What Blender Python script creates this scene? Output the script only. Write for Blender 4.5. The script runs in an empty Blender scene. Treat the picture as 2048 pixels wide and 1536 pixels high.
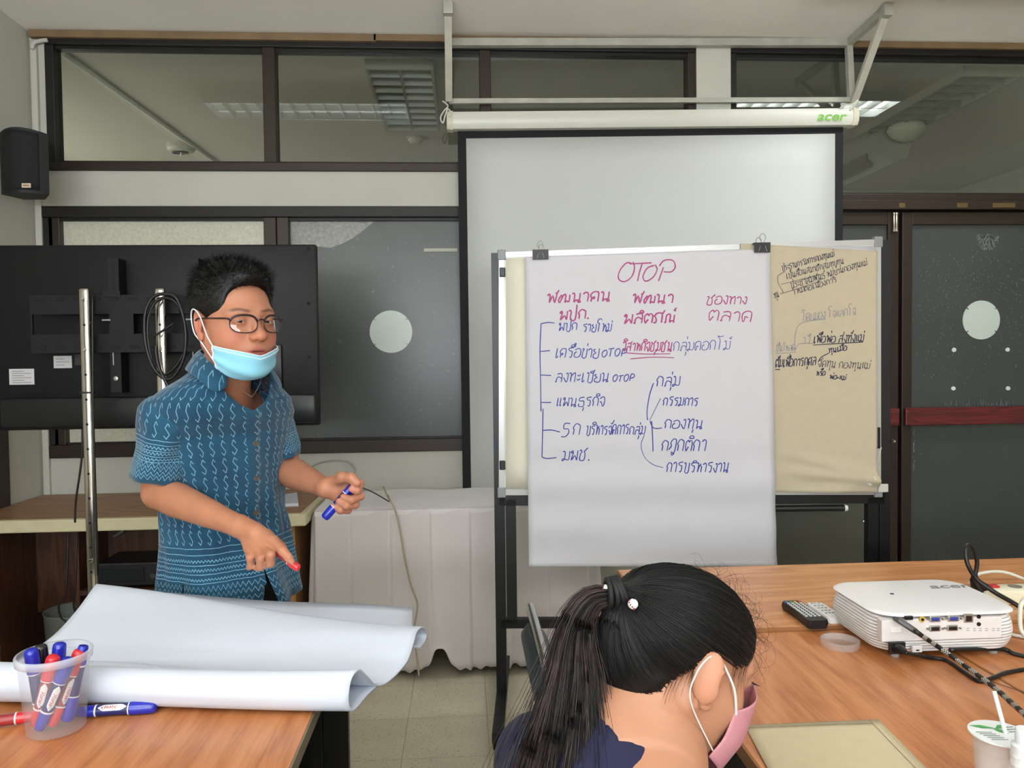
import bpy, bmesh, math, random
import numpy as np
from mathutils import Matrix, Vector, noise
from mathutils.bvhtree import BVHTree
random.seed(7); RNG = np.random.RandomState(7)
PI = math.pi
SC = bpy.context.scene
COL = SC.collection
# ------------------------------------------------------------------ camera
F_PX = 1538.0; CAM_H = 1.38
YAW, PITCH, ROLL = math.atan(95/F_PX), math.atan(48/F_PX), 0.012
_f = Vector((math.sin(YAW)*math.cos(PITCH), math.cos(YAW)*math.cos(PITCH), -math.sin(PITCH)))
_r0 = Vector((math.cos(YAW), -math.sin(YAW), 0)); _u0 = _r0.cross(_f)
CR = _r0*math.cos(ROLL) - _u0*math.sin(ROLL); CU = _u0*math.cos(ROLL) + _r0*math.sin(ROLL); CF = _f
CP = Vector((0, 0, CAM_H))
cam = bpy.data.cameras.new('camera'); camo = bpy.data.objects.new('camera', cam); COL.objects.link(camo)
cam.sensor_width = 36; cam.lens = 36*F_PX/2048; cam.clip_start = 0.05
camo.matrix_world = Matrix(((CR.x, CU.x, -CF.x, CP.x), (CR.y, CU.y, -CF.y, CP.y), (CR.z, CU.z, -CF.z, CP.z), (0, 0, 0, 1)))
SC.camera = camo
# ------------------------------------------------------------------ world, light, exposure
w = bpy.data.worlds.new('world'); SC.world = w; w.use_nodes = True
w.node_tree.nodes['Background'].inputs[0].default_value = (0.80, 0.90, 1.0, 1)
w.node_tree.nodes['Background'].inputs[1].default_value = 1.0
SC.view_settings.view_transform = 'Standard'; SC.view_settings.look = 'None'
SC.view_settings.exposure = -0.12; SC.view_settings.gamma = 1.0; SC.view_settings.use_curve_mapping = False
SC.cycles.max_bounces = 8; SC.cycles.diffuse_bounces = 5; SC.cycles.transparent_max_bounces = 12
TUBE_W = 22.5          # emission of the fluorescent reflectors
def area_light(name, loc, rot, sx, sy, power, color):
    l = bpy.data.lights.new(name, 'AREA'); l.shape = 'RECTANGLE'; l.size = sx; l.size_y = sy
    l.energy = power; l.color = color
    o = bpy.data.objects.new(name, l); COL.objects.link(o); o.location = loc; o.rotation_euler = rot
    return o
# added fill behind the photographer; daylight from windows left of the far room
area_light('ceiling_fill_light', (-0.3, -2.90, 1.75), (math.radians(150), 0, 0), 3.6, 1.6, 500, (0.88, 0.93, 1.0))  # stands for assumed window daylight, tilted up and raised to brighten the ceiling
area_light('far_room_window_light', (-3.35, 5.6, 2.0), (0, math.radians(-90), 0), 1.6, 2.4, 44, (1.0, 0.98, 0.92))
area_light('far_room_fill_light', (3.2, 7.3, 1.6), (math.radians(-105), 0, 0), 1.8, 1.2, 6, (0.98, 0.98, 1.0))  # fill added to lift the right side of the far room

# ------------------------------------------------------------------ helpers
def W(px, py, Y=None, Z=None, X=None, P=None):
    """pixel of the photograph -> point on a real plane (Y=, Z=, X= or (point, normal))"""
    d = CF*F_PX + CR*(px-1024) + CU*(768-py)
    if Y is not None: t = (Y-CP.y)/d.y
    elif Z is not None: t = (Z-CP.z)/d.z
    elif X is not None: t = (X-CP.x)/d.x
    else: t = (P[0]-CP).dot(P[1])/d.dot(P[1])
    return CP + d*t
def lin(c):
    return tuple((v/255/12.92 if v/255 <= 0.04045 else ((v/255+0.055)/1.055)**2.4) for v in c)
MATS = {}
def mat(name, rgb, rough=0.6, metal=0.0, spec=0.5, noise_amt=0.0, noise_scale=20, bump=0.0, bump_scale=60, coat=0, alpha=1, trans=0, sheen=0, emis=0, sss=0):
    if name in MATS: return MATS[name]
    m = bpy.data.materials.new(name); m.use_nodes = True; nt = m.node_tree; b = nt.nodes['Principled BSDF']
    c = lin(rgb)
    b.inputs['Base Color'].default_value = (*c, 1); b.inputs['Roughness'].default_value = rough
    b.inputs['Metallic'].default_value = metal; b.inputs['Specular IOR Level'].default_value = spec
    b.inputs['Coat Weight'].default_value = coat; b.inputs['Alpha'].default_value = alpha
    b.inputs['Transmission Weight'].default_value = trans; b.inputs['Sheen Weight'].default_value = sheen
    if emis: b.inputs['Emission Color'].default_value = (*c, 1); b.inputs['Emission Strength'].default_value = emis
    if sss:
        b.inputs['Subsurface Weight'].default_value = sss; b.inputs['Subsurface Radius'].default_value = (1, .35, .2); b.inputs['Subsurface Scale'].default_value = 0.006
    tc = nt.nodes.new('ShaderNodeTexCoord')
    if noise_amt:
        n = nt.nodes.new('ShaderNodeTexNoise'); n.inputs['Scale'].default_value = noise_scale; n.inputs['Detail'].default_value = 5
        nt.links.new(tc.outputs['Object'], n.inputs['Vector'])
        r = nt.nodes.new('ShaderNodeValToRGB'); r.color_ramp.elements[0].position = .3; r.color_ramp.elements[1].position = .7
        k = 1-noise_amt; r.color_ramp.elements[0].color = (c[0]*k, c[1]*k, c[2]*k, 1)
        k = 1+noise_amt; r.color_ramp.elements[1].color = (min(1, c[0]*k), min(1, c[1]*k), min(1, c[2]*k), 1)
        nt.links.new(n.outputs['Fac'], r.inputs['Fac']); nt.links.new(r.outputs['Color'], b.inputs['Base Color'])
    if bump:
        n = nt.nodes.new('ShaderNodeTexNoise'); n.inputs['Scale'].default_value = bump_scale; n.inputs['Detail'].default_value = 4
        nt.links.new(tc.outputs['Object'], n.inputs['Vector'])
        bp = nt.nodes.new('ShaderNodeBump'); bp.inputs['Strength'].default_value = bump; bp.inputs['Distance'].default_value = 0.002
        nt.links.new(n.outputs['Fac'], bp.inputs['Height']); nt.links.new(bp.outputs['Normal'], b.inputs['Normal'])
    MATS[name] = m
    return m
def wood(name, cols, grain='Y', rough=0.35, scale=1.0, contrast=1.0):
    if name in MATS: return MATS[name]
    m = bpy.data.materials.new(name); m.use_nodes = True; nt = m.node_tree; N = nt.nodes; L = nt.links; b = N['Principled BSDF']
    b.inputs['Roughness'].default_value = rough; b.inputs['Coat Weight'].default_value = 0.15; b.inputs['Coat Roughness'].default_value = 0.25
    tc = N.new('ShaderNodeTexCoord'); mp = N.new('ShaderNodeMapping'); L.new(tc.outputs['Object'], mp.inputs['Vector'])
    s = {'Y': (9, 1.1, 9), 'X': (1.1, 9, 9), 'Z': (9, 9, 1.1)}[grain]
    mp.inputs['Scale'].default_value = tuple(v*scale for v in s); mp.inputs['Rotation'].default_value = (0, 0, 0.03)
    n1 = N.new('ShaderNodeTexNoise'); n1.inputs['Scale'].default_value = 0.55; n1.inputs['Detail'].default_value = 2; L.new(mp.outputs[0], n1.inputs['Vector'])
    # cathedral figure: bands of a stretched noise field
    mu = N.new('ShaderNodeMath'); mu.operation = 'MULTIPLY'; mu.inputs[1].default_value = 85; L.new(n1.outputs['Fac'], mu.inputs[0])
    fr = N.new('ShaderNodeMath'); fr.operation = 'SINE'; L.new(mu.outputs[0], fr.inputs[0])
    m5 = N.new('ShaderNodeMath'); m5.operation = 'MULTIPLY_ADD'; m5.inputs[1].default_value = .5; m5.inputs[2].default_value = .5; L.new(fr.outputs[0], m5.inputs[0])
    n2 = N.new('ShaderNodeTexNoise'); n2.inputs['Scale'].default_value = 9; n2.inputs['Detail'].default_value = 6; n2.inputs['Roughness'].default_value = .65; L.new(mp.outputs[0], n2.inputs['Vector'])
    mx = N.new('ShaderNodeMix'); mx.data_type = 'FLOAT'; mx.inputs[0].default_value = 0.74
    L.new(m5.outputs[0], mx.inputs[2]); L.new(n2.outputs['Fac'], mx.inputs[3])
    mp2 = N.new('ShaderNodeMapping'); L.new(tc.outputs['Object'], mp2.inputs['Vector']); mp2.inputs['Rotation'].default_value = (0, 0, 0.03)
    mp2.inputs['Scale'].default_value = tuple(v*scale*k_ for v, k_ in zip(s, {'Y': (22, 1.6, 22), 'X': (1.6, 22, 22), 'Z': (22, 22, 1.6)}[grain]))
    n3 = N.new('ShaderNodeTexNoise'); n3.inputs['Scale'].default_value = 1; n3.inputs['Detail'].default_value = 4; L.new(mp2.outputs[0], n3.inputs['Vector'])
    m7 = N.new('ShaderNodeMath'); m7.operation = 'MULTIPLY_ADD'; m7.inputs[1].default_value = .55; m7.inputs[2].default_value = -.275; L.new(n3.outputs['Fac'], m7.inputs[0])
    m8 = N.new('ShaderNodeMath'); m8.operation = 'ADD'; L.new(m7.outputs[0], m8.inputs[0]); L.new(mx.outputs[0], m8.inputs[1])
    r = N.new('ShaderNodeValToRGB'); e = r.color_ramp.elements
    e[0].position = .22; e[0].color = (*lin(cols[0]), 1); e[1].position = .78; e[1].color = (*lin(cols[2]), 1)
    k = e.new(.48); k.color = (*lin(cols[1]), 1)
    L.new(m8.outputs[0], r.inputs['Fac']); L.new(r.outputs['Color'], b.inputs['Base Color'])
    MATS[name] = m
    return m
WM = {}
def place(o, parent, origin=Vector((0, 0, 0))):
    m = Matrix.Translation(origin); WM[o.name] = m
    if parent is not None:
        o.parent = parent; o.matrix_local = WM[parent.name].inverted() @ m
    else: o.matrix_local = m
def meta(o, label=None, cat=None, group=None, kind=None):
    if label: o['label'] = label
    if cat: o['category'] = cat
    if group: o['group'] = group
    if kind: o['kind'] = kind
    return o
def empty(name, loc, label=None, cat=None, group=None, parent=None, kind=None):
    o = bpy.data.objects.new(name, None); o.empty_display_size = .05; COL.objects.link(o)
    place(o, parent, Vector(loc)); return meta(o, label, cat, group, kind)
def mesh_obj(name, verts, faces, m, parent=None, smooth=False, label=None, cat=None, group=None, kind=None, uvs=None, cols=None, origin=None):
    v = np.asarray([tuple(p) for p in verts], dtype=float) if not isinstance(verts, np.ndarray) else verts
    if origin is None: org = Vector(((v[:, 0].min()+v[:, 0].max())/2, (v[:, 1].min()+v[:, 1].max())/2, v[:, 2].min()))
    else: org = Vector(origin)
    me = bpy.data.meshes.new(name)
    v = v - np.array(org)
    if isinstance(faces, np.ndarray):
        nf, k = faces.shape
        me.vertices.add(len(v)); me.vertices.foreach_set('co', v.astype(np.float32).ravel())
        me.loops.add(nf*k); me.loops.foreach_set('vertex_index', faces.astype(np.int32).ravel())
        me.polygons.add(nf); me.polygons.foreach_set('loop_start', np.arange(0, nf*k, k, dtype=np.int32))
        me.update(calc_edges=True)
    else:
        me.from_pydata([tuple(p) for p in v], [], faces)
    me.validate()
    if isinstance(m, (list, tuple)):
        for q in m: me.materials.append(q)
    elif m: me.materials.append(m)
    if smooth: me.polygons.foreach_set('use_smooth', [True]*len(me.polygons))
    if uvs is not None:
        ul = me.uv_layers.new(name='UVMap'); li = np.empty(len(me.loops), dtype=np.int32); me.loops.foreach_get('vertex_index', li)
        ul.data.foreach_set('uv', np.asarray(uvs, dtype=np.float32)[li].ravel())
    if cols is not None:
        at = me.color_attributes.new('Col', 'FLOAT_COLOR', 'POINT')
        c4 = np.ones((len(v), 4), dtype=np.float32); c4[:, :3] = cols; at.data.foreach_set('color', c4.ravel())
    o = bpy.data.objects.new(name, me); COL.objects.link(o); place(o, parent, org)
    return meta(o, label, cat, group, kind)
def copy_tree(o, parent=None):
    c = o.copy(); COL.objects.link(c)
    if parent is not None: c.parent = parent; c.matrix_parent_inverse = o.matrix_parent_inverse.copy()
    for ch in o.children: copy_tree(ch, c)
    return c
def basis(d, up=Vector((0, 0, 1))):
    d = d.normalized()
    if abs(d.dot(up)) > .98: up = Vector((1, 0, 0))
    s = d.cross(up).normalized(); return s, s.cross(d).normalized()
def spline(pts, n=8, closed=False):
    P = [Vector(p) for p in pts]; out = []
    if len(P) < 3: return P
    m = len(P)
    for i in range(m if closed else m-1):
        if closed: a, b, c, d = P[(i-1) % m], P[i], P[(i+1) % m], P[(i+2) % m]
        else: a, b, c, d = P[max(i-1, 0)], P[i], P[i+1], P[min(i+2, m-1)]
        for k in range(n):
            t = k/n; out.append(0.5*((2*b)+(c-a)*t+(2*a-5*b+4*c-d)*t*t+(3*b-a-3*c+d)*t**3))
    if not closed: out.append(P[-1])
    return out
class MB:
    def __init__(s): s.v = []; s.f = []; s.mi = []; s.cur = 0; s.M = Matrix()
    def add(s, vs, fs):
        n = len(s.v); s.v += [s.M @ Vector(p) for p in vs]; s.f += [tuple(i+n for i in f) for f in fs]; s.mi += [s.cur]*len(fs); return s
    def box(s, x0, x1, y0, y1, z0, z1, bev=0):
        if bev <= 0:
            vs = [(x, y, z) for x in (x0, x1) for y in (y0, y1) for z in (z0, z1)]
            return s.add(vs, [(0, 1, 3, 2), (4, 6, 7, 5), (0, 4, 5, 1), (2, 3, 7, 6), (0, 2, 6, 4), (1, 5, 7, 3)])
        b = min(bev, (x1-x0)/2.01, (y1-y0)/2.01, (z1-z0)/2.01)
        bm = bmesh.new(); bmesh.ops.create_cube(bm, size=1)
        for q in bm.verts: q.co = Vector((x0+(q.co.x+.5)*(x1-x0), y0+(q.co.y+.5)*(y1-y0), z0+(q.co.z+.5)*(z1-z0)))
        bmesh.ops.bevel(bm, geom=bm.edges[:], offset=b, segments=2, profile=.5, affect='EDGES')
        bm.verts.ensure_lookup_table(); bm.verts.index_update()
        s.add([q.co.copy() for q in bm.verts], [tuple(q.index for q in f.verts) for f in bm.faces]); bm.free(); return s
    def bar(s, a, b, wx, wz, up=Vector((0, 0, 1))):
        a, b = Vector(a), Vector(b); sd, u = basis(b-a, Vector(up)); vs = []
        for p in (a, b):
            for i, j in ((-1, -1), (1, -1), (1, 1), (-1, 1)): vs.append(p+sd*i*wx/2+u*j*wz/2)
        return s.add(vs, [(3, 2, 1, 0), (4, 5, 6, 7), (0, 1, 5, 4), (1, 2, 6, 5), (2, 3, 7, 6), (3, 0, 4, 7)])
    def tube(s, pts, r, n=10, cap=True, closed=False, flat=1.0):
        pts = [Vector(p) for p in pts]; m = len(pts); vs = []; R = r if isinstance(r, (list, tuple, np.ndarray)) else [r]*m
        sd = None
        for i, p in enumerate(pts):
            if closed: d = pts[(i+1) % m]-pts[i-1]
            else: d = pts[min(i+1, m-1)]-pts[max(i-1, 0)]
            if d.length < 1e-9: d = Vector((0, 0, 1))
            d.normalize()
            if sd is None: sd, u = basis(d)
            else:
                sd = (sd-d*sd.dot(d))
                sd = sd.normalized() if sd.length > 1e-6 else basis(d)[0]
                u = sd.cross(d).normalized()
            for k in range(n):
                a = 2*PI*k/n; vs.append(p+sd*math.cos(a)*R[i]+u*math.sin(a)*R[i]*flat)
        fs = []
        for i in range(m if closed else m-1):
            for k in range(n):
                j = (i+1) % m; fs.append((i*n+k, i*n+(k+1) % n, j*n+(k+1) % n, j*n+k))
        if cap and not closed: fs.append(tuple(range(n))[::-1]); fs.append(tuple((m-1)*n+k for k in range(n)))
        return s.add(vs, fs)
    def lathe(s, prof, n=32, c=(0, 0, 0), axis='Z', cap=(True, True), sx=1, sy=1):
        vs = []; fs = []; c = Vector(c)
        for r, z in prof:
            for k in range(n):
                a = 2*PI*k/n; x, y = r*math.cos(a)*sx, r*math.sin(a)*sy
                vs.append(c+Vector({'Z': (x, y, z), 'Y': (x, z, y), 'X': (z, x, y)}[axis]))
        m = len(prof)
        for i in range(m-1):
            for k in range(n): fs.append((i*n+k, i*n+(k+1) % n, (i+1)*n+(k+1) % n, (i+1)*n+k))
        if cap[0]: fs.append(tuple(range(n))[::-1])
        if cap[1]: fs.append(tuple((m-1)*n+k for k in range(n)))
        return s.add(vs, fs)
    def grid(s, fn, nu, nv, closed_u=False):
        vs = [fn(i/(nu if closed_u else nu-1), j/(nv-1)) for j in range(nv) for i in range(nu)]; fs = []
        for j in range(nv-1):
            for i in range(nu if closed_u else nu-1):
                k = (i+1) % nu; fs.append((j*nu+i, j*nu+k, (j+1)*nu+k, (j+1)*nu+i))
        return s.add(vs, fs)
    def prism(s, poly, z0, z1):
        n = len(poly); vs = [(p[0], p[1], z0) for p in poly]+[(p[0], p[1], z1) for p in poly]
        return s.add(vs, [tuple(range(n))[::-1], tuple(range(n, 2*n))]+[(i, (i+1) % n, n+(i+1) % n, n+i) for i in range(n)])
    def build(s, name, m, parent=None, smooth=False, solid=0, auto=None, **k):
        o = mesh_obj(name, s.v, s.f, m, parent, smooth, **k)
        if any(s.mi): o.data.polygons.foreach_set('material_index', s.mi)
        if solid: md = o.modifiers.new('Solidify', 'SOLIDIFY'); md.thickness = solid; md.offset = -1
        if auto is not None:
            o.data.polygons.foreach_set('use_smooth', [True]*len(o.data.polygons))
            try: o.data.set_sharp_from_angle(angle=math.radians(auto))
            except Exception: pass
        return o
def rib(mb, pts, w, off=None):
    """flat pen stroke; pts are Vectors on the sheet, off(p)->normal"""
    n = len(pts); vs = []
    for i, p in enumerate(pts):
        d = (pts[min(i+1, n-1)]-pts[max(i-1, 0)])
        if d.length < 1e-9: d = Vector((1, 0, 0))
        s = d.normalized().cross(off).normalized(); ww = w*(.75+.5*((i*7919) % 10)/20)
        vs += [p+s*ww/2, p-s*ww/2]
    mb.add(vs, [(2*i, 2*i+1, 2*i+3, 2*i+2) for i in range(n-1)])
# ---- signed-distance modelling, meshed with surface nets
class SDF:
    def __init__(s, lo, hi, h):
        s.lo = np.array(lo, dtype=np.float32); s.h = h; s.n = np.ceil((np.array(hi)-s.lo)/h).astype(int)+1
        s.D = np.full(s.n, 9.0, dtype=np.float32)
    def sub(s, lo, hi):
        i0 = np.maximum(0, np.floor((np.array(lo)-s.lo)/s.h).astype(int)); i1 = np.minimum(s.n, np.ceil((np.array(hi)-s.lo)/s.h).astype(int)+1)
        if (i1 <= i0).any(): return None, None
        ax = [s.lo[a]+s.h*np.arange(i0[a], i1[a], dtype=np.float32) for a in range(3)]
        return tuple(slice(i0[a], i1[a]) for a in range(3)), (ax[0][:, None, None], ax[1][None, :, None], ax[2][None, None, :])
    def comb(s, sl, d, k, op):
        A = s.D[sl]
        if op == 'u':
            if k > 0: h = np.maximum(k-np.abs(A-d), 0)/k; s.D[sl] = np.minimum(A, d)-h*h*k*.25
            else: s.D[sl] = np.minimum(A, d)
        elif op == 's':
            d = -d
            if k > 0: h = np.maximum(k-np.abs(A-d), 0)/k; s.D[sl] = np.maximum(A, d)+h*h*k*.25
            else: s.D[sl] = np.maximum(A, d)
        elif op == 'i': s.D[sl] = np.maximum(A, d)
    def cap(s, a, b, r1, r2=None, k=.01, op='u'):
        r2 = r1 if r2 is None else r2; a = np.array(a, dtype=np.float32); b = np.array(b, dtype=np.float32)
        m = max(r1, r2)+k*1.2+s.h*3; sl, P = s.sub(np.minimum(a, b)-m, np.maximum(a, b)+m)
        if sl is None: return s
        ab = b-a; L2 = max(float(ab @ ab), 1e-12)
        q = [P[i]-a[i] for i in range(3)]
        t = np.clip((q[0]*ab[0]+q[1]*ab[1]+q[2]*ab[2])/L2, 0, 1)
        d = np.sqrt((q[0]-t*ab[0])**2+(q[1]-t*ab[1])**2+(q[2]-t*ab[2])**2)-(r1+(r2-r1)*t)
        s.comb(sl, d, k, op); return s
    def chain(s, pts, rs, k=.01, op='u'):
        for i in range(len(pts)-1): s.cap(pts[i], pts[i+1], rs[i], rs[i+1], k, op)
        return s
    def ell(s, c, r, R=None, k=.01, op='u'):
        c = np.array(c, dtype=np.float32); r = np.array(r, dtype=np.float32); m = r.max()+k*1.2+s.h*3
        sl, P = s.sub(c-m, c+m)
        if sl is None: return s
        q = [P[i]-c[i] for i in range(3)]
        if R is not None:
            R = np.array(R, dtype=np.float32); q = [q[0]*R[0, i]+q[1]*R[1, i]+q[2]*R[2, i] for i in range(3)]
        k0 = np.sqrt((q[0]/r[0])**2+(q[1]/r[1])**2+(q[2]/r[2])**2); k1 = np.sqrt((q[0]/r[0]**2)**2+(q[1]/r[1]**2)**2+(q[2]/r[2]**2)**2)
        d = k0*(k0-1)/np.maximum(k1, 1e-6)
        s.comb(sl, d, k, op); return s
    def mesh(s):
        D = s.D; n = D.shape; S = D < 0
        cs = np.zeros(tuple(x-1 for x in n), dtype=np.int8)
        for dx in (0, 1):
            for dy in (0, 1):
                for dz in (0, 1): cs += S[dx:n[0]-1+dx, dy:n[1]-1+dy, dz:n[2]-1+dz]
        act = (cs > 0) & (cs < 8); I = np.argwhere(act); idx = -np.ones(act.shape, dtype=np.int64); idx[act] = np.arange(len(I))
        acc = np.zeros((len(I), 3)); cnt = np.zeros(len(I))
        cor = [(a, b, c) for a in (0, 1) for b in (0, 1) for c in (0, 1)]
        val = {c: D[I[:, 0]+c[0], I[:, 1]+c[1], I[:, 2]+c[2]].astype(float) for c in cor}
        for a in cor:
            for ax in range(3):
                if a[ax] == 0:
                    b = list(a); b[ax] = 1; b = tuple(b); va, vb = val[a], val[b]; m = (va < 0) != (vb < 0)
                    t = np.where(m, va/np.where(m, va-vb, 1), 0); p = np.tile(np.array(a, float), (len(I), 1)); p[:, ax] += t
                    acc[m] += p[m]; cnt[m] += 1
        V = s.lo+s.h*(I+acc/cnt[:, None])
        Fs = []
        for ax in range(3):
            u, v = (ax+1) % 3, (ax+2) % 3; sl0 = [slice(None)]*3; sl1 = [slice(None)]*3; sl0[ax] = slice(0, n[ax]-1); sl1[ax] = slice(1, n[ax])
            A, B = S[tuple(sl0)], S[tuple(sl1)]; E = np.argwhere(A != B)
            E = E[(E[:, u] > 0) & (E[:, v] > 0) & (E[:, u] < n[u]-1) & (E[:, v] < n[v]-1)]
            if len(E) == 0: continue
            flip = A[E[:, 0], E[:, 1], E[:, 2]]
            def g(du, dv):
                q = E.copy(); q[:, u] -= du; q[:, v] -= dv; return idx[q[:, 0], q[:, 1], q[:, 2]]
            q = np.stack([g(1, 1), g(0, 1), g(0, 0), g(1, 0)], 1); q[~flip] = q[~flip][:, ::-1]; Fs.append(q)
        return V, np.concatenate(Fs)
def xform(V, M):
    M = np.array(M); return V @ M[:3, :3].T+M[:3, 3]
# =================================================================== SETTING
YW = 3.95; ZC = 3.012; XL = -2.10; XR = 4.3; YB = -3.0
m_wall = mat('wall_paint', (196, 195, 184), .8, noise_amt=.04, noise_scale=3, bump=.15, bump_scale=40)
m_ceil = mat('ceiling_paint', (246, 243, 236), .85, noise_amt=.03, noise_scale=2)
m_frame = mat('bronze_frame', (52, 42, 34), .45, metal=.3)
m_framed = mat('dark_frame', (28, 25, 23), .5, metal=.2)
m_brown = mat('trim_wood', (128, 104, 74), .6, noise_amt=.15, noise_scale=8)
m_black = mat('black_plastic', (20, 20, 22), .45)
m_blackm = mat('black_metal', (14, 14, 15), .35, metal=.3)
m_white = mat('white_plastic', (228, 228, 226), .35)
m_chrome = mat('chrome', (205, 200, 190), .18, metal=1)
def S(o): o['kind'] = 'structure'; return o
# floor: screed plus vinyl tiles
m_tile = mat('vinyl_tile', (203, 194, 170), .5, noise_amt=.06, noise_scale=5)
def speckle(m, dark, scale, lo=.60):
    nt = m.node_tree; b = nt.nodes['Principled BSDF']; tc = nt.nodes.new('ShaderNodeTexCoord')
    n = nt.nodes.new('ShaderNodeTexNoise'); n.inputs['Scale'].default_value = scale; n.inputs['Detail'].default_value = 3
    nt.links.new(tc.outputs['Object'], n.inputs['Vector']); r = nt.nodes.new('ShaderNodeValToRGB')
    r.color_ramp.elements[0].position = lo; r.color_ramp.elements[1].position = lo+.08
    mx = nt.nodes.new('ShaderNodeMix'); mx.data_type = 'RGBA'
    src = b.inputs['Base Color'].links[0].from_socket
    nt.links.new(n.outputs['Fac'], r.inputs['Fac']); nt.links.new(r.outputs['Color'], mx.inputs[0]); nt.links.new(src, mx.inputs[6])
    mx.inputs[7].default_value = (*lin(dark), 1); nt.links.new(mx.outputs[2], b.inputs['Base Color'])
speckle(m_tile, (150, 140, 118), 160)
fl = S(MB().box(XL-.1, XR+.1, YB-.1, YW, -.12, -.003).build('floor', mat('floor_joint', (150, 142, 124), .8)))
T = .305; tmesh = None
for i in range(-8, 12):
    for j in range(-1, 11):
        x0 = -.235+i*T; y0 = .815+j*T
        if x0 < XL or y0+T > YW or x0 > 2.6: continue
        if tmesh is None:
            o = MB().box(x0+.0008, x0+T-.0008, y0+.0008, y0+T-.0008, -.003, 0).build('tile', m_tile, fl); tmesh = o
        else:
            o = tmesh.copy(); COL.objects.link(o); o.location = tmesh.location+Vector((x0-tx, y0-ty, 0))
        if o is tmesh: tx, ty = x0, y0
S(MB().box(XL-.1, XR+.1, YB-.1, YW, ZC, ZC+.1).build('ceiling', m_ceil))
S(MB().box(XL-.12, XL, YB-.1, YW+.12, 0, ZC).build('wall_left', m_wall))
S(MB().box(XR, XR+.1, YB-.1, YW, 0, ZC).build('wall_right', m_wall))
S(MB().box(XL, XR, YB-.1, YB, 0, ZC).build('wall_front', m_wall))
def wx(px, py=400): return W(px, py, Y=YW).x
def wz(py, px=900): return W(px, py, Y=YW).z
# back wall pieces (upper windows, band, lower windows, sill wall, column, door opening)
ZT = wz(80); Z1 = wz(343, 500); Z2 = wz(413, 500); Z3 = wz(909, 500)
XA = wx(93, 200); XB = wx(1391, 200); XC = wx(1459, 200); XD = wx(85, 600)
TH = .14
wb = MB()
wb.box(XL, XR, YW, YW+TH, ZT, ZC)                        # lintel above
wb.box(XL, XA, YW, YW+TH, Z1, ZT); wb.box(XL, XC, YW, YW+TH, Z2, Z1)
wb.box(XL, XD, YW, YW+TH, 0, Z2); wb.box(XD, XC, YW, YW+TH, 0, Z3)
wb.box(XB, XC, YW-.02, YW+TH, Z1, ZT); wb.box(XB, XC, YW-.02, YW+TH, Z3, Z2)
S(wb.build('wall_back', m_wall))
# far room shell
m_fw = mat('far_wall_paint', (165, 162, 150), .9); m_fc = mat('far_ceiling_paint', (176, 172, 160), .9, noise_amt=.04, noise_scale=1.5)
S(MB().box(-3.5, 6, YW+TH, 7.5, ZC, ZC+.1).build('ceiling_far', m_fc))
S(MB().box(-3.5, 6, 7.4, 7.5, 0, ZC).build('wall_far', m_fw))
S(MB().box(-3.6, -3.5, YW+TH, 7.5, 0, ZC).build('wall_far_left', m_fw))
S(MB().box(4.9, 5.0, YW+TH, 7.5, 0, ZC).build('wall_far_right', m_fw))
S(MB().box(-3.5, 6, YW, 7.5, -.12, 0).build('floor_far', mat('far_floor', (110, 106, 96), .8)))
S(MB().box(XL-1.4, XL-.1, YW+.0, YW+TH, 0, ZC).build('wall_far_front', m_fw))
S(MB().box(XR, 5, YW+.0, YW+TH, 0, ZC).build('wall_far_end', m_fw))
# glass materials
def glass_mat(name, tint, refl=1.0):
    m = bpy.data.materials.new(name); m.use_nodes = True; nt = m.node_tree; nt.nodes.clear()
    o = nt.nodes.new('ShaderNodeOutputMaterial'); t = nt.nodes.new('ShaderNodeBsdfTransparent'); g = nt.nodes.new('ShaderNodeBsdfGlossy')
    t.inputs[0].default_value = (*tint, 1); g.inputs['Roughness'].default_value = 0.0; g.inputs['Color'].default_value = (.95, 1, .98, 1)
    fz = nt.nodes.new('ShaderNodeFresnel'); fz.inputs[0].default_value = 1.5; mu = nt.nodes.new('ShaderNodeMath'); mu.operation = 'MULTIPLY'; mu.inputs[1].default_value = refl; mu.use_clamp = True
    mx = nt.nodes.new('ShaderNodeMixShader'); nt.links.new(fz.outputs[0], mu.inputs[0]); nt.links.new(mu.outputs[0], mx.inputs[0])
    nt.links.new(t.outputs[0], mx.inputs[1]); nt.links.new(g.outputs[0], mx.inputs[2]); nt.links.new(mx.outputs[0], o.inputs[0]); MATS[name] = m; return m
m_glass = glass_mat('window_glass', (.86, .88, .84), 1.6)
def film_mat(name, rgb, dirt=None, dirt_scale=60, lo=.62, rough=.3, spec=.5, band=None):
    """frosted film on glass with worn specks"""
    m = mat(name, rgb, rough, noise_amt=.08, noise_scale=2.5, spec=spec)
    if dirt: speckle(m, dirt, dirt_scale, lo)
    return m
m_film = film_mat('dark_film', (72, 76, 74), (104, 108, 104), 40, .66)
m_pale = mat('obscure_glass', (205, 204, 186), .25, noise_amt=.10, noise_scale=70, bump=.9, bump_scale=45)
m_pale2 = mat('worn_obscure_glass', (140, 142, 134), .25, noise_amt=.22, noise_scale=60, bump=.9, bump_scale=45)
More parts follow.
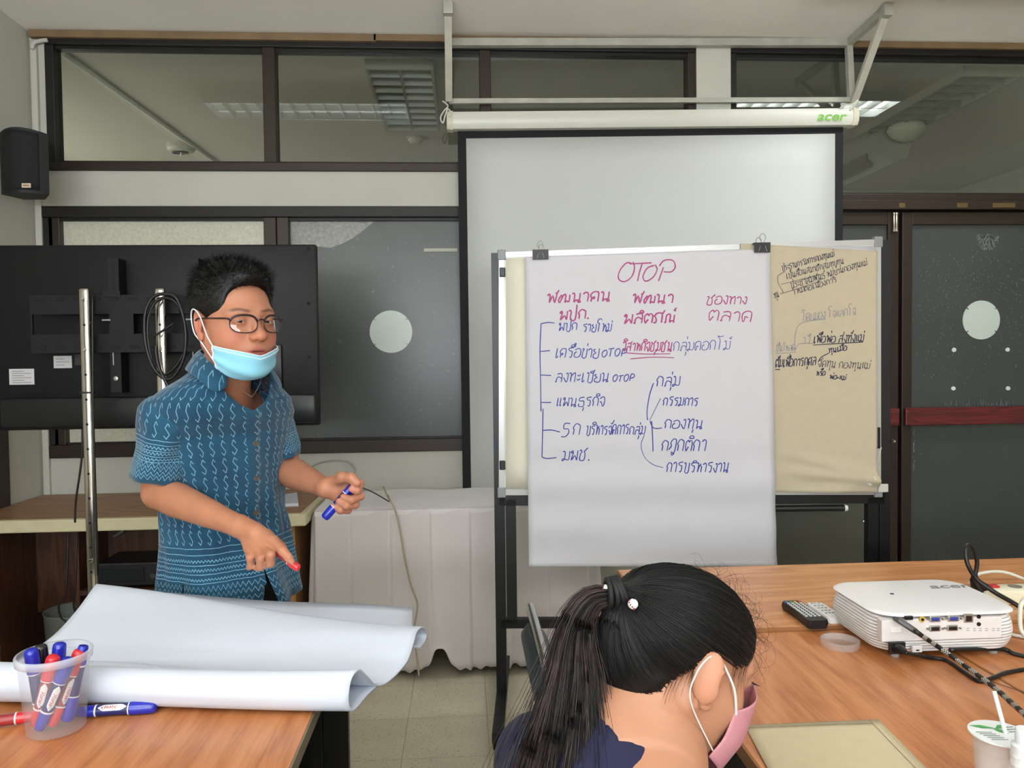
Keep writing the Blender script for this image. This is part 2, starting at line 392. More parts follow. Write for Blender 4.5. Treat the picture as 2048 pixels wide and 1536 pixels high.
def frame_win(name, x0, x1, z0, z1, mull, t=.042, y=YW, depth=.07, panes=True, pm=m_glass, ft=.05):
    win = S(empty(name, ((x0+x1)/2, y, z0)))
    for a in ((x0, x1, z1-ft, z1), (x0, x1, z0, z0+t)):
        MB().box(a[0], a[1], y-.015, y+depth, a[2], a[3], .004).build('frame_rail', m_framed if a[3] == z1 else m_frame, win)
        MB().box(a[0]+t, a[1]-t, y+.01, y+depth-.01, (a[2]-.014 if a[3] == z1 else a[3]), (a[2] if a[3] == z1 else a[3]+.010)).build('glazing_bead', m_framed, win)
    for a in [(x0, x0+t), (x1-t, x1)]+mull:
        MB().box(a[0], a[1], y-.010, y+depth, z0+t, z1-ft, .004).build('mullion', m_framed if a[0] == x0 else m_frame, win)
    xs = [x0+t]+[v for a in mull for v in a]+[x1-t]
    for i in range(0, len(xs), 2):
        if pm: MB().box(xs[i], xs[i+1], y+.03, y+.034, z0+t, z1-ft).build('pane', pm, win)
    return win
frame_win('window_1', XA, XB, Z1, ZT, [(wx(531), wx(556)), (wx(962), wx(985))], t=wz(326)-wz(343))
ZD = wz(402, 1850)
frame_win('window_2', XC, XR, ZD, ZT, [], t=.035)
# lower window: sliding sashes with frosted and filmed panes
w3 = frame_win('window_3', XD, XB, Z3, Z2, [(wx(98, 460), wx(121, 460)), (wx(528, 460), wx(553, 460)), (wx(554, 460), wx(578, 460))], t=.065, pm=None, ft=.055)
zt = Z2-.055; zb = Z3+.065; zs = wz(852, 560)
def pane(a, b, z0, z1, m, y=YW+.03, nm='pane'): return MB().box(a, b, y, y+.006, z0, z1).build(nm, m, w3)
pane(XD+.03, wx(98, 460), zb, zt, m_pale); pane(wx(121, 460), wx(528, 460), zb, zt, m_pale)
pane(wx(578, 460), XB-.06, zb+.0, zt, m_pale2, YW+.034)
fm = MB()   # dark film stuck over the worn pane, leaving a strip free at the top corner and bottom
fx0, fx1 = wx(578, 600), XB-.07
def filmpoly(u, v):
    x = fx0+(fx1-fx0)*u; top = wz(505) + (.035*math.sin(u*9)+.02*math.sin(u*31) + .22*min(1, max(0, (u-.10)/.2)))
    top = min(top, zt-.003); z = wz(880)*(1-v)+top*v
    return Vector((x, YW+.0295, z))
fm.grid(filmpoly, 60, 4); fm.build('window_film', m_film, w3, solid=.0015)
def circle_disc(c, r, y, parent, nt=24, m=None):
    mb = MB(); mb.lathe([(r, 0), (r, -.003)], 48, (c.x, y, c.z), 'Y'); o = mb.build('round_cutout', m, parent)
    mb = MB()
    for a in (38, 142, 218, 322):
        a = math.radians(a); d = Vector((math.cos(a), 0, math.sin(a)))
        mb.bar(Vector((c.x, y-.004, c.z))+d*r*.90, Vector((c.x, y-.004, c.z))+d*r*1.04, .007, .002)
    mb.build('cutout_notch', m_framed, parent)
m_cut = mat('clear_cutout', (196, 208, 200), .3, noise_amt=.02, noise_scale=6)
c = W(781, 663, Y=YW); circle_disc(c, 42/F_PX*3.97, YW+.029, w3, m=m_cut)
mb = MB()                                        # paint spatters on the film
for k in range(120):
    x, y = RNG.normal(825, 60), RNG.normal(800, 150)
    if k < 50: x, y = RNG.normal(850, 22), RNG.normal(655, 26)
    if not (650 < x < 908 and 520 < y < 870): continue
    p = W(x, y, Y=YW+.028); a = RNG.rand()*PI; d = Vector((math.cos(a), 0, math.sin(a))); L = RNG.uniform(.002, .010)
    mb.bar(p, p+d*L, RNG.uniform(.001, .0025), .0006)
mb.build('paint_fleck', mat('paint_fleck', (132, 136, 130), .7), w3, kind='stuff')
p = W(848, 497, Y=YW+.028); q = W(915, 503, Y=YW+.028)
MB().box(p.x, q.x, YW+.025, YW+.0275, q.z, p.z).build('tape_strip', mat('pale_tape', (190, 190, 176), .7), w3)
# doors on the right
d0 = wx(1640, 700)
S(MB().box(XC, XR, YW-.03, YW+.09, wz(421, 1850), ZD, .004).build('trim_1', m_frame))          # transom bar
mb = MB()
for a, b, h in ((1985, 2030, 406), (1798, 1810, 406), (1914, 1935, 406)):
    p = W(a, h, Y=YW-.031); q = W(b, h+9, Y=YW-.031); mb.box(p.x, q.x, YW-.0325, YW-.030, q.z, p.z)
S(mb.build('trim_2', mat('brass_mark', (105, 88, 52), .5, metal=.3)))
ZD1 = wz(424, 1850)
m_red = wood('red_rail', ((66, 16, 20), (92, 24, 28), (120, 36, 38)), 'X', .35, 2.0)
m_dfilm = film_mat('door_film', (66, 70, 69), (88, 92, 90), 55, .66)
def door(name, x0, x1, gl, gr, first):
    d = S(empty(name, ((x0+x1)/2, YW, 0)))
    MB().box(x0, gl, YW, YW+.05, .02, ZD1, .003).build('stile', m_frame, d); MB().box(gr, x1, YW, YW+.05, .02, ZD1, .003).build('stile', m_frame, d)
    MB().box(gl, gr, YW, YW+.05, wz(449, 1850), ZD1, .003).build('top_rail', m_frame, d)
    MB().box(gl, gr, YW, YW+.05, .02, .22, .003).build('bottom_rail', m_frame, d)
    MB().box(gl, gr, YW+.02, YW+.026, .22, wz(449, 1850)).build('pane', m_dfilm, d)
    MB().box(x0+.01, x1-.005, YW-.022, YW, wz(850, 1850), wz(815, 1850), .004).build('push_rail', m_red, d)
    return d
xg = wx(1797, 700)
dl = door('door_1', XC+.03, xg, XC+.12, wx(1776, 700), 1)
S(MB().box(XC, XC+.03, YW-.01, YW+.09, 0, ZD1).build('trim_3', m_frame))
dr = door('door_2', wx(1804, 700), XR-.02, wx(1824, 700), XR-.15, 0)
S(MB().box(XC, XR, YW+.091, YW+.096, 0, ZD1).build('trim_4', m_framed))  # dark sheet across the opening behind both doors, blackens their gap
c = W(1962, 640, Y=YW+.02); circle_disc(c, 40/F_PX*4.0, YW+.0195, dr, m=m_cut)
mb = MB(); p = W(1792, 425, Y=YW-.02)
for dx in (-.006, .008): mb.lathe([(.006, -.10), (.008, -.098), (.008, -.09), (.006, -.085), (.006, -.01), (.008, -.005), (.008, 0)], 12, (p.x+dx, YW-.012, p.z+.0))
mb.build('hinge', m_chrome, dl, auto=40)
mb = MB(); p = W(1786, 882, Y=YW-.005); mb.lathe([(.012, 0), (.014, -.006), (.006, -.018)], 16, p, 'Y'); mb.build('door_lock', m_chrome, dl, auto=40)
m_tape = mat('white_tape', (222, 226, 222), .6)
mb = MB()
for x, y in ((1908, 700), (2015, 699), (1907, 777), (2016, 777)):
    p = W(x, y, Y=YW+.019); n = 7; r0 = .014
    mb.M = Matrix.Translation(p); poly = [(math.cos(k*2*PI/n)*r0*RNG.uniform(.8, 1.15), math.sin(k*2*PI/n)*r0*RNG.uniform(.7, 1)) for k in range(n)]
    mb.add([(a, 0, b) for a, b in poly]+[(a*.9, -.002, b*.9) for a, b in poly], [tuple(range(n, 2*n))]+[(i, (i+1) % n, n+(i+1) % n, n+i) for i in range(n)])
mb.M = Matrix(); mb.build('tape_dab', m_tape, dr)
mb = MB()                                            # scraped film: flecks, a clawed patch and drips
for k in range(330):
    x, y = RNG.uniform(1832, 2046), RNG.triangular(480, 560, 780)
    if (x-1962)**2+(y-640)**2 < 46**2: continue
    p = W(x, y, Y=YW+.019); a = RNG.rand()*PI; d = Vector((math.cos(a), 0, math.sin(a))); mb.bar(p, p+d*RNG.uniform(.003, .012), RNG.uniform(.0015, .005), .0006)
for k in range(26):
    x = 1889+k*5.5+RNG.uniform(-2, 2); p = W(x, 812, Y=YW+.019); mb.bar(p, p+Vector((RNG.uniform(-.01, .006), 0, RNG.uniform(.008, .035))), RNG.uniform(.002, .008), .0006)
for k in range(30):
    y = RNG.uniform(862, 945); p = W(1826+RNG.uniform(0, 3), y, Y=YW+.019); mb.bar(p, p+Vector((.002, 0, .012)), .003, .0006)
def claw(p, a, L, w_, lv):
    q = p+Vector((math.cos(a), 0, math.sin(a)))*L; mb.bar(p, q, w_, .0007)
    if lv:
        for k in range(2 if RNG.rand() < .7 else 3): claw(q, a+RNG.uniform(-.9, .9), L*.68, w_*.72, lv-1)
for a in (20, 70, 120, 165, 200, 250, 290, 335): claw(W(1975, 468+ (8 if a > 180 else 0), Y=YW+.019), math.radians(a if a > 180 else -a), .028, .011, 3)
mb.build('scraped_film', mat('scraped_film', (150, 156, 152), .8, spec=.2), dr, kind='stuff')
# timber strip under the ceiling, in the broken lengths the photo shows
k = 5
for a, b, h0, h1, dz in ((60, 752, 66, 80, 0), (748, 893, 70, 82, .0), (893, 1373, 74, 80, 0), (1373, 1492, 66, 73, -.001), (1492, 2048, 70, 80, 0)):
    p = W(a, h0, Y=YW-.02); q = W(b, h1, Y=YW-.02); x1 = XR if b == 2048 else q.x
    S(MB().box(p.x, x1, YW-.035, YW-.001, ZC-.036+(h0-66)*.0010, ZC-.002+dz).build('trim_%d' % k, m_brown)); k += 1
# conduit on the left wall corner
mb = MB(); xx = wx(84, 500)
mb.box(xx-.012, xx+.012, YW-.02, YW-.001, .3, wz(95, 84)); mb.build('trim_%d' % k, m_wall); k += 1
mb = MB(); mb.tube(spline([W(64, 98, Y=YW-.03), W(68, 86, Y=YW-.03), W(80, 82, Y=YW-.03), W(95, 80, Y=YW-.03)], 6), .010, 8)
S(mb.build('trim_%d' % k, m_wall, smooth=True)); bpy.data.objects['trim_%d' % (k-1)]['kind'] = 'structure'; k += 1

# fluorescent louvre fixtures --------------------------------------------------------------------
m_lit = bpy.data.materials.new('lit_reflector'); m_lit.use_nodes = True
_n = m_lit.node_tree; _b = _n.nodes['Principled BSDF']; _b.inputs['Base Color'].default_value = (.8, .8, .8, 1); _b.inputs['Emission Color'].default_value = (.95, .98, 1.0, 1); _b.inputs['Emission Strength'].default_value = TUBE_W
m_alu = mat('louvre_aluminium', (200, 200, 196), .25, metal=.8); m_alud = mat('unlit_louvre', (118, 118, 112), .4, metal=.3)
m_dim = m_lit.copy(); m_dim.node_tree.nodes['Principled BSDF'].inputs['Emission Strength'].default_value = TUBE_W*.08   # turned down to keep its reflection faint
def fixture(cx, cy, along, lit, label, group=None, Lh=.6, Wh=.15, nf=12, em=None):
    t = empty('ceiling_light', (cx, cy, ZC-.06), label, 'ceiling light', group); M = Matrix.Translation((cx, cy, 0)) @ Matrix.Rotation(0 if along == 'X' else PI/2, 4, 'Z')
    mb = MB(); mb.M = M
    for a in ((-Lh, Lh, -Wh-.015, -Wh), (-Lh, Lh, Wh, Wh+.015), (-Lh-.015, -Lh, -Wh-.015, Wh+.015), (Lh, Lh+.015, -Wh-.015, Wh+.015)): mb.box(*a, ZC-.055, ZC)
    mb.build('light_frame', m_white if lit else mat('cream_frame', (150, 148, 136), .6), t)
    mb = MB(); mb.M = M; mb.box(-Lh, Lh, -Wh, Wh, ZC-.012, ZC-.006); mb.build('reflector', (em or m_lit) if lit else m_alud, t)
    mb = MB(); mb.M = M; mb.box(-Lh, Lh, -.006, .006, ZC-.05, ZC-.012); mb.build('spine', m_alu if lit else m_alud, t)
    for k in range(1, nf):
        x = -Lh+2*Lh*k/nf; mb = MB(); mb.M = M; mb.add([(x-.008, -Wh, ZC-.012), (x+.008, -Wh, ZC-.012), (x+.001, -Wh, ZC-.05), (x-.001, -Wh, ZC-.05), (x-.008, Wh, ZC-.012), (x+.008, Wh, ZC-.012), (x+.001, Wh, ZC-.05), (x-.001, Wh, ZC-.05)], [(0, 1, 2, 3), (7, 6, 5, 4), (0, 3, 7, 4), (1, 5, 6, 2), (3, 2, 6, 7)])
        mb.build('louvre', m_alu if lit else m_alud, t)
    return t
fixture(2.13, 3.14, 'X', True, 'lit louvred ceiling light nearest the glass doors, mirrored in the pane above them')
fixture(-.95, 3.0, 'X', True, 'dimly lit louvred ceiling light mirrored in the upper left panes', em=m_dim)
for i, (x, y, l) in enumerate(((-1.3, -.2, 'lit louvred ceiling light behind the left table'), (1.9, -.2, 'lit louvred ceiling light behind the projector table'), (-.9, -1.6, 'lit louvred ceiling light behind the photographer, left one'), (2.2, -1.6, 'lit louvred ceiling light behind the photographer, right one'))):
    fixture(x, y, 'X', True, l)
fixture(-.33, 4.80, 'Y', False, 'unlit louvred light beyond the upper pane left of the projection screen', Lh=.55, Wh=.17, nf=9)
fixture(-.33, 6.85, 'Y', False, 'smaller looking unlit louvred light deeper in the far room', Lh=.5, Wh=.17, nf=9)
fixture(3.02, 4.85, 'Y', False, 'long unlit louvred light beyond the pane above the glass doors', Lh=.6, Wh=.17, nf=9)
def detector(px, py, Y_, label, r=.055):
    p = W(px, py, Z=ZC); mb = MB(); t = empty('smoke_detector', (p.x, p.y, ZC-.05), label, 'smoke detector')
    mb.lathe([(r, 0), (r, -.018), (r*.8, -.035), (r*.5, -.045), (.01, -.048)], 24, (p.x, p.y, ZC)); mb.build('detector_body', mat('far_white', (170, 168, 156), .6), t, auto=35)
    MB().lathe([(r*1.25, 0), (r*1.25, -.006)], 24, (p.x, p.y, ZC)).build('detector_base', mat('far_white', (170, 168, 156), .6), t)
detector(831, 276, 6, 'round smoke detector beyond the pane beside the projection screen')
p = W(362, 290, Z=ZC); t = empty('ceiling_junction', (p.x, p.y, ZC-.08), 'round ceiling box with dark cable loop beside the diagonal conduit', 'junction box')
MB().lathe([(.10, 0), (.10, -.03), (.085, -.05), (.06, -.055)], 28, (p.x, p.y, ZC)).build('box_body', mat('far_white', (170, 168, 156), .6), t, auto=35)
mb = MB(); mb.tube([Vector((p.x+.055*math.cos(a), p.y-.02+.03*math.sin(a), ZC-.062)) for a in np.linspace(0, 2*PI, 20)[:-1]], .006, 6, closed=True); mb.build('cable_loop', m_black, t, smooth=True)
MB().lathe([(.008, -.05), (.008, -.085), (.003, -.09)], 10, (p.x+.01, p.y-.03, ZC)).build('indicator', mat('lamp_glint', (220, 218, 205), .2), t)
a = W(128, 108, Z=ZC-.012); b = W(434, 326, Z=ZC-.012); b = a+(b-a)*1.5
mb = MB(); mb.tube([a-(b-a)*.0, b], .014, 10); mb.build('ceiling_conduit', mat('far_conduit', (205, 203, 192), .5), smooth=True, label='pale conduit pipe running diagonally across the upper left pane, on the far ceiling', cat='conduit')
# air conditioner on the far ceiling
t = empty('air_conditioner', (3.02, 6.0, ZC-.28), 'long pale air conditioner under the far ceiling above the glass doors', 'air conditioner')
mb = MB(); prof = [(-.12, 0), (-.13, -.1), (-.10, -.2), (0, -.26), (.10, -.22), (.13, -.1), (.12, 0)]
ys = (5.35, 6.75); n = len(prof)
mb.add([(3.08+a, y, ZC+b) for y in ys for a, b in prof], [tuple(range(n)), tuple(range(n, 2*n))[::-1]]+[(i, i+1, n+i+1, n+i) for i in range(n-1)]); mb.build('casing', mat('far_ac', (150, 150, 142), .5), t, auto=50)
for k in range(5):
    MB().box(2.955+k*.012, 2.960+k*.012, 5.5, 6.6, ZC-.21-k*.01, ZC-.15-k*.01).build('air_slat', m_alud, t)
MB().lathe([(.11, 0), (.125, -.03), (.10, -.07), (.05, -.10), (.01, -.11)], 24, (3.08, 5.2, ZC-.04)).build('glow_cap', mat('far_glow', (190, 192, 170), .5), t, auto=60)  # paler colour stands in for the bright blob; nothing here emits
# =================================================================== FURNITURE AND EQUIPMENT
m_sofab = mat('speaker_shell', (24, 25, 28), .6, bump=.3, bump_scale=300)
# wall speaker
t = empty('wall_speaker', W(50, 385, Y=3.6), 'black wall speaker with rounded front hanging at the left edge', 'speaker')
a = W(-2, 268, Y=3.55); b = W(100, 389, Y=3.55); cx = (a.x+b.x)/2; hw = (b.x-a.x)/2; zt_, zb_ = a.z-.0, b.z
def spk(u, v):
    k = v; z = zb_+(zt_-zb_)*k; bow = .012*math.sin(PI*k)
    ang = -1.0+2*u; x = cx+hw*ang*(1-.02*(1-k)); y = 3.55-.06*(1-ang*ang)+.0
    zz = z+.014*(1-ang*ang)*(1 if k > .5 else -.3)
    return Vector((x, y, zz))
mb = MB(); n0 = 21
front = [spk(i/20, 0) for i in range(21)]; top = [spk(i/20, 1) for i in range(21)]
back = [Vector((p.x+(cx-p.x)*.55-.02, 3.66, zb_)) for p in (front[0], front[-1])]
loop0 = front+[back[1], back[0]]; loop1 = top+[Vector((back[1].x, 3.66, zt_)), Vector((back[0].x, 3.66, zt_))]
n = len(loop0); mb.add(loop0+loop1, [tuple(range(n))[::-1], tuple(range(n, 2*n))]+[(i, (i+1) % n, n+(i+1) % n, n+i) for i in range(n)])
mb.build('cabinet', m_sofab, t, auto=35)
mb = MB(); mb.grid(lambda u, v: spk(.12+u*.76, .05+v*.9)+Vector((0, -.004, 0)), 24, 12); mb.build('grille', mat('speaker_grille', (16, 17, 20), .75, bump=.6, bump_scale=900), t, True, solid=.003)
p = W(55, 372, Y=3.49); MB().box(p.x-.019, p.x+.019, 3.478, 3.484, p.z-.010, p.z+.010, .002).build('badge', mat('badge_cream', (205, 190, 165), .5), t)
mb = MB()
for i in range(6): mb.box(p.x-.012+i*.0042, p.x-.010+i*.0042+.001, 3.4775, 3.4785, p.z-.003, p.z+.003)
mb.build('badge_lettering', mat('badge_ink', (150, 70, 40), .5), t)
MB().box(cx-.10, cx-.05, 3.655, 3.82, zb_+.08, zb_+.16, .004).bar((cx-.075, 3.80, zb_+.12), (XL+.002, 3.86, zb_+.12), .03, .05).build('bracket', m_blackm, t)
# dark cabinet side against the left wall below the speaker
p = W(17, 852, X=XL+.02); MB().box(XL+.001, XL+.02, 2.9, p.y, .02, p.z, .003).build('wall_board', mat('dark_laminate', (45, 38, 32), .5), label='dark board against the left wall at the edge of the picture, by the desk', cat='board')

# long desk under the window ---------------------------------------------------------------------
XDK = -2.265   # bay division of the desk
m_desk = wood('desk_top_wood', ((124, 88, 60), (148, 108, 76), (164, 126, 92)), 'X', .55, 1.2)
m_dside = wood('desk_side_wood', ((50, 30, 18), (72, 42, 24), (92, 56, 32)), 'Z', .5, 1.2)
m_cream = mat('cream_edge', (206, 196, 160), .5, noise_amt=.05, noise_scale=20)
dx1 = W(611, 1010, Y=3.27).x; dy0 = 3.27
t = empty('desk', (-1.4, 3.6, 0), 'brown wooden desk with thick cream edging under the window, behind the black television', 'desk')
MB().box(XL+.01, dx1-.03, dy0+.03, YW-.03, .712, .742, .002).build('desk_top', m_desk, t)
MB().box(XL+.01, dx1, dy0, dy0+.03, .690, .742, .006).box(dx1-.03, dx1, dy0+.03, YW-.03, .690, .742, .006).build('edge_band', m_cream, t)
MB().box(XL+.02, XDK+.30, dy0+.06, YW-.04, 0, .700).build('side_panel', m_dside, t)
MB().box(dx1-.10, dx1-.06, dy0+.06, YW-.04, 0, .700).build('side_panel', wood('desk_leg_wood', ((120, 80, 40), (150, 104, 56), (176, 128, 76)), 'Z', .4, 1.3), t)
MB().box(XDK+.30, dx1-.10, 3.62, 3.64, .25, .700).build('back_panel', m_dside, t)
MB().box(XDK+.62, dx1-.10, dy0+.08, 3.62, .40, .42).build('shelf', m_dside, t); MB().box(XDK+.62, dx1-.10, dy0+.08, 3.62, .19, .21).build('shelf', m_dside, t)
MB().box(XDK+.60, XDK+.62, dy0+.08, 3.62, 0, .700).build('divider', m_dside, t)
# electronics on the desk shelves
def device(x0, x1, z0, z1, name, label, knobs):
    t = empty(name, ((x0+x1)/2, 3.45, z0), label, 'electronics')
    MB().box(x0, x1, dy0+.10, 3.58, z0+.008, z1, .006).build('casing', m_black, t)
    for i in range(4): MB().lathe([(.012, 0), (.012, .008)], 10, (x0+.04+(x1-x0-.08)*(i % 2), dy0+.14+.35*(i//2)*.8, z0)).build('foot', m_black, t)
    MB().box(x0+.02, x0+.20, dy0+.094, dy0+.101, z0+.03, z1-.02, .002).build('display', mat('device_screen', (30, 34, 38), .15), t)
    for k in range(knobs):
        mb = MB(); mb.lathe([(.012, 0), (.012, -.014), (.010, -.016)], 16, (x0+.24+k*.045, dy0+.10, (z0+z1)/2), 'Y'); mb.build('knob', mat('device_knob', (60, 60, 62), .35), t, auto=35)
    return t
device(XDK+.68, XDK+1.12, .42, .53, 'amplifier', 'black amplifier on the upper shelf inside the desk, left one', 3)
device(XDK+1.16, XDK+1.52, .42, .50, 'media_player', 'slim black media player beside the amplifier on the upper desk shelf', 1)
device(XDK+.72, XDK+1.30, .21, .32, 'mixer_unit', 'black sound unit on the lower shelf inside the desk', 4)
mb = MB(); p0 = W(228, 1072, Y=3.36); mb.tube([p0+Vector((0, 0, .0)), p0+Vector((.05, -.01, .03))], [.010, .014], 12); mb.build('microphone', mat('steel_mic', (120, 120, 118), .3, metal=.8), auto=50, label='small metal microphone tip lying on the black amplifier in the desk', cat='microphone')
# white bucket shape and hanging leads under the desk
mb = MB(); c0 = W(160, 1240, Y=3.5); mb.lathe([(.10, 0), (.115, .30), (.12, .31)], 24, (c0.x, 3.45, .002), cap=(True, False)); mb.build('waste_bin', mat('grey_bin', (120, 124, 120), .5), smooth=True, label='pale grey waste bin in the dark under the desk', cat='bin').modifiers.new('s', 'SOLIDIFY').thickness = .003
for i, pts in enumerate(([(132, 1180), (118, 1210), (122, 1235), (140, 1262)], [(150, 1180), (148, 1215), (160, 1240), (178, 1250)])):
    q = [W(x, y, Y=3.22) for x, y in pts]; mb = MB(); mb.tube(spline([Vector((q[0].x, 3.25, .69))]+q+[Vector((q[-1].x+.02, 3.24, .003))], 6), .004, 6); mb.build('hanging_cable', m_black, smooth=True, label=['thin black lead hanging in front of the desk, left one', 'thin black lead hanging in front of the desk, right one'][i], cat='cable')
# paper booklet on the desk end
a, b, c, d = [W(x, y, Z=.744) for x, y in ((556, 1014), (597, 1012), (594, 990), (556, 996))]
mb = MB(); mb.prism([(p.x, p.y) for p in (a, b, c, d)], .743, .757); mb.build('booklet', mat('booklet_white', (200, 205, 214), .6), label='small white booklet lying on the right end of the desk', cat='booklet')

# television on chrome stand -----------------------------------------------------------------------
YT = 2.86
a = W(-22, 489, Y=YT); b = W(631, 489, Y=YT); c = W(633, 851, Y=YT)
tx0, tx1, tz0, tz1 = a.x, b.x+.003, c.z, (a.z+b.z)/2
m_tvb = mat('tv_back', (13, 14, 17), .5, spec=.3, bump=.1, bump_scale=400); m_tvs = mat('tv_shell', (18, 19, 22), .35); m_slot = mat('slot_black', (5, 5, 6), .8)
tv = empty('television', ((tx0+tx1)/2, YT, tz0), 'large black flat television seen from behind, mounted on the chrome pole stand', 'television')
MB().box(tx0, tx1, YT, YT+.032, tz0, tz1, .010).build('back_cover', m_tvb, tv, auto=40)
MB().box(tx0+.004, tx1-.004, YT+.032, YT+.045, tz0+.004, tz1-.004, .003).build('bezel', m_black, tv)
MB().box(tx0+.02, tx1-.02, YT+.0445, YT+.0465, tz0+.02, tz1-.02).build('screen', mat('tv_screen', (6, 6, 8), .08), tv)
zr = W(500, 790, Y=YT).z
MB().box(tx0+.03, tx1-.012, YT-.022, YT+.001, tz0+.012, zr, .010).build('lower_bulge', m_tvs, tv, auto=40)
p = W(565, 688, Y=YT); q = W(462, 780, Y=YT)
MB().box(q.x-.25, p.x, YT-.016, YT+.001, q.z, p.z, .008).build('port_cover', m_tvs, tv, auto=40)
for x0, x1, y0, y1, nm in ((18, 69, 738, 769, 'paper_label'), (577, 589, 808, 835, 'paper_label'), (107, 144, 712, 736, 'rating_sticker')):
    p = W(x0, y0, Y=YT-.001); q = W(x1, y1, Y=YT-.001); yy = YT-.0235 if x0 == 577 else YT-.0015
    MB().box(p.x, q.x, yy, yy+.0015, q.z, p.z).build(nm, mat('label_paper', (190, 188, 190), .6), tv)
    mb = MB(); k = 6 if nm == 'paper_label' and x0 < 500 else 3
    for i in range(k):
        zz = p.z-(p.z-q.z)*(i+1)/(k+1); mb.box(p.x+(q.x-p.x)*.12, p.x+(q.x-p.x)*(.88 if i % 2 else .6), yy-.0006, yy, zz-.0008, zz+.0008)
    mb.build('label_print', mat('label_ink', (90, 90, 95), .6), tv)
p = W(150, 722, Y=YT-.001); mb = MB()
for i in range(7): mb.box(p.x, p.x+.032, YT-.003, YT, p.z-.014+i*.0055, p.z-.011+i*.0055)
mb.build('port_row', mat('port_grey', (70, 70, 66), .5), tv)
for x, y in ((617, 607), (618, 714), (617, 497), (228, 757)):
    p = W(x, y, Y=YT); MB().lathe([(.006, 0), (.006, -.003), (.003, -.003)], 12, (p.x, YT, p.z), 'Y').build('screw', m_slot if x > 300 else mat('screw_steel', (170, 170, 165), .3, metal=.8), tv)
# stand
st = empty('television_stand', (W(240, 700, Y=2.72).x, 2.75, 0), 'chrome twin pole stand with punched holes carrying the black television', 'stand')
YP = 2.74
for px_, top in ((169, 577), (320, 577)):
    p = W(px_, top, Y=YP); r = .0165
    mb = MB(); mb.box(p.x-r, p.x+r, YP-r*.7, YP+r*.7, .06, p.z, .007); mb.build('pole', m_chrome, st, auto=50)
    mb = MB(); z = p.z-.04; k = 0
    while z > .1:
        mb.lathe([(.0042, 0), (.0042, -.0015), (.0005, -.0015)], 10, (p.x+.001, YP-r*.7, z), 'Y'); z -= .0855
    mb.build('pole_hole', m_slot, st, kind='stuff')
    mb = MB(); mb.box(p.x-.0025, p.x+.0025, YP-r*.7-.0008, YP-r*.7+.001, .07, p.z-.03); mb.build('groove_shade_strip', mat('groove_shade', (120, 116, 108), .3, metal=.9), st)  # darker raised strip paints the shade of a groove
    for zz in (598, 700, 1120):
        q = W(px_, zz, Y=YP); MB().lathe([(.007, 0), (.007, -.004), (.004, -.006)], 6, (p.x, YP-r*.7, q.z), 'Y').build('bolt', m_chrome, st, auto=30)
    for yy in (-.22, .22): MB().bar((p.x, YP, .05), (p.x, YP+yy*1.4, .035), .04, .03).lathe([(.022, 0), (.022, .02)], 16, (p.x, YP+yy*1.3, 0)).build('foot', m_blackm, st)
xa = W(169, 577, Y=YP).x; xb = W(320, 577, Y=YP).x
MB().bar((xa, YP, .10), (xb, YP, .10), .03, .03).build('lower_rail', m_chrome, st)
m_mount = mat('mount_black', (10, 11, 13), .55, spec=.3)
def pz(y): return W(240, y, Y=2.79).z
def pxx(x): return W(x, 640, Y=2.79).x
mb = MB(); X0, X1 = pxx(62), pxx(448)
mb.box(X0, X1, 2.785, 2.795, pz(628), pz(590)); mb.box(X0, X1, 2.785, 2.795, pz(705), pz(668))
for a, b in ((62, 66), (222, 268), (436, 448)): mb.box(pxx(a), pxx(b), 2.785, 2.795, pz(668), pz(628))
mb.build('mount_plate', m_mount, st)
for x in range(74, 440, 37):
    for y in (598, 694): MB().box(pxx(x), pxx(x+18), 2.783, 2.7855, pz(y+3), pz(y-3), .001).build('mount_slot', m_slot, st)
for x in (216, 376):
    p0, p1 = pxx(x), pxx(x+22); mb = MB(); mb.box(p0, p1, 2.797, YT, pz(785), pz(516)); mb.build('mount_arm', m_mount, st)
    MB().box(p0-.01, p1+.01, 2.780, 2.797, pz(594), pz(582)).build('arm_hook', m_mount, st)
    mb = MB()
    for k in range(8): mb.box((p0+p1)/2-.003, (p0+p1)/2+.003, 2.7955, 2.797, pz(530+k*7), pz(527+k*7))
    mb.build('arm_hole', m_slot, st, kind='stuff')
    MB().lathe([(.008, 0), (.008, -.004), (.003, -.005)], 16, ((p0+p1)/2, 2.797, pz(757)), 'Y').build('lock_screw', mat('screw_steel', (170, 170, 165), .3, metal=.8), st, auto=40)
    MB().box((p0+p1)/2-.008, (p0+p1)/2-.005, 2.794, 2.797, pz(730), pz(704)).build('pull_tab', mat('pull_tab', (170, 170, 170), .4), st)
for x in (205, 370): mb = MB(); mb.tube([Vector((pxx(x), 2.787, pz(640))), Vector((pxx(x+17), 2.787, pz(640)))], .003, 6); mb.build('cross_pin', mat('pull_tab', (170, 170, 170), .4), st)
m_cable = mat('black_cable', (12, 12, 13), .4)
def cable(name, pts, r, label, m=None, nn=8, seg=8, closed=False):
    mb = MB(); mb.tube(spline(pts, seg, closed), r, nn, closed=closed); return mb.build(name, m or m_cable, smooth=True, label=label, cat='cable')
cable('coiled_cable', [W(x, y, Y=2.70) for x, y in ((330, 588), (355, 600), (371, 660), (366, 720), (340, 758), (310, 740), (292, 690), (290, 630), (305, 596))], .006, 'coil of black cable hung on the right chrome pole behind the man', closed=True)
cable('coiled_cable', [W(x, y, Y=2.705) for x, y in ((335, 596), (358, 615), (374, 680), (350, 735), (318, 748), (299, 700), (296, 640), (312, 604))], .005, 'second black cable loop tied inside the coil on the right chrome pole', closed=True)
cable('tied_cable', [W(x, y, Y=2.705) for x, y in ((306, 672), (320, 665), (348, 646))], .004, 'short black tie across the right chrome pole')
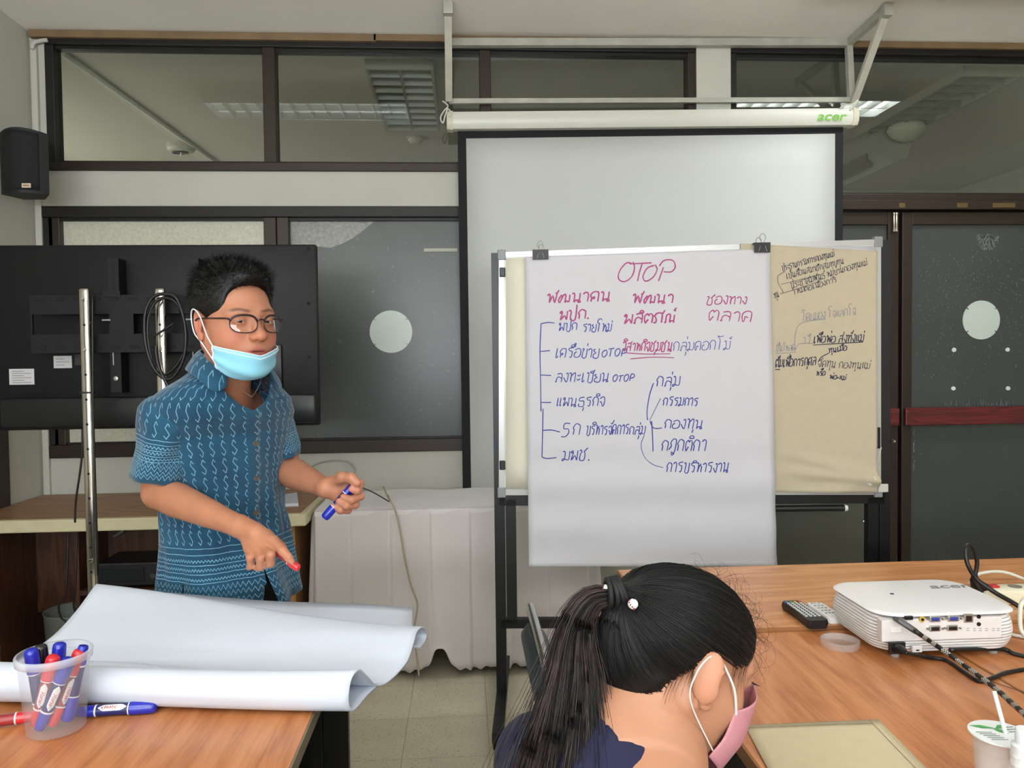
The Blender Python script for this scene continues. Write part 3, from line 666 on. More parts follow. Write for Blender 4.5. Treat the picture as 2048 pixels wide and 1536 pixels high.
cable('power_lead', [W(x, y, Y=2.70) for x, y in ((312, 690), (313, 712), (320, 740), (338, 778), (345, 810))]+[Vector((-1.05, 2.76, .9)), Vector((-1.06, 2.77, .02))], .006, 'thick black lead running down the right chrome pole')
cable('power_lead', [W(x, y, Y=2.705) for x, y in ((185, 590), (186, 800), (187, 860))]+[W(196, 1150, Y=2.705)], .004, 'thin black lead running down the left chrome pole')
cable('power_lead', [W(x, y, Y=2.9) for x, y in ((165, 851), (163, 920), (152, 1000), (150, 1045))], .004, 'thin black lead hanging from the television left of the left chrome pole')
MB().box(xa-.02, xa+.02, YP-.014, YP+.014, W(170, 785, Y=YP).z-.003, W(170, 785, Y=YP).z+.003).build('cable_tie', m_cable, st)

# projection screen and its steel frame ---------------------------------------------------------------
YS = 3.84
m_steel = mat('painted_steel', (176, 176, 164), .4, noise_amt=.10, noise_scale=14, metal=.1)
ps = empty('projection_screen', W(1300, 240, Y=YS), 'white pull-down projection screen with black border and a long white case', 'projection screen')
m_case = mat('case_white', (214, 214, 204), .35)
def caseprof():
    return [(-.034, .052), (.034, .056), (.036, .0), (.030, -.052), (.0, -.056), (-.028, -.054), (-.036, -.01)]
A = W(906, 244, Y=YS); B = W(1700, 236, Y=YS); hz = 16/F_PX*3.85
mb = MB(); pr = [(-.030, hz), (.030, hz), (.034, 0), (.028, -hz), (-.020, -hz), (-.034, -hz*.5), (-.036, hz*.4)]
n = len(pr); mb.add([P_+Vector((0, a, b)) for P_ in (A, B) for a, b in pr], [tuple(range(n)), tuple(range(n, 2*n))[::-1]]+[(i, n+i, n+(i+1) % n, (i+1) % n) for i in range(n)])
mb.build('screen_case', m_case, ps, auto=35)
for P_, s in ((A, -1), (B, 1)):
    mb = MB(); n = len(pr); mb.add([P_+Vector((s*k*.03, a*(1.12-.1*k), b*(1.12-.1*k))) for k in (0, 1) for a, b in pr], [tuple(range(n)), tuple(range(n, 2*n))[::-1]]+[(i, n+i, n+(i+1) % n, (i+1) % n) for i in range(n)]); mb.build('end_cap', mat('cap_cream', (206, 202, 180), .4), ps, auto=35)
m_sfab = mat('screen_fabric', (203, 206, 202), .9); m_sblk = mat('screen_border', (14, 16, 20), .8)
TLs, TRs = W(915, 258, Y=YS+.02), W(1686, 248, Y=YS+.02); BLs, BRs = W(926, 1010, Y=YS+.02), W(1684, 1000, Y=YS+.02)
def sq(u, v): return (TLs*(1-u)+TRs*u)*(1-v)+(BLs*(1-u)+BRs*u)*v
bu, bv = 16.5/771, 19/750
MB().grid(lambda u, v: sq(bu+u*(1-2*bu), bv+v*(1-bv-.03)), 12, 12).build('screen_fabric', m_sfab, ps, True, solid=.001)
mb = MB(); mb.grid(lambda u, v: sq(u, v*bv), 4, 2); mb.grid(lambda u, v: sq(u*bu, bv+v*(1-bv)), 2, 8); mb.grid(lambda u, v: sq(1-bu+u*bu, bv+v*(1-bv)), 2, 8); mb.grid(lambda u, v: sq(bu+u*(1-2*bu), .97+v*.03), 4, 2)
mb.build('black_border', m_sblk, ps, solid=.001)
mb = MB(); mb.bar(BLs+Vector((0, 0, -.01)), BRs+Vector((0, 0, -.01)), .02, .02); mb.build('weight_bar', m_sblk, ps)
def text_obj(name, s, size, M, m, parent, shear=0, bold=0.0, sx=1.0):
    cu = bpy.data.curves.new(name, 'FONT'); cu.body = s; cu.size = size; cu.shear = shear; cu.offset = bold; cu.extrude = .0002; cu.align_x = 'CENTER'; cu.align_y = 'CENTER'; cu.resolution_u = 4
    tmp = bpy.data.objects.new(name, cu); COL.objects.link(tmp); dg = bpy.context.evaluated_depsgraph_get(); me = bpy.data.meshes.new_from_object(tmp.evaluated_get(dg))
    bpy.data.objects.remove(tmp); V = np.array([M @ Vector((v.co.x*sx, v.co.y, v.co.z)) for v in me.vertices]); Fc = [tuple(p.vertices) for p in me.polygons]
    return mesh_obj(name, V, Fc, m, parent)
p = W(1662, 233, Y=YS-.038)
text_obj('lettering', 'acer', .062, Matrix.Translation((p.x, YS-.0375, p.z)) @ Matrix.Rotation(PI/2, 4, 'X'), mat('logo_green', (110, 178, 60), .4), ps, .25, .0012, 1.35)
# steel frame
fr = empty('steel_frame', W(1300, 90, Y=YS), 'pale welded steel bracket frame below the ceiling that holds up the projection screen', 'frame')
YF = YW-.045; bw = .036
TL_, TR_ = W(896, 86, Y=YF), W(1697, 86, Y=YF); bL, bR = W(898, 203, Y=YF), W(1703, 208, Y=YF)
mb = MB(); mb.bar(TL_, TR_, bw, .036); mb.build('top_bar', m_steel, fr)
mb = MB(); mb.bar(W(898, 203, Y=YF), W(1703, 200, Y=YF), .02, .024); mb.build('lower_bar', m_steel, fr)
for a, b, cxp, e in ((TL_, bL, (896, 14), -1), (TR_, bR, (1774, 18), 1)):
    MB().bar(a, b, .030, .030, (0, 1, 0)).build('upright', m_steel, fr)
    c_ = W(*cxp, Z=ZC-.022)
    mb = MB(); mb.bar(a+Vector((0, 0, .0)), Vector((c_.x, c_.y, c_.z)), .03, .034); mb.build('ceiling_arm', m_steel, fr)
    mb = MB(); mb.bar(c_, b+Vector((0, -.02, .0)), .034, .026); mb.build('strut', mat('strut_cream', (196, 194, 180), .4, noise_amt=.08, noise_scale=20), fr)
    MB().box(c_.x-.022, c_.x+.022, c_.y-.02, c_.y+.02, c_.z-.035, ZC-.001, .003).build('strut_socket', m_steel, fr)
rope = mat('white_rope', (205, 203, 192), .8)
def cord(name, pts, r, label, cat='rope', m=rope): mb = MB(); mb.tube(spline(pts, 6), r, 6); return mb.build(name, m, smooth=True, label=label, cat=cat)
cord('rope', [W(x, y, Y=YS-.04) for x, y in ((885, 202), (896, 212), (888, 222), (881, 236), (886, 246), (890, 232), (896, 218), (902, 228), (898, 234))], .004, 'white rope knotted round the left end of the screen case')
cord('rope', [W(x, y, Y=YS-.04) for x, y in ((1680, 216), (1692, 210), (1706, 208), (1716, 200), (1708, 212), (1700, 220))], .004, 'white rope knotted round the right end of the screen case')

# white skirted table -----------------------------------------------------------------------------------
m_cloth = mat('white_cloth', (226, 222, 220), .85, sheen=.2); m_skirt = mat('skirt_cloth', (214, 207, 205), .8, bump=.12, bump_scale=90, sheen=.3)
kx0, kx1, ky0, ky1, kz = -.655, .575, 3.36, 3.87, .735
kt = empty('skirted_table', (0, 3.6, 0), 'long white skirted table behind the whiteboard stand', 'table')
MB().box(kx0+.01, kx1-.01, ky0+.01, ky1, kz-.03, kz-.004).build('table_top', mat('plain_board', (190, 180, 160), .6), kt)
for x in (kx0+.06, kx1-.06):
    for y in (ky0+.08, ky1-.06): MB().lathe([(.014, 0), (.014, kz-.03)], 12, (x, y, 0)).build('leg', m_chrome, kt, True)
cl = MB()
def ctop(u, v):
    x = kx0+(kx1-kx0)*u; y = ky0-.004+(ky1-ky0+.004)*v; return Vector((x, y, kz+.002+.004*math.sin(x*17+y*5)*math.sin(y*23)*min(1, v*4)))
cl.grid(ctop, 60, 16); o = cl.build('tablecloth', m_cloth, None, True, label='smooth white cloth laid over the skirted table top', cat='tablecloth')
sk = MB()
def skirt(s, v):
    # s along perimeter: left side then front then right side; knife pleats
    L0 = ky1-ky0; L1 = kx1-kx0; tot = L0*2+L1; d = s*tot
    if d < L0: base = Vector((kx0, ky1-d, 0)); nrm = Vector((-1, 0, 0)); al = d
    elif d < L0+L1: base = Vector((kx0+d-L0, ky0, 0)); nrm = Vector((0, -1, 0)); al = d
    else: base = Vector((kx1, ky0+d-L0-L1, 0)); nrm = Vector((1, 0, 0)); al = d
    per = .172; ph = ((al+.02) % per)/per
    pl = (ph**1.2)*.030 if ph < .94 else .030*(1-(ph-.94)/.06)
    z = kz+.004-(kz-.004-.028)*v
    if v < .05: pl *= v/.05
    flare = .02*v+.006*math.sin(al*7+1)*v*v+pl*(.55+.8*v)
    b = 0
    if abs(d-(L0+.52)) < .16: b = math.exp(-((d-(L0+.52))/.05)**2)*.03*v     # bunched fold by the cord
    hem = .006*math.sin(al*61)+.004*math.sin(al*143)
    lift = .10*math.exp(-((d-(L0+.50+.03))/.05)**2)*max(0, v-.85)/.15
    return base+nrm*(flare+b)+Vector((0, 0, z+hem*v**8+lift))
sk.grid(skirt, 520, 26); sk.build('skirt', m_skirt, kt, True, solid=.0015)
mb = MB(); mb.bar((kx0, ky0-.004, kz-.012), (kx1, ky0-.004, kz-.012), .004, .02); mb.build('skirt_band', m_cloth, kt)
cordm = mat('tan_cord', (176, 164, 140), .7)
cord('cord', [W(767, 974, Y=3.60), W(775, 992, Y=3.45), W(783, 1004, Y=3.335), W(776, 990, Y=3.38), W(790, 1020, Y=3.325), W(800, 1060, Y=3.315), W(809, 1115, Y=3.30), W(822, 1170, Y=3.29), W(835, 1210, Y=3.285), W(829, 1260, Y=3.28), W(836, 1330, Y=3.27), W(838, 1352, Y=3.25)], .004, 'tan cord hanging down the front of the white table skirt', 'cord', cordm)
cord('wire', [W(720, 974, Y=3.5), W(745, 984, Y=3.45), W(778, 1003, Y=3.35)], .0028, 'thin dark wire stretched over the white table towards the tan cord', 'wire', mat('dark_wire', (70, 66, 62), .5))
cord('wire', [Vector((W(600, 948, Y=3.9).x, 3.925, .80)), W(625, 932, Y=3.93), W(655, 922, Y=3.92), W(690, 922, Y=3.92), W(708, 934, Y=3.9), W(708, 948, Y=3.88), W(690, 956, Y=3.86)], .005, 'pale cable curling along the wall above the white table', 'wire', mat('grey_wire', (170, 168, 158), .5))

# tables in front ----------------------------------------------------------------------------------------
WC = ((164, 98, 54), (188, 120, 70), (202, 138, 88))
m_tabY = wood('table_veneer_lengthwise', WC, 'Y', .32); m_tabX = wood('table_veneer_crosswise', ((176, 112, 64), (198, 136, 84), (212, 154, 102)), 'X', .32)
m_edge = mat('table_edge', (120, 106, 86), .5)
m_edge2 = mat('tan_edge', (150, 100, 58), .5)
def table(name, x0, x1, y0, y1, zt, m, label, legs=True, modesty=None, group=None, em=None):
    t = empty(name, ((x0+x1)/2, (y0+y1)/2, 0), label, 'table', group)
    MB().box(x0+.004, x1-.004, y0+.004, y1-.004, zt-.024, zt, .001).build('table_top', m, t)
    MB().box(x0, x0+.004, y0, y1, zt-.026, zt-.0005, .001).box(x1-.004, x1, y0, y1, zt-.026, zt-.0005, .001).box(x0+.004, x1-.004, y0, y0+.004, zt-.026, zt-.0005).box(x0+.004, x1-.004, y1-.004, y1, zt-.026, zt-.0005).build('edge_band', em or m_edge, t)
    for x in (x0+.05, x1-.05):
        for y in (y0+.05, y1-.05): MB().box(x-.02, x+.02, y-.02, y+.02, 0, zt-.026, .003).build('leg', m_blackm, t)
    MB().box(x0+.05, x1-.05, y1-.06, y1-.045, .28, zt-.026).build('modesty_panel', m_black, t)
    return t
tl = table('meeting_table', -2.05, -.277, .82, 1.68, .75, m_tabY, 'orange wood table at bottom left carrying the rolled white paper')
xe = W(700, 1490, Y=1.64).x
MB().box(-.36, -.34, .95, 1.64, .02, .725).build('end_panel', m_blackm, tl); MB().box(-.60, xe, 1.62, 1.64, .02, .725).build('corner_panel', m_blackm, tl)
xr0 = W(1232, 1137, Z=.752).x
table('meeting_table', xr0, 1.038, .45, 1.72, .744, m_tabY, 'orange wood table under the projector, nearest to the woman in navy', em=m_edge2)
table('meeting_table', 1.041, 2.4, .45, 1.72, .744, m_tabY, 'orange wood table at the right edge, carrying the trailing black cables', em=m_edge2)
table('meeting_table', xr0, 2.6, 1.724, 2.25, .752, m_tabX, 'orange wood table with sideways grain in front of the whiteboard stand', em=m_edge2)
p = W(1224, 1152, Z=.74); MB().box(xr0-.0125, xr0-.0005, 2.14, 2.17, .722, .744).build('table_clip', mat('clip_cream', (190, 184, 160), .5), None, label='small pale metal clip on the far left corner of the sideways grained table', cat='clip')
# =================================================================== WHITEBOARD STAND AND SHEETS
bl = Vector((.125, 2.97, 0)); br_ = Vector((1.557, 2.84, 0)); bd = (br_-bl).normalized(); bn = Vector((bd.y, -bd.x, 0)).normalized()   # normal towards the room
if bn.y > 0: bn = -bn
def BP(px, py, off=0.0): return W(px, py, P=(bl+bn*off, bn))
ws = empty('whiteboard_stand', (bl+br_)/2, 'black steel whiteboard stand on wheels with paper sheets clipped to it', 'whiteboard stand')
m_bs = mat('stand_black', (13, 13, 15), .4)
def vbar(px_, y0, y1, w_, name='post', off=0, d=.03):
    a = BP(px_, y0, off); b = BP(px_, y1, off); mb = MB(); mb.bar(Vector((a.x, a.y, a.z)), Vector((a.x, a.y, b.z)), w_, d, (0, 1, 0)); return mb.build(name, m_bs, ws)
pL = BP(993, 507); pR = BP(1767, 482)
def post(P_, z0, z1, w_): mb = MB(); mb.bar(Vector((P_.x, P_.y, z0)), Vector((P_.x, P_.y, z1)), w_, .036, tuple(bn)); return mb.build('post', m_bs, ws)
post(pL, .05, pL.z, .040); post(pR, .05, pR.z, .040)
iL = pL+bd*.043; iR = pR-bd*.043
zc = BP(1030, 998).z
zl = BP(1100, 1245).z; post(iL, zl, zc, .040); post(iR, zl, zc, .040)
for (z, nm) in ((zc, 'cross_bar'), (BP(1100, 1245).z, 'cross_bar')):
    mb = MB(); mb.bar(Vector((pL.x, pL.y, z)), Vector((pR.x, pR.y, z)), .036, .046 if z == zc else .034); mb.build(nm, m_bs, ws)
for P_ in (pL, pR):
    mb = MB(); mb.bar(Vector((P_.x, P_.y, .075))-bn*.36, Vector((P_.x, P_.y, .075))+bn*.36, .04, .035); mb.build('foot', m_bs, ws)
    for s in (-.34, .34):
        c_ = Vector((P_.x, P_.y, .0))+bn*s; mb = MB(); mb.M = Matrix.Translation(c_+Vector((0, 0, .026))) @ Matrix.Rotation(PI/2, 4, 'Y'); mb.lathe([(.012, -.013), (.024, -.012), (.026, -.006), (.026, .006), (.024, .012), (.012, .013)], 20); mb.M = Matrix(); mb.box(c_.x-.018, c_.x+.018, c_.y-.01, c_.y+.01, .03, .062, .003); mb.build('caster', m_bs, ws, auto=40)
for y in (545, 930):
    p = BP(1003, y, .02); MB().box(p.x-.008, p.x+.014, p.y-.012, p.y+.012, p.z-.018, p.z+.018, .003).build('board_clamp', m_bs, ws)
p = BP(1755, 870, .02); MB().box(p.x-.008, p.x+.006, p.y-.012, p.y+.012, p.z-.05, p.z+.03, .003).build('board_clamp', m_bs, ws)
# board panel
wb_ = empty('whiteboard', BP(1380, 980, .02), 'wide whiteboard with aluminium rim, mostly covered by paper sheets', 'whiteboard')
m_wb = mat('whiteboard_enamel', (222, 222, 214), .2); m_al = mat('aluminium_rim', (188, 188, 186), .35, metal=.5); m_cor = mat('grey_corner', (140, 142, 146), .5)
a, b, c, d = BP(1003, 510, .02), BP(1756, 484, .02), BP(1756, 984, .02), BP(1003, 985, .02)
mb = MB(); k = bn*.016; mb.add([a, b, c, d, a-k, b-k, c-k, d-k], [(3, 2, 1, 0), (4, 5, 6, 7), (0, 1, 5, 4), (1, 2, 6, 5), (2, 3, 7, 6), (3, 0, 4, 7)]); mb.build('panel', m_wb, wb_)
for P_, Q_ in ((a, b), (b, c), (d, c), (a, d)): mb = MB(); mb.bar(P_-k*.4, Q_-k*.4, .020, .020, tuple(bn)); mb.build('rim', m_al, wb_)
for P_ in (a, b, c, d): mb = MB(); mb.M = Matrix.Translation(P_-k*.4); mb.box(-.016, .016, -.013, .013, -.020, .020, .004); mb.build('rim_corner', m_cor, wb_)
p = BP(1770, 976, .025); MB().box(p.x-.028, p.x+.012, p.y-.004, p.y+.004, p.z-.016, p.z+.016, .003).build('corner_cap', mat('cap_white', (210, 208, 200), .5), ws)
# sheets
def sheet_map(c4, off0, offf):
    P4 = [BP(x, y, off0) for x, y in c4]
    def f(u, v, e=0):
        p = (P4[0]*(1-u)+P4[1]*u)*(1-v)+(P4[3]*(1-u)+P4[2]*u)*v
        return p+bn*(offf(u, v)+e)
    def inv(px_, py_, e=.0012):
        u = v = .5
        for _ in range(7):
            q = f(u, v); pt = W(px_, py_, P=(q, bn)); b0 = P4[0]
            # bilinear inverse by Newton on the flat patch
            for __ in range(3):
                q = f(u, v); du = (f(u+.01, v)-q)/.01; dv = (f(u, v+.01)-q)/.01; r = pt-q
                ax, ay, bx, by = du.dot(bd), du.z, dv.dot(bd), dv.z; det = ax*by-ay*bx; rx, ry = r.dot(bd), r.z
                u += (rx*by-ry*bx)/det; v += (ax*ry-ay*rx)/det
        return f(u, v, e)
    return f, inv
def main_off(u, v):
    o_ = .004+.016*max(0, v-.1)
    if v > .55: o_ += .006*math.sin((v-.55)*42)*min(1, (v-.55)*6)*(1-.3*u)
    if v > .9: o_ += .05*(v-.9)**1.3*3
    if u > .93: o_ -= .03*((u-.93)/.07)**2*max(0, v-.4)*.9
    o_ += .0012*math.sin(v*23)*math.sin(u*3+1)
    return o_
fM, iM = sheet_map(((1050, 514), (1539, 498), (1553, 1129), (1058, 1129)), .045, main_off)
m_ps = mat('flip_paper', (204, 203, 209), .85); m_kr = mat('kraft_paper', (190, 179, 154), .85, noise_amt=.03, noise_scale=30, bump=.25, bump_scale=14)
ms = MB(); ms.grid(lambda u, v: fM(u, v), 40, 90); main = ms.build('flip_chart_sheet', m_ps, None, True, solid=.0006, label='large white paper sheet with magenta and blue handwriting clipped to the whiteboard stand', cat='paper')
fC, iC = sheet_map(((1012, 517), (1200, 512), (1200, 977), (1012, 978)), .024, lambda u, v: .002)
MB().grid(fC, 6, 12).build('cream_sheet', mat('cream_paper', (222, 218, 200), .85), None, True, solid=.0005, label='plain cream sheet on the left of the whiteboard, mostly behind the white one', cat='paper')
def kr_off(u, v):
    cr = .014*math.exp(-((v-.80-.14*u)/.022)**2)+.016*math.exp(-((v-.90-.05*u)/.02)**2)+.009*math.exp(-((v-.98-.0*u+.12*(u-.8))/.03)**2)
    return .003+cr*max(0, min(1, (u-.25)*4))+.004*math.sin(u*5+v*3)+.014*max(0, v-.9)*u*5
fK, iK = sheet_map(((1480, 487), (1755, 502), (1752, 984), (1490, 984)), .026, kr_off)
MB().grid(fK, 60, 90).build('kraft_sheet', m_kr, None, True, solid=.0005, label='brown sheet with black handwriting on the right of the whiteboard', cat='paper')
fB, iB = sheet_map(((1560, 493), (1752, 492), (1754, 980), (1560, 980)), .0225, lambda u, v: .001)
MB().grid(fB, 5, 5).build('under_sheet', m_ps, None, True, solid=.0005, label='white sheet showing as a thin edge behind the brown one', cat='paper')
mb = MB(); q = [iK(x, y, .003) for x, y in ((1734, 968), (1741, 972), (1752, 958), (1747, 952))]; mb.add(q, [(0, 1, 2, 3)]); mb.build('tape', m_tape, bpy.data.objects['kraft_sheet'], solid=.0003)
# binder clips
def clip(px_, py_, w_, label, hx):
    p = BP(px_, py_, .05); t = empty('binder_clip', p, label, 'binder clip', None)
    h = .036; mb = MB(); n = 2
    mb.add([p+bd*x+Vector((0, 0, z))+bn*y for x in (-w_/2, w_/2) for (y, z) in ((.010, -h/2), (.013, -h/2), (-.014, h/2+.001), (.012, h/2), (-.040, h/2), (-.040, -h/2), (-.043, -h/2))], [])
    mb.v = []; mb.f = []; mb.mi = []
    A_ = [(.008, -h/2), (.012, h/2), (-.052, h/2), (-.048, -h/2)]; th = .0012
    for (y0, z0), (y1, z1) in zip(A_[:-1], A_[1:]):
        q = [p+bd*sx*w_/2+bn*y+Vector((0, 0, z)) for sx in (-1, 1) for y, z in ((y0, z0), (y1, z1))]
        mb.add(q, [(0, 1, 3, 2)])
    mb.build('clip_body', m_black, t, solid=.0012)
    mb = MB()
    mb.tube(spline([p+bn*.011+bd*(x+hx*k)+Vector((0, 0, z)) for k, (x, z) in enumerate(((-.014, -.016), (-.008, .005), (-.005, .022), (-.012, .036), (-.006, .050), (.004, .050), (.010, .036), (.004, .022), (.008, .005), (.014, -.016)))], 5), .0011, 6)
    mb.build('wire_handle', mat('clip_wire', (140, 138, 132), .25, metal=.9), t, True)
    mb = MB(); mb.tube(spline([p-bn*.052+bd*(x+.004)+Vector((0, 0, z)) for x, z in ((-.014, -.016), (-.006, .010), (-.010, .034), (-.004, .046), (.004, .046), (.010, .034), (.006, .010), (.014, -.016))], 5), .0011, 6)
    mb.build('wire_handle', mat('clip_wire', (140, 138, 132), .25, metal=.9), t, True)
clip(1081, 510, .060, 'black binder clip at the top left of the white sheet', 0)
clip(1523, 496, .060, 'black binder clip at the top right of the white sheet', .0004)
# grey board and black rod below the whiteboard
p, q = W(1552, 1010, Y=3.35), W(1733, 1128, Y=3.35)
gb = empty('grey_panel', ((p.x+q.x)/2-.1, 3.36, 0), 'dark grey panel with a thin pale edge standing low behind the whiteboard stand', 'panel')
MB().box(p.x-.25, q.x, 3.35, 3.37, 0, p.z, .002).build('panel_board', mat('grey_board', (84, 84, 74), .6), gb); MB().box(q.x, q.x+.010, 3.348, 3.372, 0, p.z+.01, .002).build('panel_edge', m_al, gb)
pp = W(1727, 1043, Y=3.345); MB().lathe([(.006, 0), (.006, -.006), (.002, -.008)], 10, pp, 'Y').build('edge_screw', m_chrome, gb)
p, q = BP(1500, 1018, .012), BP(1688, 1016, .012); t = empty('pointer_rod', p, 'black rod with a white end below the whiteboard', 'rod'); mb = MB(); mb.tube([p, q], .0125, 14); mb.build('rod', m_black, t, auto=50)
mb = MB(); mb.tube([q, q+bd*.012], [.0135, .011], 14); mb.build('end_cap', m_white, t, auto=50)
mb = MB(); mb.box(iL.x-.01, iL.x+.02, iL.y-.02, iL.y+.02, zc-.04, zc-.02); p = BP(1760, 970); 
cord('rope', [BP(1755, 928, .04), BP(1760, 905, .045), BP(1763, 895, .04)], .0015, 'tiny white thread hanging on the right post of the whiteboard stand')

# ---- handwriting -------------------------------------------------------------------------------------
GL = {
'ก': "1,0 1,5 0,6 2,10 5,9 6,7 6,0", 'ข': "0,9 1,10 2,9 1,7 1,0 5,0 5,10", 'ค': "1,0 1,3 3,5 3,3 1,4 0,7 2,10 5,10 6,8 6,0", 'ง': "2,9 3,10 4,9 4,2 3,0 0,5",
'จ': "0,8 2,10 4,10 5,7 5,2 4,0 3,1 2,4 0,5", 'ช': "0,9 1,10 2,8 1,6 1,0 5,0 5,7 4,8 7,12", 'ซ': "0,8 1,10 2,8 3,10 2,6 2,0 5,0 5,7 4,8 7,12", 'ฒ': "1,7 2,9 0,4 1,0 3,8 5,9 5,0 6,2 8,1 8,9", 'ณ': "0,1 1,0 1,8 3,10 4,8 4,0 5,2 7,1 7,0 7,9",
'ด': "4,4 2,5 2,2 1,0 0,7 2,10 5,10 6,7 6,0", 'ต': "3,4 2,2 1,0 0,7 2,10 3,8 4,10 6,8 6,0", 'ถ': "1,3 0,1 2,0 1,6 0,7 2,10 5,10 6,7 6,0", 'ท': "0,9 1,10 2,8 2,0 2,6 5,10 6,8 6,0", 'ธ': "6,10 4,10 1,9 1,6 5,6 6,5 6,0 1,0 1,3",
'น': "0,9 1,10 2,8 2,0 3,2 6,2 7,0 5,0 6,3 6,10", 'บ': "0,9 1,10 2,8 2,0 6,0 6,10", 'ป': "0,9 1,10 2,8 2,0 6,0 6,16", 'ผ': "2,8 0,8 1,10 2,8 1,0 4,5 6,0 6,10", 'พ': "0,8 1,10 2,8 2,0 4,8 6,0 7,10",
'ภ': "0,1 1,0 2,2 1,6 0,7 2,10 5,10 6,7 6,0", 'ม': "0,9 1,10 2,8 2,1 0,0 1,2 6,1 6,10", 'ย': "2,9 0,8 3,5 1,4 1,0 6,0 6,10", 'ร': "6,10 4,10 1,9 2,7 5,6 5,1 4,0 3,1", 'ล': "0,1 1,0 1,4 3,6 6,4;1,9 4,10 6,8 6,0",
'ว': "0,9 3,10 5,8 5,1 4,0 3,2", 'ส': "0,1 1,0 1,4 3,6 6,4;1,9 4,10 6,8 6,0;5,9 7,12", 'ศ': "4,4 2,5 2,2 1,0 0,7 2,10 5,10 6,7 6,0;5,9 7,12", 'ห': "0,9 1,10 2,8 2,0 3,6 5,9 4,7 6,6 6,0", 'อ': "2,6 0,5 0,1 3,0 6,2 6,8 3,10 0,8",
'ฎ': "0,1 2,4 1,7 3,10 6,9 6,0 4,-4 3,-1 6,-3", 'ะ': "0,8 2,7 3,9;0,3 2,2 3,4", 'า': "0,8 2,10 4,8 4,0", 'เ': "1,10 1,1 2,0 3,2", 'แ': "1,10 1,1 2,2;4,10 4,1 5,2", 'โ': "2,1 3,1 3,11 0,12 1,15 6,13", 'ใ': "3,0 3,6 3,11 1,11 0,13 1,16 4,17 6,15", 'ไ': "3,0 3,6 3,10 2,13 0,16 3,15 6,16",
'O': "5,10 1,8 0,4 2,0 5,1 7,5 6,9 4,10", 'T': "0,9 8,10;4,10 3,0", 'P': "1,0 2,10 6,10 8,7 6,5 2,4", '5': "5,10 1,10 1,6 4,6 5,3 3,0 0,0", '.': "0,0 1,0 0,1", '+': "0,4 4,4;2,6 2,2",
'ๆ': "0,9 2,9 1,6 3,10 5,9 5,-3"}
MK = {'่': "0,12 0,15", '้': "-2,14 0,12 1,15", 'ั': "-2,12 0,11 2,15", 'ิ': "-4,11 1,11 0,13 -3,13 -4,11", 'ี': "-4,11 1,11 0,13 -3,13 -4,11;1,11 2,15", 'ึ': "-4,11 1,11 0,13 -3,13 -4,11", 'ื': "-4,11 1,11 0,13 -3,13 -4,11;0,11 1,15;2,11 2,15", 'ุ': "0,-1 1,-2 0,-5", 'ู': "-3,-1 -3,-4 0,-4 0,-1", '์': "0,13 1,14 -1,14 2,17", '็': "-3,12 0,12 -1,14 2,13"}
def parse(s): return [[tuple(map(float, q.split(','))) for q in st.split()] for st in s.split(';')]
GLP = {k: parse(v) for k, v in GL.items()}; MKP = {k: parse(v) for k, v in MK.items()}
WR = random.Random(3)
def write(mb, text, x0, y0, x1, y1, h, pen, inv, slant=.18, adv=.8):
    """letters from baseline pixel (x0,y0) to (x1,y1), body height h px"""
    cells = []; x = 0; last = 0
    for ch in text:
        if ch == ' ': x += 4; continue
        if ch in MKP: cells.append((MKP[ch], last, 1)); continue
        g = GLP.get(ch)
        if g is None: continue
        wd = max(p[0] for s_ in g for p in s_); cells.append((g, x, 0)); last = x+wd; x += wd+1.7
    tot = max(x-1.7, 1); L = math.hypot(x1-x0, y1-y0); ux, uy = (x1-x0)/L, (y1-y0)/L; sx = L/tot; sy = h/10
    for g, ox, mk in cells:
        jy = WR.uniform(-.5, .5); jx = WR.uniform(-.3, .3); js = WR.uniform(.92, 1.1)
        for st_ in g:
            pts = []
            for (a, b) in st_:
                b_ = b*js*sy; a_ = (a+ox+jx)*sx+slant*b_
                if mk: a_ = ox*sx+a*sy*.8+slant*b_
                pts.append((x0+a_*ux+(b_+jy)*uy, y0+a_*uy-(b_+jy)*ux*1.0))
            if len(pts) > 2:
                sp = spline([Vector((p[0], p[1], 0)) for p in pts], 3)
            else: sp = [Vector((p[0], p[1], 0)) for p in pts]
            rib(mb, [inv(p.x, p.y) for p in sp], pen, bn)
def strokes(mb, lst, pen, inv, sm=4):
    for st_ in lst:
        sp = spline([Vector((a, b, 0)) for a, b in st_], sm) if len(st_) > 2 else [Vector((*st_[0], 0)), Vector((*st_[1], 0))]
        rib(mb, [inv(p.x, p.y) for p in sp], pen, bn)
m_mag = mat('magenta_ink', (158, 34, 108), .5); m_blu = mat('blue_ink', (26, 42, 142), .5); m_blk = mat('black_ink', (30, 32, 66), .5); m_gry = mat('grey_ink', (120, 126, 140), .5)
PW = .0056
# title traced from the photograph's strokes
mb = MB(); X = lambda a, b: (980+a/3.531, 460+b/3.531)
strokes(mb, [[X(a, b) for a, b in s_] for s_ in (
 [(1000, 235), (960, 235), (915, 290), (908, 345), (950, 365), (1000, 330), (1020, 270), (1010, 225)],
 [(985, 240), (1140, 232)], [(1075, 235), (1055, 300), (1042, 362)],
 [(1160, 250), (1110, 270), (1080, 330), (1100, 362), (1150, 335), (1180, 280), (1165, 245)],
 [(1225, 262), (1190, 360)], [(1195, 255), (1230, 215), (1290, 215), (1308, 260), (1280, 295), (1225, 295)])], PW, iM)
for t_, x0, y0, x1, y1, h in (('พัฒนาคน', 1093, 606, 1218, 602, 18), ('ผปก.', 1118, 640, 1176, 637, 17), ('พัฒนา', 1264, 607, 1344, 606, 17), ('ผลิตภัณฑ์', 1246, 648, 1346, 645, 18)):
    write(mb, t_, x0, y0, x1, y1, h, PW*1.15, iM)
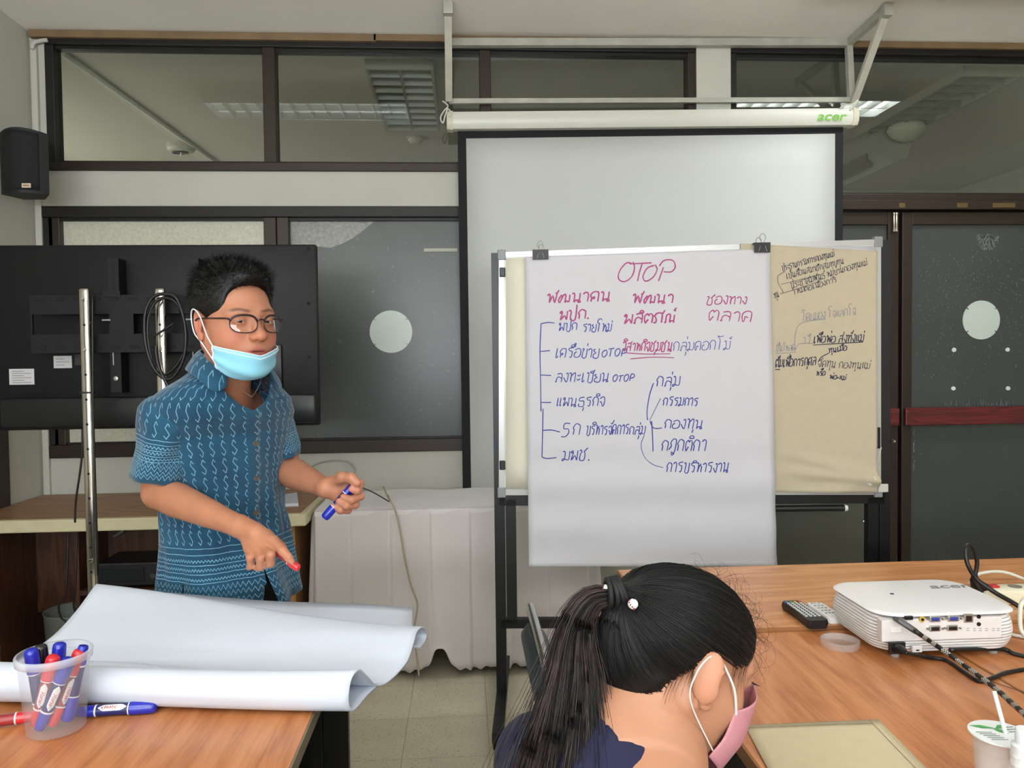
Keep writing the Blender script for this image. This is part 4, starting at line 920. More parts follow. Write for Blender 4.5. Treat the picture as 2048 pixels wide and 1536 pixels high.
write(mb, 'ช่องทาง', 1412, 609, 1492, 608, 15, PW*.8, iM); write(mb, 'ตลาด', 1416, 641, 1500, 644, 19, PW*.8, iM)
write(mb, 'วิสาหกิจชุมชน', 1243, 702, 1342, 702, 17, PW*.9, iM)
strokes(mb, [[X(960, 868), X(1100, 876), X(1272, 874)], [X(990, 910), X(1150, 898), X(1300, 902)]], PW*.7, iM)
mb.build('magenta_handwriting', m_mag, main, kind='stuff')
mb = MB()
for t_, x0, y0, x1, y1, h in (('ผปก', 1117, 662, 1153, 660, 15), ('รายใหม่', 1164, 663, 1221, 663, 15), ('เครือข่าย', 1110, 715, 1196, 715, 18), ('OTOP', 1203, 714, 1252, 712, 15),
  ('ลงทะเบียน', 1110, 764, 1216, 763, 17), ('OTOP', 1225, 763, 1268, 762, 13), ('แผนธุรกิจ', 1112, 813, 1207, 812, 18), ('5', 1122, 873, 1136, 873, 25), ('ก', 1144, 869, 1158, 869, 22), ('บริหารจัดการ', 1171, 870, 1256, 868, 18),
  ('กลุ่ม', 1257, 869, 1288, 869, 17), ('มผช.', 1124, 921, 1178, 920, 19)): write(mb, t_, x0, y0, x1, y1, h, PW*.78, iM)
write(mb, 'กลุ่มดอกไม้', 1345, 702, 1458, 699, 18, PW*.55, iM)
for t_, x0, y0, x1, y1, h in (('กลุ่ม', 1312, 773, 1357, 772, 18), ('กรรมการ', 1325, 811, 1394, 812, 16), ('กองทุน', 1328, 857, 1403, 857, 18), ('กฎกติกา', 1321, 902, 1409, 902, 22), ('การบริหารงาน', 1332, 944, 1455, 944, 18)): write(mb, t_, x0, y0, x1, y1, h, PW*.8, iM)
strokes(mb, [[(1082, 648), (1080, 700), (1081, 760), (1082, 823)], [(1081, 648), (1095, 645), (1109, 646)], [(1081, 703), (1100, 701)], [(1081, 750), (1102, 751)], [(1082, 805), (1102, 805)], [(1086, 817), (1085, 870), (1084, 914)], [(1085, 861), (1102, 860), (1120, 864)], [(1084, 914), (1094, 917), (1113, 915)],
  [(1307, 766), (1299, 790), (1294, 822), (1295, 840)], [(1300, 842), (1307, 856), (1324, 856)], [(1303, 842), (1305, 872), (1306, 903)]], PW*.8, iM)
strokes(mb, [[(1299, 841), (1321, 797)], [(1289, 869), (1282, 890), (1289, 914), (1306, 929), (1326, 935)], [(1424, 699), (1412, 664)]][:2], PW*.5, iM)
mb.build('blue_handwriting', m_blu, main, kind='stuff')
ks = bpy.data.objects['kraft_sheet']; mb = MB()
for t_, x0, y0, x1, y1, h in (('ประธานกรรมการกองทุนแม่', 1564, 542, 1668, 513, 10), ('เป็นสื่อนสมาชิกสมทบทุน', 1573, 558, 1687, 527, 10), ('ประชาสัมพันธ์ หมู่บ้านกองทุนแม่', 1582, 577, 1734, 530, 10), ('ใหม่ต่อเนื่องการ', 1586, 590, 1673, 564, 9), ('ทุน', 1550, 598, 1558, 594, 10),
  ('จัดทุน กองทุนแม่', 1634, 734, 1738, 738, 12)): write(mb, t_, x0, y0, x1, y1, h, .0028, iK)
strokes(mb, [[(1571, 543), (1556, 552), (1557, 568), (1566, 584), (1560, 588)], [(1562, 569), (1640, 549)], [(1560, 588), (1600, 576), (1642, 561)]], .0022, iK)
for t_, x0, y0, x1, y1, h in (('เพื่อพ่อ ส่งทั้งแม่', 1626, 686, 1726, 683, 14), ('ตั้มเพื่อการกุศล', 1550, 735, 1630, 730, 15), ('ทุนเมือ', 1657, 706, 1693, 700, 9), ('หรือ', 1632, 751, 1649, 751, 9), ('พ่อ+แม่', 1658, 757, 1690, 760, 8)): write(mb, t_, x0, y0, x1, y1, h, .0042, iK)
strokes(mb, [[(1626, 690), (1726, 684)], [(1550, 739), (1560, 739)], [(1636, 724), (1643, 714), (1658, 706)]], .004, iK)
mb.build('black_handwriting', m_blk, ks, kind='stuff')
mb = MB()
for t_, x0, y0, x1, y1, h in (('โดยมอง ใจแลกใจ', 1603, 642, 1710, 630, 13), ('ปี', 1605, 686, 1618, 685, 12), ('ปีนโหลด', 1551, 703, 1588, 702, 12)): write(mb, t_, x0, y0, x1, y1, h, .0026, iK)
strokes(mb, [[(1652, 638), (1612, 643), (1596, 652), (1590, 672), (1590, 700), (1598, 688), (1626, 687)], [(1551, 707), (1570, 706), (1592, 704)]], .0026, iK)
mb.build('grey_handwriting', m_gry, ks, kind='stuff')
# =================================================================== THINGS ON THE TABLES
m_paper = mat('roll_paper', (203, 210, 222), .8)  # white paper; the daylight's blue tint is put into this base colour
RP = [(755, 1376, 1.47), (735, 1402, 1.43), (708, 1431, 1.37), (697, 1405, 1.35), (702, 1360, 1.36), (718, 1338, 1.385), (735, 1352, 1.42), (752, 1367, 1.46), (778, 1364, 1.50), (812, 1325, 1.56), (826, 1290, 1.60), (834, 1262, 1.64), (846, 1253, 1.68), (854, 1264, 1.71), (851, 1289, 1.70), (840, 1300, 1.66)]
LP = [(-.93, 1.60, .757), (-.93, 1.55, .755), (-.93, 1.475, .755), (-.93, 1.445, .785), (-.93, 1.45, .818), (-.93, 1.48, .829), (-.93, 1.52, .812), (-.92, 1.56, .790), (-.91, 1.60, .785), (30, 1325, 1.62), (105, 1272, 1.70), (152, 1222, 1.79), (190, 1171, 1.89), (196, 1174, 1.925), (205, 1190, 1.93), (210, 1210, 1.90)]
Rv = [W(a, b, Y=c) for a, b, c in RP]; Lv = [Vector(q) if q[2] < 1 else W(q[0], q[1], Y=q[2]) for q in LP]
for q in Rv+Lv: q.z = max(q.z, .7565)
Rs, Ls = spline(Rv, 6), spline(Lv, 6)
def papf(u, v):
    i = min(len(Rs)-1, int(round(v*(len(Rs)-1)))); a = Ls[i]; b = Rs[i]
    e = u*u*(3-2*u)*.35+u*.65
    p = a.lerp(b, e); p.x = a.x*(1-u)+b.x*u
    p.z += .006*math.sin(PI*u)*math.sin(v*14)*(1 if p.z > .775 else 0)
    return p
mb = MB(); mb.grid(papf, 60, len(Rs)); pr = empty('flip_chart_paper', (-.5, 1.65, .752), 'thick bundle of white flip chart paper curled up on the left table', 'paper')
mb.build('curled_sheets', m_paper, pr, True, solid=.0045)
q = [Vector((-.86, 1.66, .757)), Vector((W(826, 1262, Y=1.70).x, 1.66, .757)), W(825, 1216, Y=1.915), W(206, 1180, Y=1.93)]
q[2].z = max(q[2].z, .764)
mb = MB(); mb.grid(lambda u, v: (q[0]*(1-u)+q[1]*u)*(1-v)+(q[3]*(1-u)+q[2]*u)*v+Vector((0, 0, .003*math.sin(u*9)*v)), 20, 8); mb.build('lower_sheets', m_paper, pr, True, solid=.003)

MR = 1.22
def marker(label, M, col, L=.137, letter=True, group=None, name='marker_pen', MR=1.22):
    t = empty(name, M @ Vector((0, 0, 0)), label, 'marker', group)
    c = {'blue': (24, 38, 168), 'red': (205, 34, 44), 'black': (24, 24, 26)}[col]; dk = {'blue': (24, 32, 96), 'red': (150, 44, 46), 'black': (30, 30, 30)}[col]
    mc = mat('marker_cap_'+col, c, .25, coat=.3); mk = mat('marker_sleeve_'+col, dk, .35); mw = mat('marker_white', (225, 225, 225), .35)
    def part(nm, prof, m): mb = MB(); mb.M = M; mb.lathe([(r*MR, z) for r, z in prof], 20, (0, 0, 0), 'X'); return mb.build(nm, m, t, auto=40)
    part('barrel', [(.0080, L*.26), (.0080, L*.66)], mk)
    part('main_cap', [(.0092, L*.67), (.0094, L*.72), (.0092, L*.93), (.0084, L*.975), (.0062, L*.995), (.003, L)], mc)
    part('tail_cap', [(.0058, 0), (.0066, .001), (.0078, L*.10), (.0083, L*.25)], mc)
    part('ring', [(.0089, L*.655), (.0089, L*.675)], mw); part('ring', [(.0086, L*.25), (.0086, L*.27)], mw)
    if letter:
        def wrap(x, y, r):
            r = r*MR; y = y*1.15; a = y/r; return M @ Vector((x, -r*math.sin(a), r*math.cos(a)))
        def patch(nm, poly, m, r):
            mb = MB(); vs = []; n = 14
            x0, x1 = poly
            for i in range(n+1):
                x = x0+(x1-x0)*i/n; e = min(1, min(i, n-i)/2.5)
                for j in range(7): vs.append(wrap(x, (-.0052+.0104*j/6)*e, r))
            mb.add(vs, [(i*7+j, (i+1)*7+j, (i+1)*7+j+1, i*7+j+1) for i in range(n) for j in range(6)]); return mb.build(nm, m, t, True)
        patch('sleeve_label', (L*.29, L*.645), mw, .00815)
        cu = bpy.data.curves.new('t', 'FONT'); cu.body = 'Horse'; cu.size = .0085; cu.shear = .3; cu.offset = .00012; cu.align_x = 'CENTER'; cu.align_y = 'CENTER'; cu.resolution_u = 2
        tmp = bpy.data.objects.new('t', cu); COL.objects.link(tmp); me = bpy.data.meshes.new_from_object(tmp.evaluated_get(bpy.context.evaluated_depsgraph_get())); bpy.data.objects.remove(tmp)
        V = np.array([wrap(L*.45-v.co.x, v.co.y, .0084) for v in me.vertices]); mesh_obj('lettering', V, [tuple(p.vertices) for p in me.polygons], mat('label_red', (190, 40, 40), .4), t)
        mb = MB()
        for a, b in (((L*.33, -.0022), (L*.36, .0022)), ((L*.36, -.0022), (L*.33, .0022))):
            p, q_ = wrap(*a, .0085), wrap(*b, .0085); mb.bar(p, q_, .0009, .0002)
        mb.build('cross_mark', mat('label_navy', (30, 36, 110), .4), t)
    return t
def axisM(p, q_, roll=0):
    """matrix whose local X runs from p to q_"""
    d = (q_-p).normalized(); s, u = basis(d); R = Matrix((d, s*-1, u)).transposed() if False else Matrix((d, u.cross(d), u)).transposed()
    return Matrix.Translation(p) @ R.to_4x4() @ Matrix.Rotation(roll, 4, 'X')
zt1 = .7505
p, q_ = W(150, 1424, Z=zt1+.0115), W(314, 1413, Z=zt1+.0115); L = (q_-p).length
marker('blue marker pen lying against the paper roll beside the plastic tub', axisM(p, q_, .75), 'blue', L)
p, q_ = W(-38, 1446, Z=zt1+.0115), W(75, 1431, Z=zt1+.0115); marker('red marker pen lying behind the plastic tub at the left edge', axisM(q_, p+(q_-p)*.0, .7), 'red', .125)
# plastic tub
bc = W(113, 1459, Z=zt1); rim = W(106, 1303, Y=bc.y).z-.0; hb = rim-zt1
m_tub = mat('frosted_plastic', (214, 218, 226), .22, alpha=.2)
t = empty('plastic_tub', bc, 'translucent plastic tub full of blue and red marker pens', 'tub')
r0, r1 = .0455, .0575
MB().lathe([(.001, .001), (r0-.004, .001), (r0, .004), (r1-.002, hb-.012), (r1-.002, hb)], 48, bc, cap=(False, False)).build('tub_wall', m_tub, t, True)
MB().lathe([(r1-.002, hb-.014), (r1+.0015, hb-.013), (r1+.0025, hb-.002), (r1+.001, hb), (r1-.002, hb)], 48, bc, cap=(False, False)).build('rim', mat('frosted_rim', (214, 218, 226), .25, alpha=.5), t, True)
TM = [('blue', (64, 1316, -.010), (84, 1440, .0), 'blue marker standing at the left inside the plastic tub', True, 1), ('red', (106, 1318, -.022), (64, 1452, -.014), 'red marker leaning across the front inside the plastic tub', True, 1), ('blue', (146, 1308, -.018), (78, 1462, -.022), 'blue marker leaning right inside the front of the plastic tub', True, 1),
      ('red', (150, 1330, .010), (104, 1464, -.01), 'red marker lower down in the middle of the plastic tub', True, 1), ('blue', (162, 1316, .016), (134, 1452, .005), 'blue marker standing at the right inside the plastic tub', True, 0), ('blue', (119, 1293, .030), (110, 1440, .022), 'blue marker at the back of the plastic tub with its cap above the rim level', False, 1), ('black', (74, 1304, .030), (95, 1440, .026), 'black marker at the back left inside the plastic tub', False, 1)]
for col, a, b, lab, le, up in TM:
    A_ = W(a[0], a[1], Y=bc.y+a[2]); B_ = W(b[0], b[1], Y=bc.y+b[2]); B_.z = max(B_.z, zt1+.012)
    for P_ in (A_, B_):     # keep inside the wall
        rr = r0+(r1-r0)*min(1, (P_.z-zt1)/hb)-.016; d = Vector((P_.x-bc.x, P_.y-bc.y)); 
        if d.length > rr: d = d*rr/d.length; P_.x = bc.x+d.x; P_.y = bc.y+d.y
    d = (A_-B_).normalized()
    marker(lab, axisM(B_, B_+d, 1.5+.5*le), col, .13, le) if up else marker(lab, axisM(B_+d*.13, B_, 1.5), col, .13, le)

# projector -----------------------------------------------------------------------------------------------
PX0, PX1, PY0, PY1, PZ0, PZ1 = .852, 1.168, 1.528, 1.772, .7565, .840
pj = empty('projector', ((PX0+PX1)/2, (PY0+PY1)/2, .745), 'white ribbed projector standing on the tables at the right', 'projector')
m_pj = mat('projector_white', (232, 231, 230), .32); m_pj2 = mat('projector_panel', (214, 210, 208), .45)
def outl(off, n=14, r=.055):
    pts = []; x0, x1, y0, y1 = PX0-off, PX1+off, PY0-off, PY1+off
    for cx_, cy_, a0 in ((x1-r, y1-r, 0), (x0+r, y1-r, 90), (x0+r, y0+r, 180), (x1-r, y0+r, 270)):
        for k in range(n+1): a = math.radians(a0+90*k/n); pts.append((cx_+r*math.cos(a), cy_+r*math.sin(a)))
    return pts
def layer(levels, name, m, cap=(True, True)):
    mb = MB(); vs = []; n = None
    for z, off in levels:
        o_ = outl(off); n = len(o_); vs += [(x, y, z) for x, y in o_]
    fs = [(i*n+k, i*n+(k+1) % n, (i+1)*n+(k+1) % n, (i+1)*n+k) for i in range(len(levels)-1) for k in range(n)]
    if cap[0]: fs.append(tuple(range(n))[::-1])
    if cap[1]: fs.append(tuple((len(levels)-1)*n+k for k in range(n)))
    mb.add(vs, fs); return mb.build(name, m, pj, auto=30)
H = PZ1-PZ0
def belly(t): return .012*math.sin(PI*min(1, t*1.05))**.7-.012
lv = [(PZ0, -.035), (PZ0+.004, belly(.05))]; nr = 11
for k in range(nr):
    t0, t1 = .06+.84*k/nr, .06+.84*(k+1)/nr
    for f_, o_ in ((.0, 0), (.62, 0), (.66, -.0065), (.96, -.0065)): tt = t0+(t1-t0)*f_; lv.append((PZ0+H*tt, belly(tt)+o_))
lv.append((PZ0+H*.91, belly(.9)))
layer(lv, 'ribbed_body', m_pj)
layer([(PZ1-.0055, -.005), (PZ1-.003, .0), (PZ1, -.003), (PZ1+.0015, -.010)], 'top_cover', m_pj)
YB_ = PY0-.0035
def PB(x, y): return W(x, y, Y=YB_)
a, b = PB(1764, 1230), PB(2004, 1276)
MB().box(a.x, b.x, YB_, YB_+.02, b.z, PZ1-.008, .002).build('rear_panel', m_pj2, pj)
def port(name, x0, x1, y0, y1, m, d=.003, bev=.001):
    p, q = PB(x0, y0), PB(x1, y1); return MB().box(p.x, q.x, YB_-d, YB_+.002, q.z, p.z, bev).build(name, m, pj)
m_pblue = mat('port_blue', (40, 60, 140), .4); m_pblk = mat('port_black', (18, 18, 20), .4); m_psil = mat('port_silver', (170, 168, 160), .3, metal=.8)
port('hdmi_port', 1809, 1825, 1232, 1239, m_pblk)
for x, y, m in ((1858, 1232, m_pblue), (1895, 1231, m_pblue), (1858, 1251, m_pblk), (1893, 1250, m_pblk)):
    port('serial_shell', x, x+22, y, y+11, m_psil, .003, .002); port('serial_port', x+3, x+19, y+2, y+9, m, .0045, .002)
    for dx in (-4, 26): p = PB(x+dx, y+5.5); MB().lathe([(.0022, 0), (.0022, -.004), (.001, -.004)], 8, (p.x, YB_, p.z), 'Y').build('port_screw', m_psil, pj)
port('network_shell', 1927, 1945, 1228, 1244, m_psil); port('network_port', 1930, 1942, 1231, 1242, m_pblk, .0035)
for x, y in ((1957, 1233), (1957, 1248)): p = PB(x, y); MB().lathe([(.0042, 0), (.0042, -.002), (.002, -.002)], 16, (p.x, YB_, p.z), 'Y').build('audio_jack', m_pblk, pj)
p = PB(1843, 1238); MB().lathe([(.006, 0), (.006, -.003), (.0045, -.003)], 16, (p.x, YB_, p.z), 'Y').build('video_jack', mat('jack_yellow', (190, 160, 60), .4), pj); MB().lathe([(.003, -.003), (.003, -.0045), (.0012, -.0045)], 12, (p.x, YB_, p.z), 'Y').build('jack_core', m_pblk, pj)
port('usb_cover', 1782, 1802, 1254, 1264, m_pj, .003); mb = MB()
for x in (1933, 1946, 1958, 1970, 1984, 1994):
    for k in range(2): p = PB(x, 1257+k*4); mb.box(p.x, p.x+.006, YB_-.0006, YB_, p.z-.0006, p.z+.0006)
mb.build('printed_icons', mat('icon_grey', (150, 148, 148), .6), pj)
port('power_inlet', 1777, 1808, 1284, 1306, m_pblk, .006); port('lock_plate', 1822, 1842, 1290, 1303, m_pj2, .006, .002); port('lock_slot', 1829, 1835, 1297, 1299.5, m_pblk, .0068, 0)
for x, y in ((PX0+.05, PY0+.03), (PX1-.05, PY0+.03), (PX0+.05, PY1-.03), (PX1-.05, PY1-.03)): z0_ = .752 if y > 1.722 else .744; MB().lathe([(.009, z0_), (.009, PZ0+.002)], 14, (x, y, 0)).build('rubber_foot', mat('foot_grey', (150, 150, 150), .6), pj)
p = W(1784, 1188, Z=PZ1+.0015); MB().lathe([(.0045, .0015), (.0045, .003), (.0045, .0032)], 16, (p.x, p.y, PZ1-.0005), sy=.7).build('sensor_dot', m_pblk, pj)
p = W(1892, 1170, Z=PZ1+.003); text_obj('lettering', 'acer', .042, Matrix.Translation((p.x, p.y-.006, PZ1+.0018)), mat('logo_grey', (128, 128, 130), .4), pj, .25, .0008, 1.3)
# braided video cable and its plug
def plug(name, pts, rs, m, parent, flat=1): mb = MB(); mb.tube(pts, rs, 12, flat=flat); return mb.build(name, m, parent, auto=50)
bp = [PB(1790, 1237), W(1800, 1242, Y=1.503), W(1812, 1252, Y=1.483)]
path = spline([PB(1810, 1250)+Vector((0, -.04, 0)), W(1836, 1266, Y=1.46), W(1880, 1296, Z=.776), W(1930, 1332, Z=.768), W(1985, 1372, Z=.772), W(2020, 1403, Z=.782), W(2060, 1440, Z=.80), W(2110, 1500, Z=.82)], 12)
m_br = mat('braid_black', (16, 16, 17), .5)
nt = m_br.node_tree; tc = nt.nodes.new('ShaderNodeUVMap'); ch = nt.nodes.new('ShaderNodeTexChecker'); ch.inputs['Scale'].default_value = 1; ch.inputs['Color1'].default_value = (.6, .58, .5, 1); ch.inputs['Color2'].default_value = (.008, .008, .009, 1)
wv = nt.nodes.new('ShaderNodeSeparateXYZ'); nt.links.new(tc.outputs[0], ch.inputs['Vector']); nt.links.new(tc.outputs[0], wv.inputs[0])
fr_ = nt.nodes.new('ShaderNodeMath'); fr_.operation = 'MODULO'; fr_.inputs[1].default_value = 16; nt.links.new(wv.outputs[1], fr_.inputs[0]); lt = nt.nodes.new('ShaderNodeMath'); lt.operation = 'LESS_THAN'; lt.inputs[1].default_value = 8; nt.links.new(fr_.outputs[0], lt.inputs[0])
mxb = nt.nodes.new('ShaderNodeMix'); mxb.data_type = 'RGBA'; mxb.inputs[6].default_value = (.008, .008, .009, 1); nt.links.new(lt.outputs[0], mxb.inputs[0]); nt.links.new(ch.outputs[0], mxb.inputs[7]); nt.links.new(mxb.outputs[2], nt.nodes['Principled BSDF'].inputs['Base Color'])
hc = empty('video_cable', path[0], 'black and white braided video cable plugged into the projector', 'cable')
mb = MB(); mb.tube(path, .0048, 13, cap=False); uv = []; dd = 0
for i in range(len(path)):
    if i: dd += (path[i]-path[i-1]).length
    for k in range(13): uv.append((k/12*8+i*.0, dd/.0030))
mb.build('braided_sleeve', m_br, hc, True, uvs=uv)
plug('video_plug', [bp[0], bp[1], path[0], path[3]], [.0055, .0075, .0068, .0052], mat('plug_grey', (80, 80, 82), .35), hc, .8)
pc = empty('power_cable', W(1815, 1303, Y=1.49), 'black power cable leaving the back of the projector and crossing the table', 'cable')
plug('power_plug', [PB(1792, 1295)+Vector((0, -.004, 0)), W(1802, 1299, Y=1.503), W(1812, 1306, Y=1.488)], [.012, .011, .005], m_cable, pc, .8)
zz = .744+.0045
mb = MB(); mb.tube(spline([W(1810, 1305, Y=1.49), W(1850, 1314, Z=zz+.004), W(1890, 1320, Z=zz), W(1925, 1342, Z=zz), W(1958, 1362, Z=zz), W(1985, 1356, Z=zz), W(2015, 1345, Z=zz), W(2075, 1335, Z=zz)], 8), .0042, 10); mb.build('cord', m_cable, pc, True)
cable('power_cable', [W(1900, 1300, Z=zz+.02), W(2000, 1298, Z=zz+.006), W(2030, 1308, Z=zz), W(2090, 1322, Z=zz)], .0045, 'black cable coming out from under the projector at the right edge')
cable('thin_line', [W(1950, 1352, Z=.7455), W(2050, 1385, Z=.7455)], .0006, 'thin dark line drawn along the table joint', nn=4)  # dark tube drawn for the seam line between the tables
# looped cable with plug, power strip, white cable
wt = empty('power_strip', W(2000, 1210, Z=.752), 'cream power strip with a red switch behind the projector', 'power strip')
a = W(1968, 1212, Z=.752); MB().box(a.x, a.x+.30, a.y-.005, a.y+.055, .753, .790, .006).build('strip_body', mat('strip_cream', (222, 216, 190), .4), wt, auto=40)
MB().box(a.x+.035, a.x+.055, a.y+.018, a.y+.038, .790, .796, .002).build('switch', mat('switch_red', (190, 40, 36), .35), wt)
for k in range(3): MB().lathe([(.016, .790), (.016, .7915), (.013, .7915)], 20, (a.x+.10+k*.05, a.y+.027, 0)).build('socket', mat('strip_dark', (120, 116, 100), .5), wt)
lc = empty('looped_cable', W(1945, 1180, Z=.79), 'black cable looped upright into a plug behind the projector', 'cable')
yl = a.y+.02
plug('plug_body', [W(1966, 1180, Y=yl), W(1955, 1172, Y=yl), W(1948, 1158, Y=yl), W(1950, 1148, Y=yl)], [.019, .018, .010, .006], m_cable, lc)
mb = MB(); mb.tube(spline([W(1950, 1150, Y=yl), W(1954, 1125, Y=yl), W(1948, 1100, Y=yl), W(1937, 1090, Y=yl), W(1931, 1102, Y=yl-.01), W(1936, 1130, Y=yl-.02), W(1955, 1160, Y=yl-.03), W(1990, 1185, Y=yl-.05), W(2025, 1205, Y=yl-.06), W(2045, 1218, Y=yl-.07)], 8), .0055, 10); mb.build('cord', m_cable, lc, True)
cable('white_cable', [W(1938, 1172, Y=2.02), W(1950, 1152, Y=2.02), W(1978, 1144, Y=2.02), W(2015, 1146, Y=2.0), W(2070, 1168, Y=1.96)], .0045, 'pale cable arching behind the black plug', mat('white_cord', (205, 203, 190), .5))
cable('white_cable', [W(2075, 1190, Y=1.62), W(2046, 1203, Y=1.60), W(2040, 1230, Y=1.59), W(2043, 1262, Y=1.58), W(2060, 1280, Y=1.56)], .005, 'pale cable bending down at the right edge beside the projector', mat('white_cord', (205, 203, 190), .5))
cable('white_cable', [W(2005, 1262, Z=.749), W(2028, 1270, Z=.749), W(2060, 1276, Z=.749)], .0035, 'short pale cable lying right of the projector', mat('white_cord', (205, 203, 190), .5))
# remotes
def remote(x, y0, y1, w_, h, m, label, keys, mk_, rows):
    t = empty('remote_control', (x, (y0+y1)/2, .7525), label, 'remote control')
    mb = MB(); mb.M = Matrix.Translation((x, (y0+y1)/2, 0)) @ Matrix.Rotation(.02, 4, 'Z'); L_ = (y1-y0)/2
    prof = []
    for k in range(25):
        s = -1+2*k/24; ww = w_/2*(1-.10*math.exp(-((s-.0)/.5)**2)) if keys else w_/2
        e = min(1, math.sqrt(max(0, 1-max(0, (abs(s)-.90)/.10)**2))); prof.append((s*L_, ww*(.72+.28*e) if keys else ww*(.55+.45*math.sqrt(max(0, 1-max(0, (abs(s)-.72)/.28)**2)))))
    n = len(prof); vs = []
    for y, ww in prof: vs += [(-ww*.86, y, .7525), (-ww, y, .7525+h*.55), (-ww*.90, y, .7525+h), (ww*.90, y, .7525+h), (ww, y, .7525+h*.55), (ww*.86, y, .7525)]
    mb.add(vs, [(i*6+k, i*6+(k+1) % 6, (i+1)*6+(k+1) % 6, (i+1)*6+k) for i in range(n-1) for k in range(6)]+[tuple(range(6))[::-1], tuple((n-1)*6+k for k in range(6))]); M_ = mb.M
    mb.build('remote_body', m, t, auto=40)
    for r in range(rows):
        for c_ in range(4 if keys else 3):
            u = (c_-(1.5 if keys else 1))*w_*.20; v = L_*.82-r*(L_*1.55/rows); mb = MB(); mb.M = M_
            mm = mk_
            if keys and r == 0: mm = [mat('key_blue', (70, 120, 190), .4), mat('key_green', (70, 150, 90), .4), mat('key_yellow', (200, 180, 70), .4), mat('key_red', (190, 50, 50), .4)][c_]
            s_ = w_*.062; mb.box(u-s_, u+s_, v-s_*.8, v+s_*.8, .7525+h-.0005, .7525+h+.0022, .0008); mb.build('key', mm, t)
    return t
q1, q2 = W(1582, 1203, Z=.77), W(1645, 1254, Z=.757)
remote((q1.x+q2.x)/2-.005, q2.y, q1.y, .052, .020, m_black, 'long black remote control with pale keys left of the projector', True, mat('key_white', (190, 192, 190), .4), 11)
remote((q1.x+q2.x)/2+.053, q2.y+.03, q1.y, .044, .014, m_white, 'short white remote control between the black remote and the projector', False, mat('key_grey', (150, 152, 156), .4), 5)
# round lid
c_ = W(1680, 1291, Z=.745); m_lid = mat('clear_lid', (205, 205, 205), .15, alpha=.32)
MB().lathe([(.0395, 0), (.041, .0125), (.0405, .0145), (.037, .0145), (.036, .012), (.002, .012)], 44, (c_.x, c_.y, .7447), cap=(False, True)).build('container_lid', m_lid, smooth=True, label='round clear plastic lid lying left of the projector', cat='lid')
# brown envelope
e = [W(x, y, Z=.7455) for x, y in ((1490, 1452), (1757, 1440), (1862, 1545), (1420, 1560))]; e[2] = e[1]+(e[2]-e[1])*1.9; e[3] = e[0]+Vector((-.03, -.26, 0))
t = empty('envelope', (e[0]+e[2])/2, 'brown kraft envelope lying on the table in front of the woman', 'envelope'); m_env = mat('envelope_kraft', (200, 186, 152), .8, noise_amt=.03, noise_scale=40, bump=.2, bump_scale=20)
mb = MB(); mb.grid(lambda u, v: (e[3]*(1-u)+e[2]*u)*(1-v)+(e[0]*(1-u)+e[1]*u)*v+Vector((0, 0, .0012+.0015*math.sin(u*4)*math.sin(v*3))), 14, 14); mb.build('envelope_body', m_env, t, True, solid=.001)
mb = MB()
def ee(u, v): return (e[3]*(1-u)+e[2]*u)*(1-v)+(e[0]*(1-u)+e[1]*u)*v+Vector((0, 0, .0022+.0015*math.sin(u*4)*math.sin(v*3)))
mb.grid(lambda u, v: ee(u*.93, .955+v*.004), 14, 2); mb.grid(lambda u, v: ee(.925+u*.004, v), 2, 14); mb.build('fold_line', mat('fold_shade', (120, 104, 74), .8), t)
# cup of water
cc = W(2000, 1466, Z=.842); t = empty('water_cup', (cc.x, cc.y, .745), 'clear plastic water cup with a printed foil lid and a white straw', 'cup'); rr = .039
m_cup = mat('clear_plastic', (225, 228, 228), .08, alpha=.22)
MB().lathe([(.001, .746), (.027, .746), (.028, .748), (.036, .834), (.038, .840), (rr, .841)], 40, (cc.x, cc.y, 0), cap=(False, False)).build('cup_wall', m_cup, t, True, solid=.0008)
MB().lathe([(.001, .749), (.0265, .749), (.034, .822), (.001, .822)], 36, (cc.x, cc.y, 0)).build('water', mat('water', (240, 245, 245), .02, alpha=.12), t, auto=40)
MB().lathe([(rr+.001, .840), (rr+.001, .842), (.001, .8425)], 40, (cc.x, cc.y, 0)).build('foil_lid', mat('foil_white', (226, 230, 228), .35), t, auto=40)
mg = mat('leaf_green', (70, 160, 80), .5); 
def onlid(a, b): return Vector((cc.x+a*rr, cc.y+b*rr, .8432))
mb = MB()
for a0, b0, a1, b1 in ((-.75, .62, .05, .30), (.55, .55, .0, .25), (-.05, .3, .25, -.15)):
    p, q = onlid(a0, b0), onlid(a1, b1); d = q-p; s = Vector((-d.y, d.x, 0)).normalized()*.0045; mb.add([p, p.lerp(q, .45)+s, q, p.lerp(q, .45)-s], [(0, 3, 2, 1)])
mb.build('printed_leaf', mg, t)
mb = MB()
for k in range(5): a_ = onlid(-.85+k*.05, .1-k*.14); mb.bar(a_, a_+Vector((.022, -.003, 0)), .0009, .0003)
for k in range(3): a_ = onlid(.35, .35-k*.18); mb.bar(a_, a_+Vector((.016, 0, 0)), .0012, .0003)
mb.build('printed_lines', mat('lid_ink', (90, 100, 96), .5), t)
s0, s1 = W(1988, 1382, Y=cc.y+.02), W(2012, 1470, Y=cc.y-.002); mb = MB(); mb.tube([s0, s1, s1+(s1-s0)*1.05], .0030, 12); mb.build('straw', mat('straw_white', (226, 226, 224), .35), t, True)
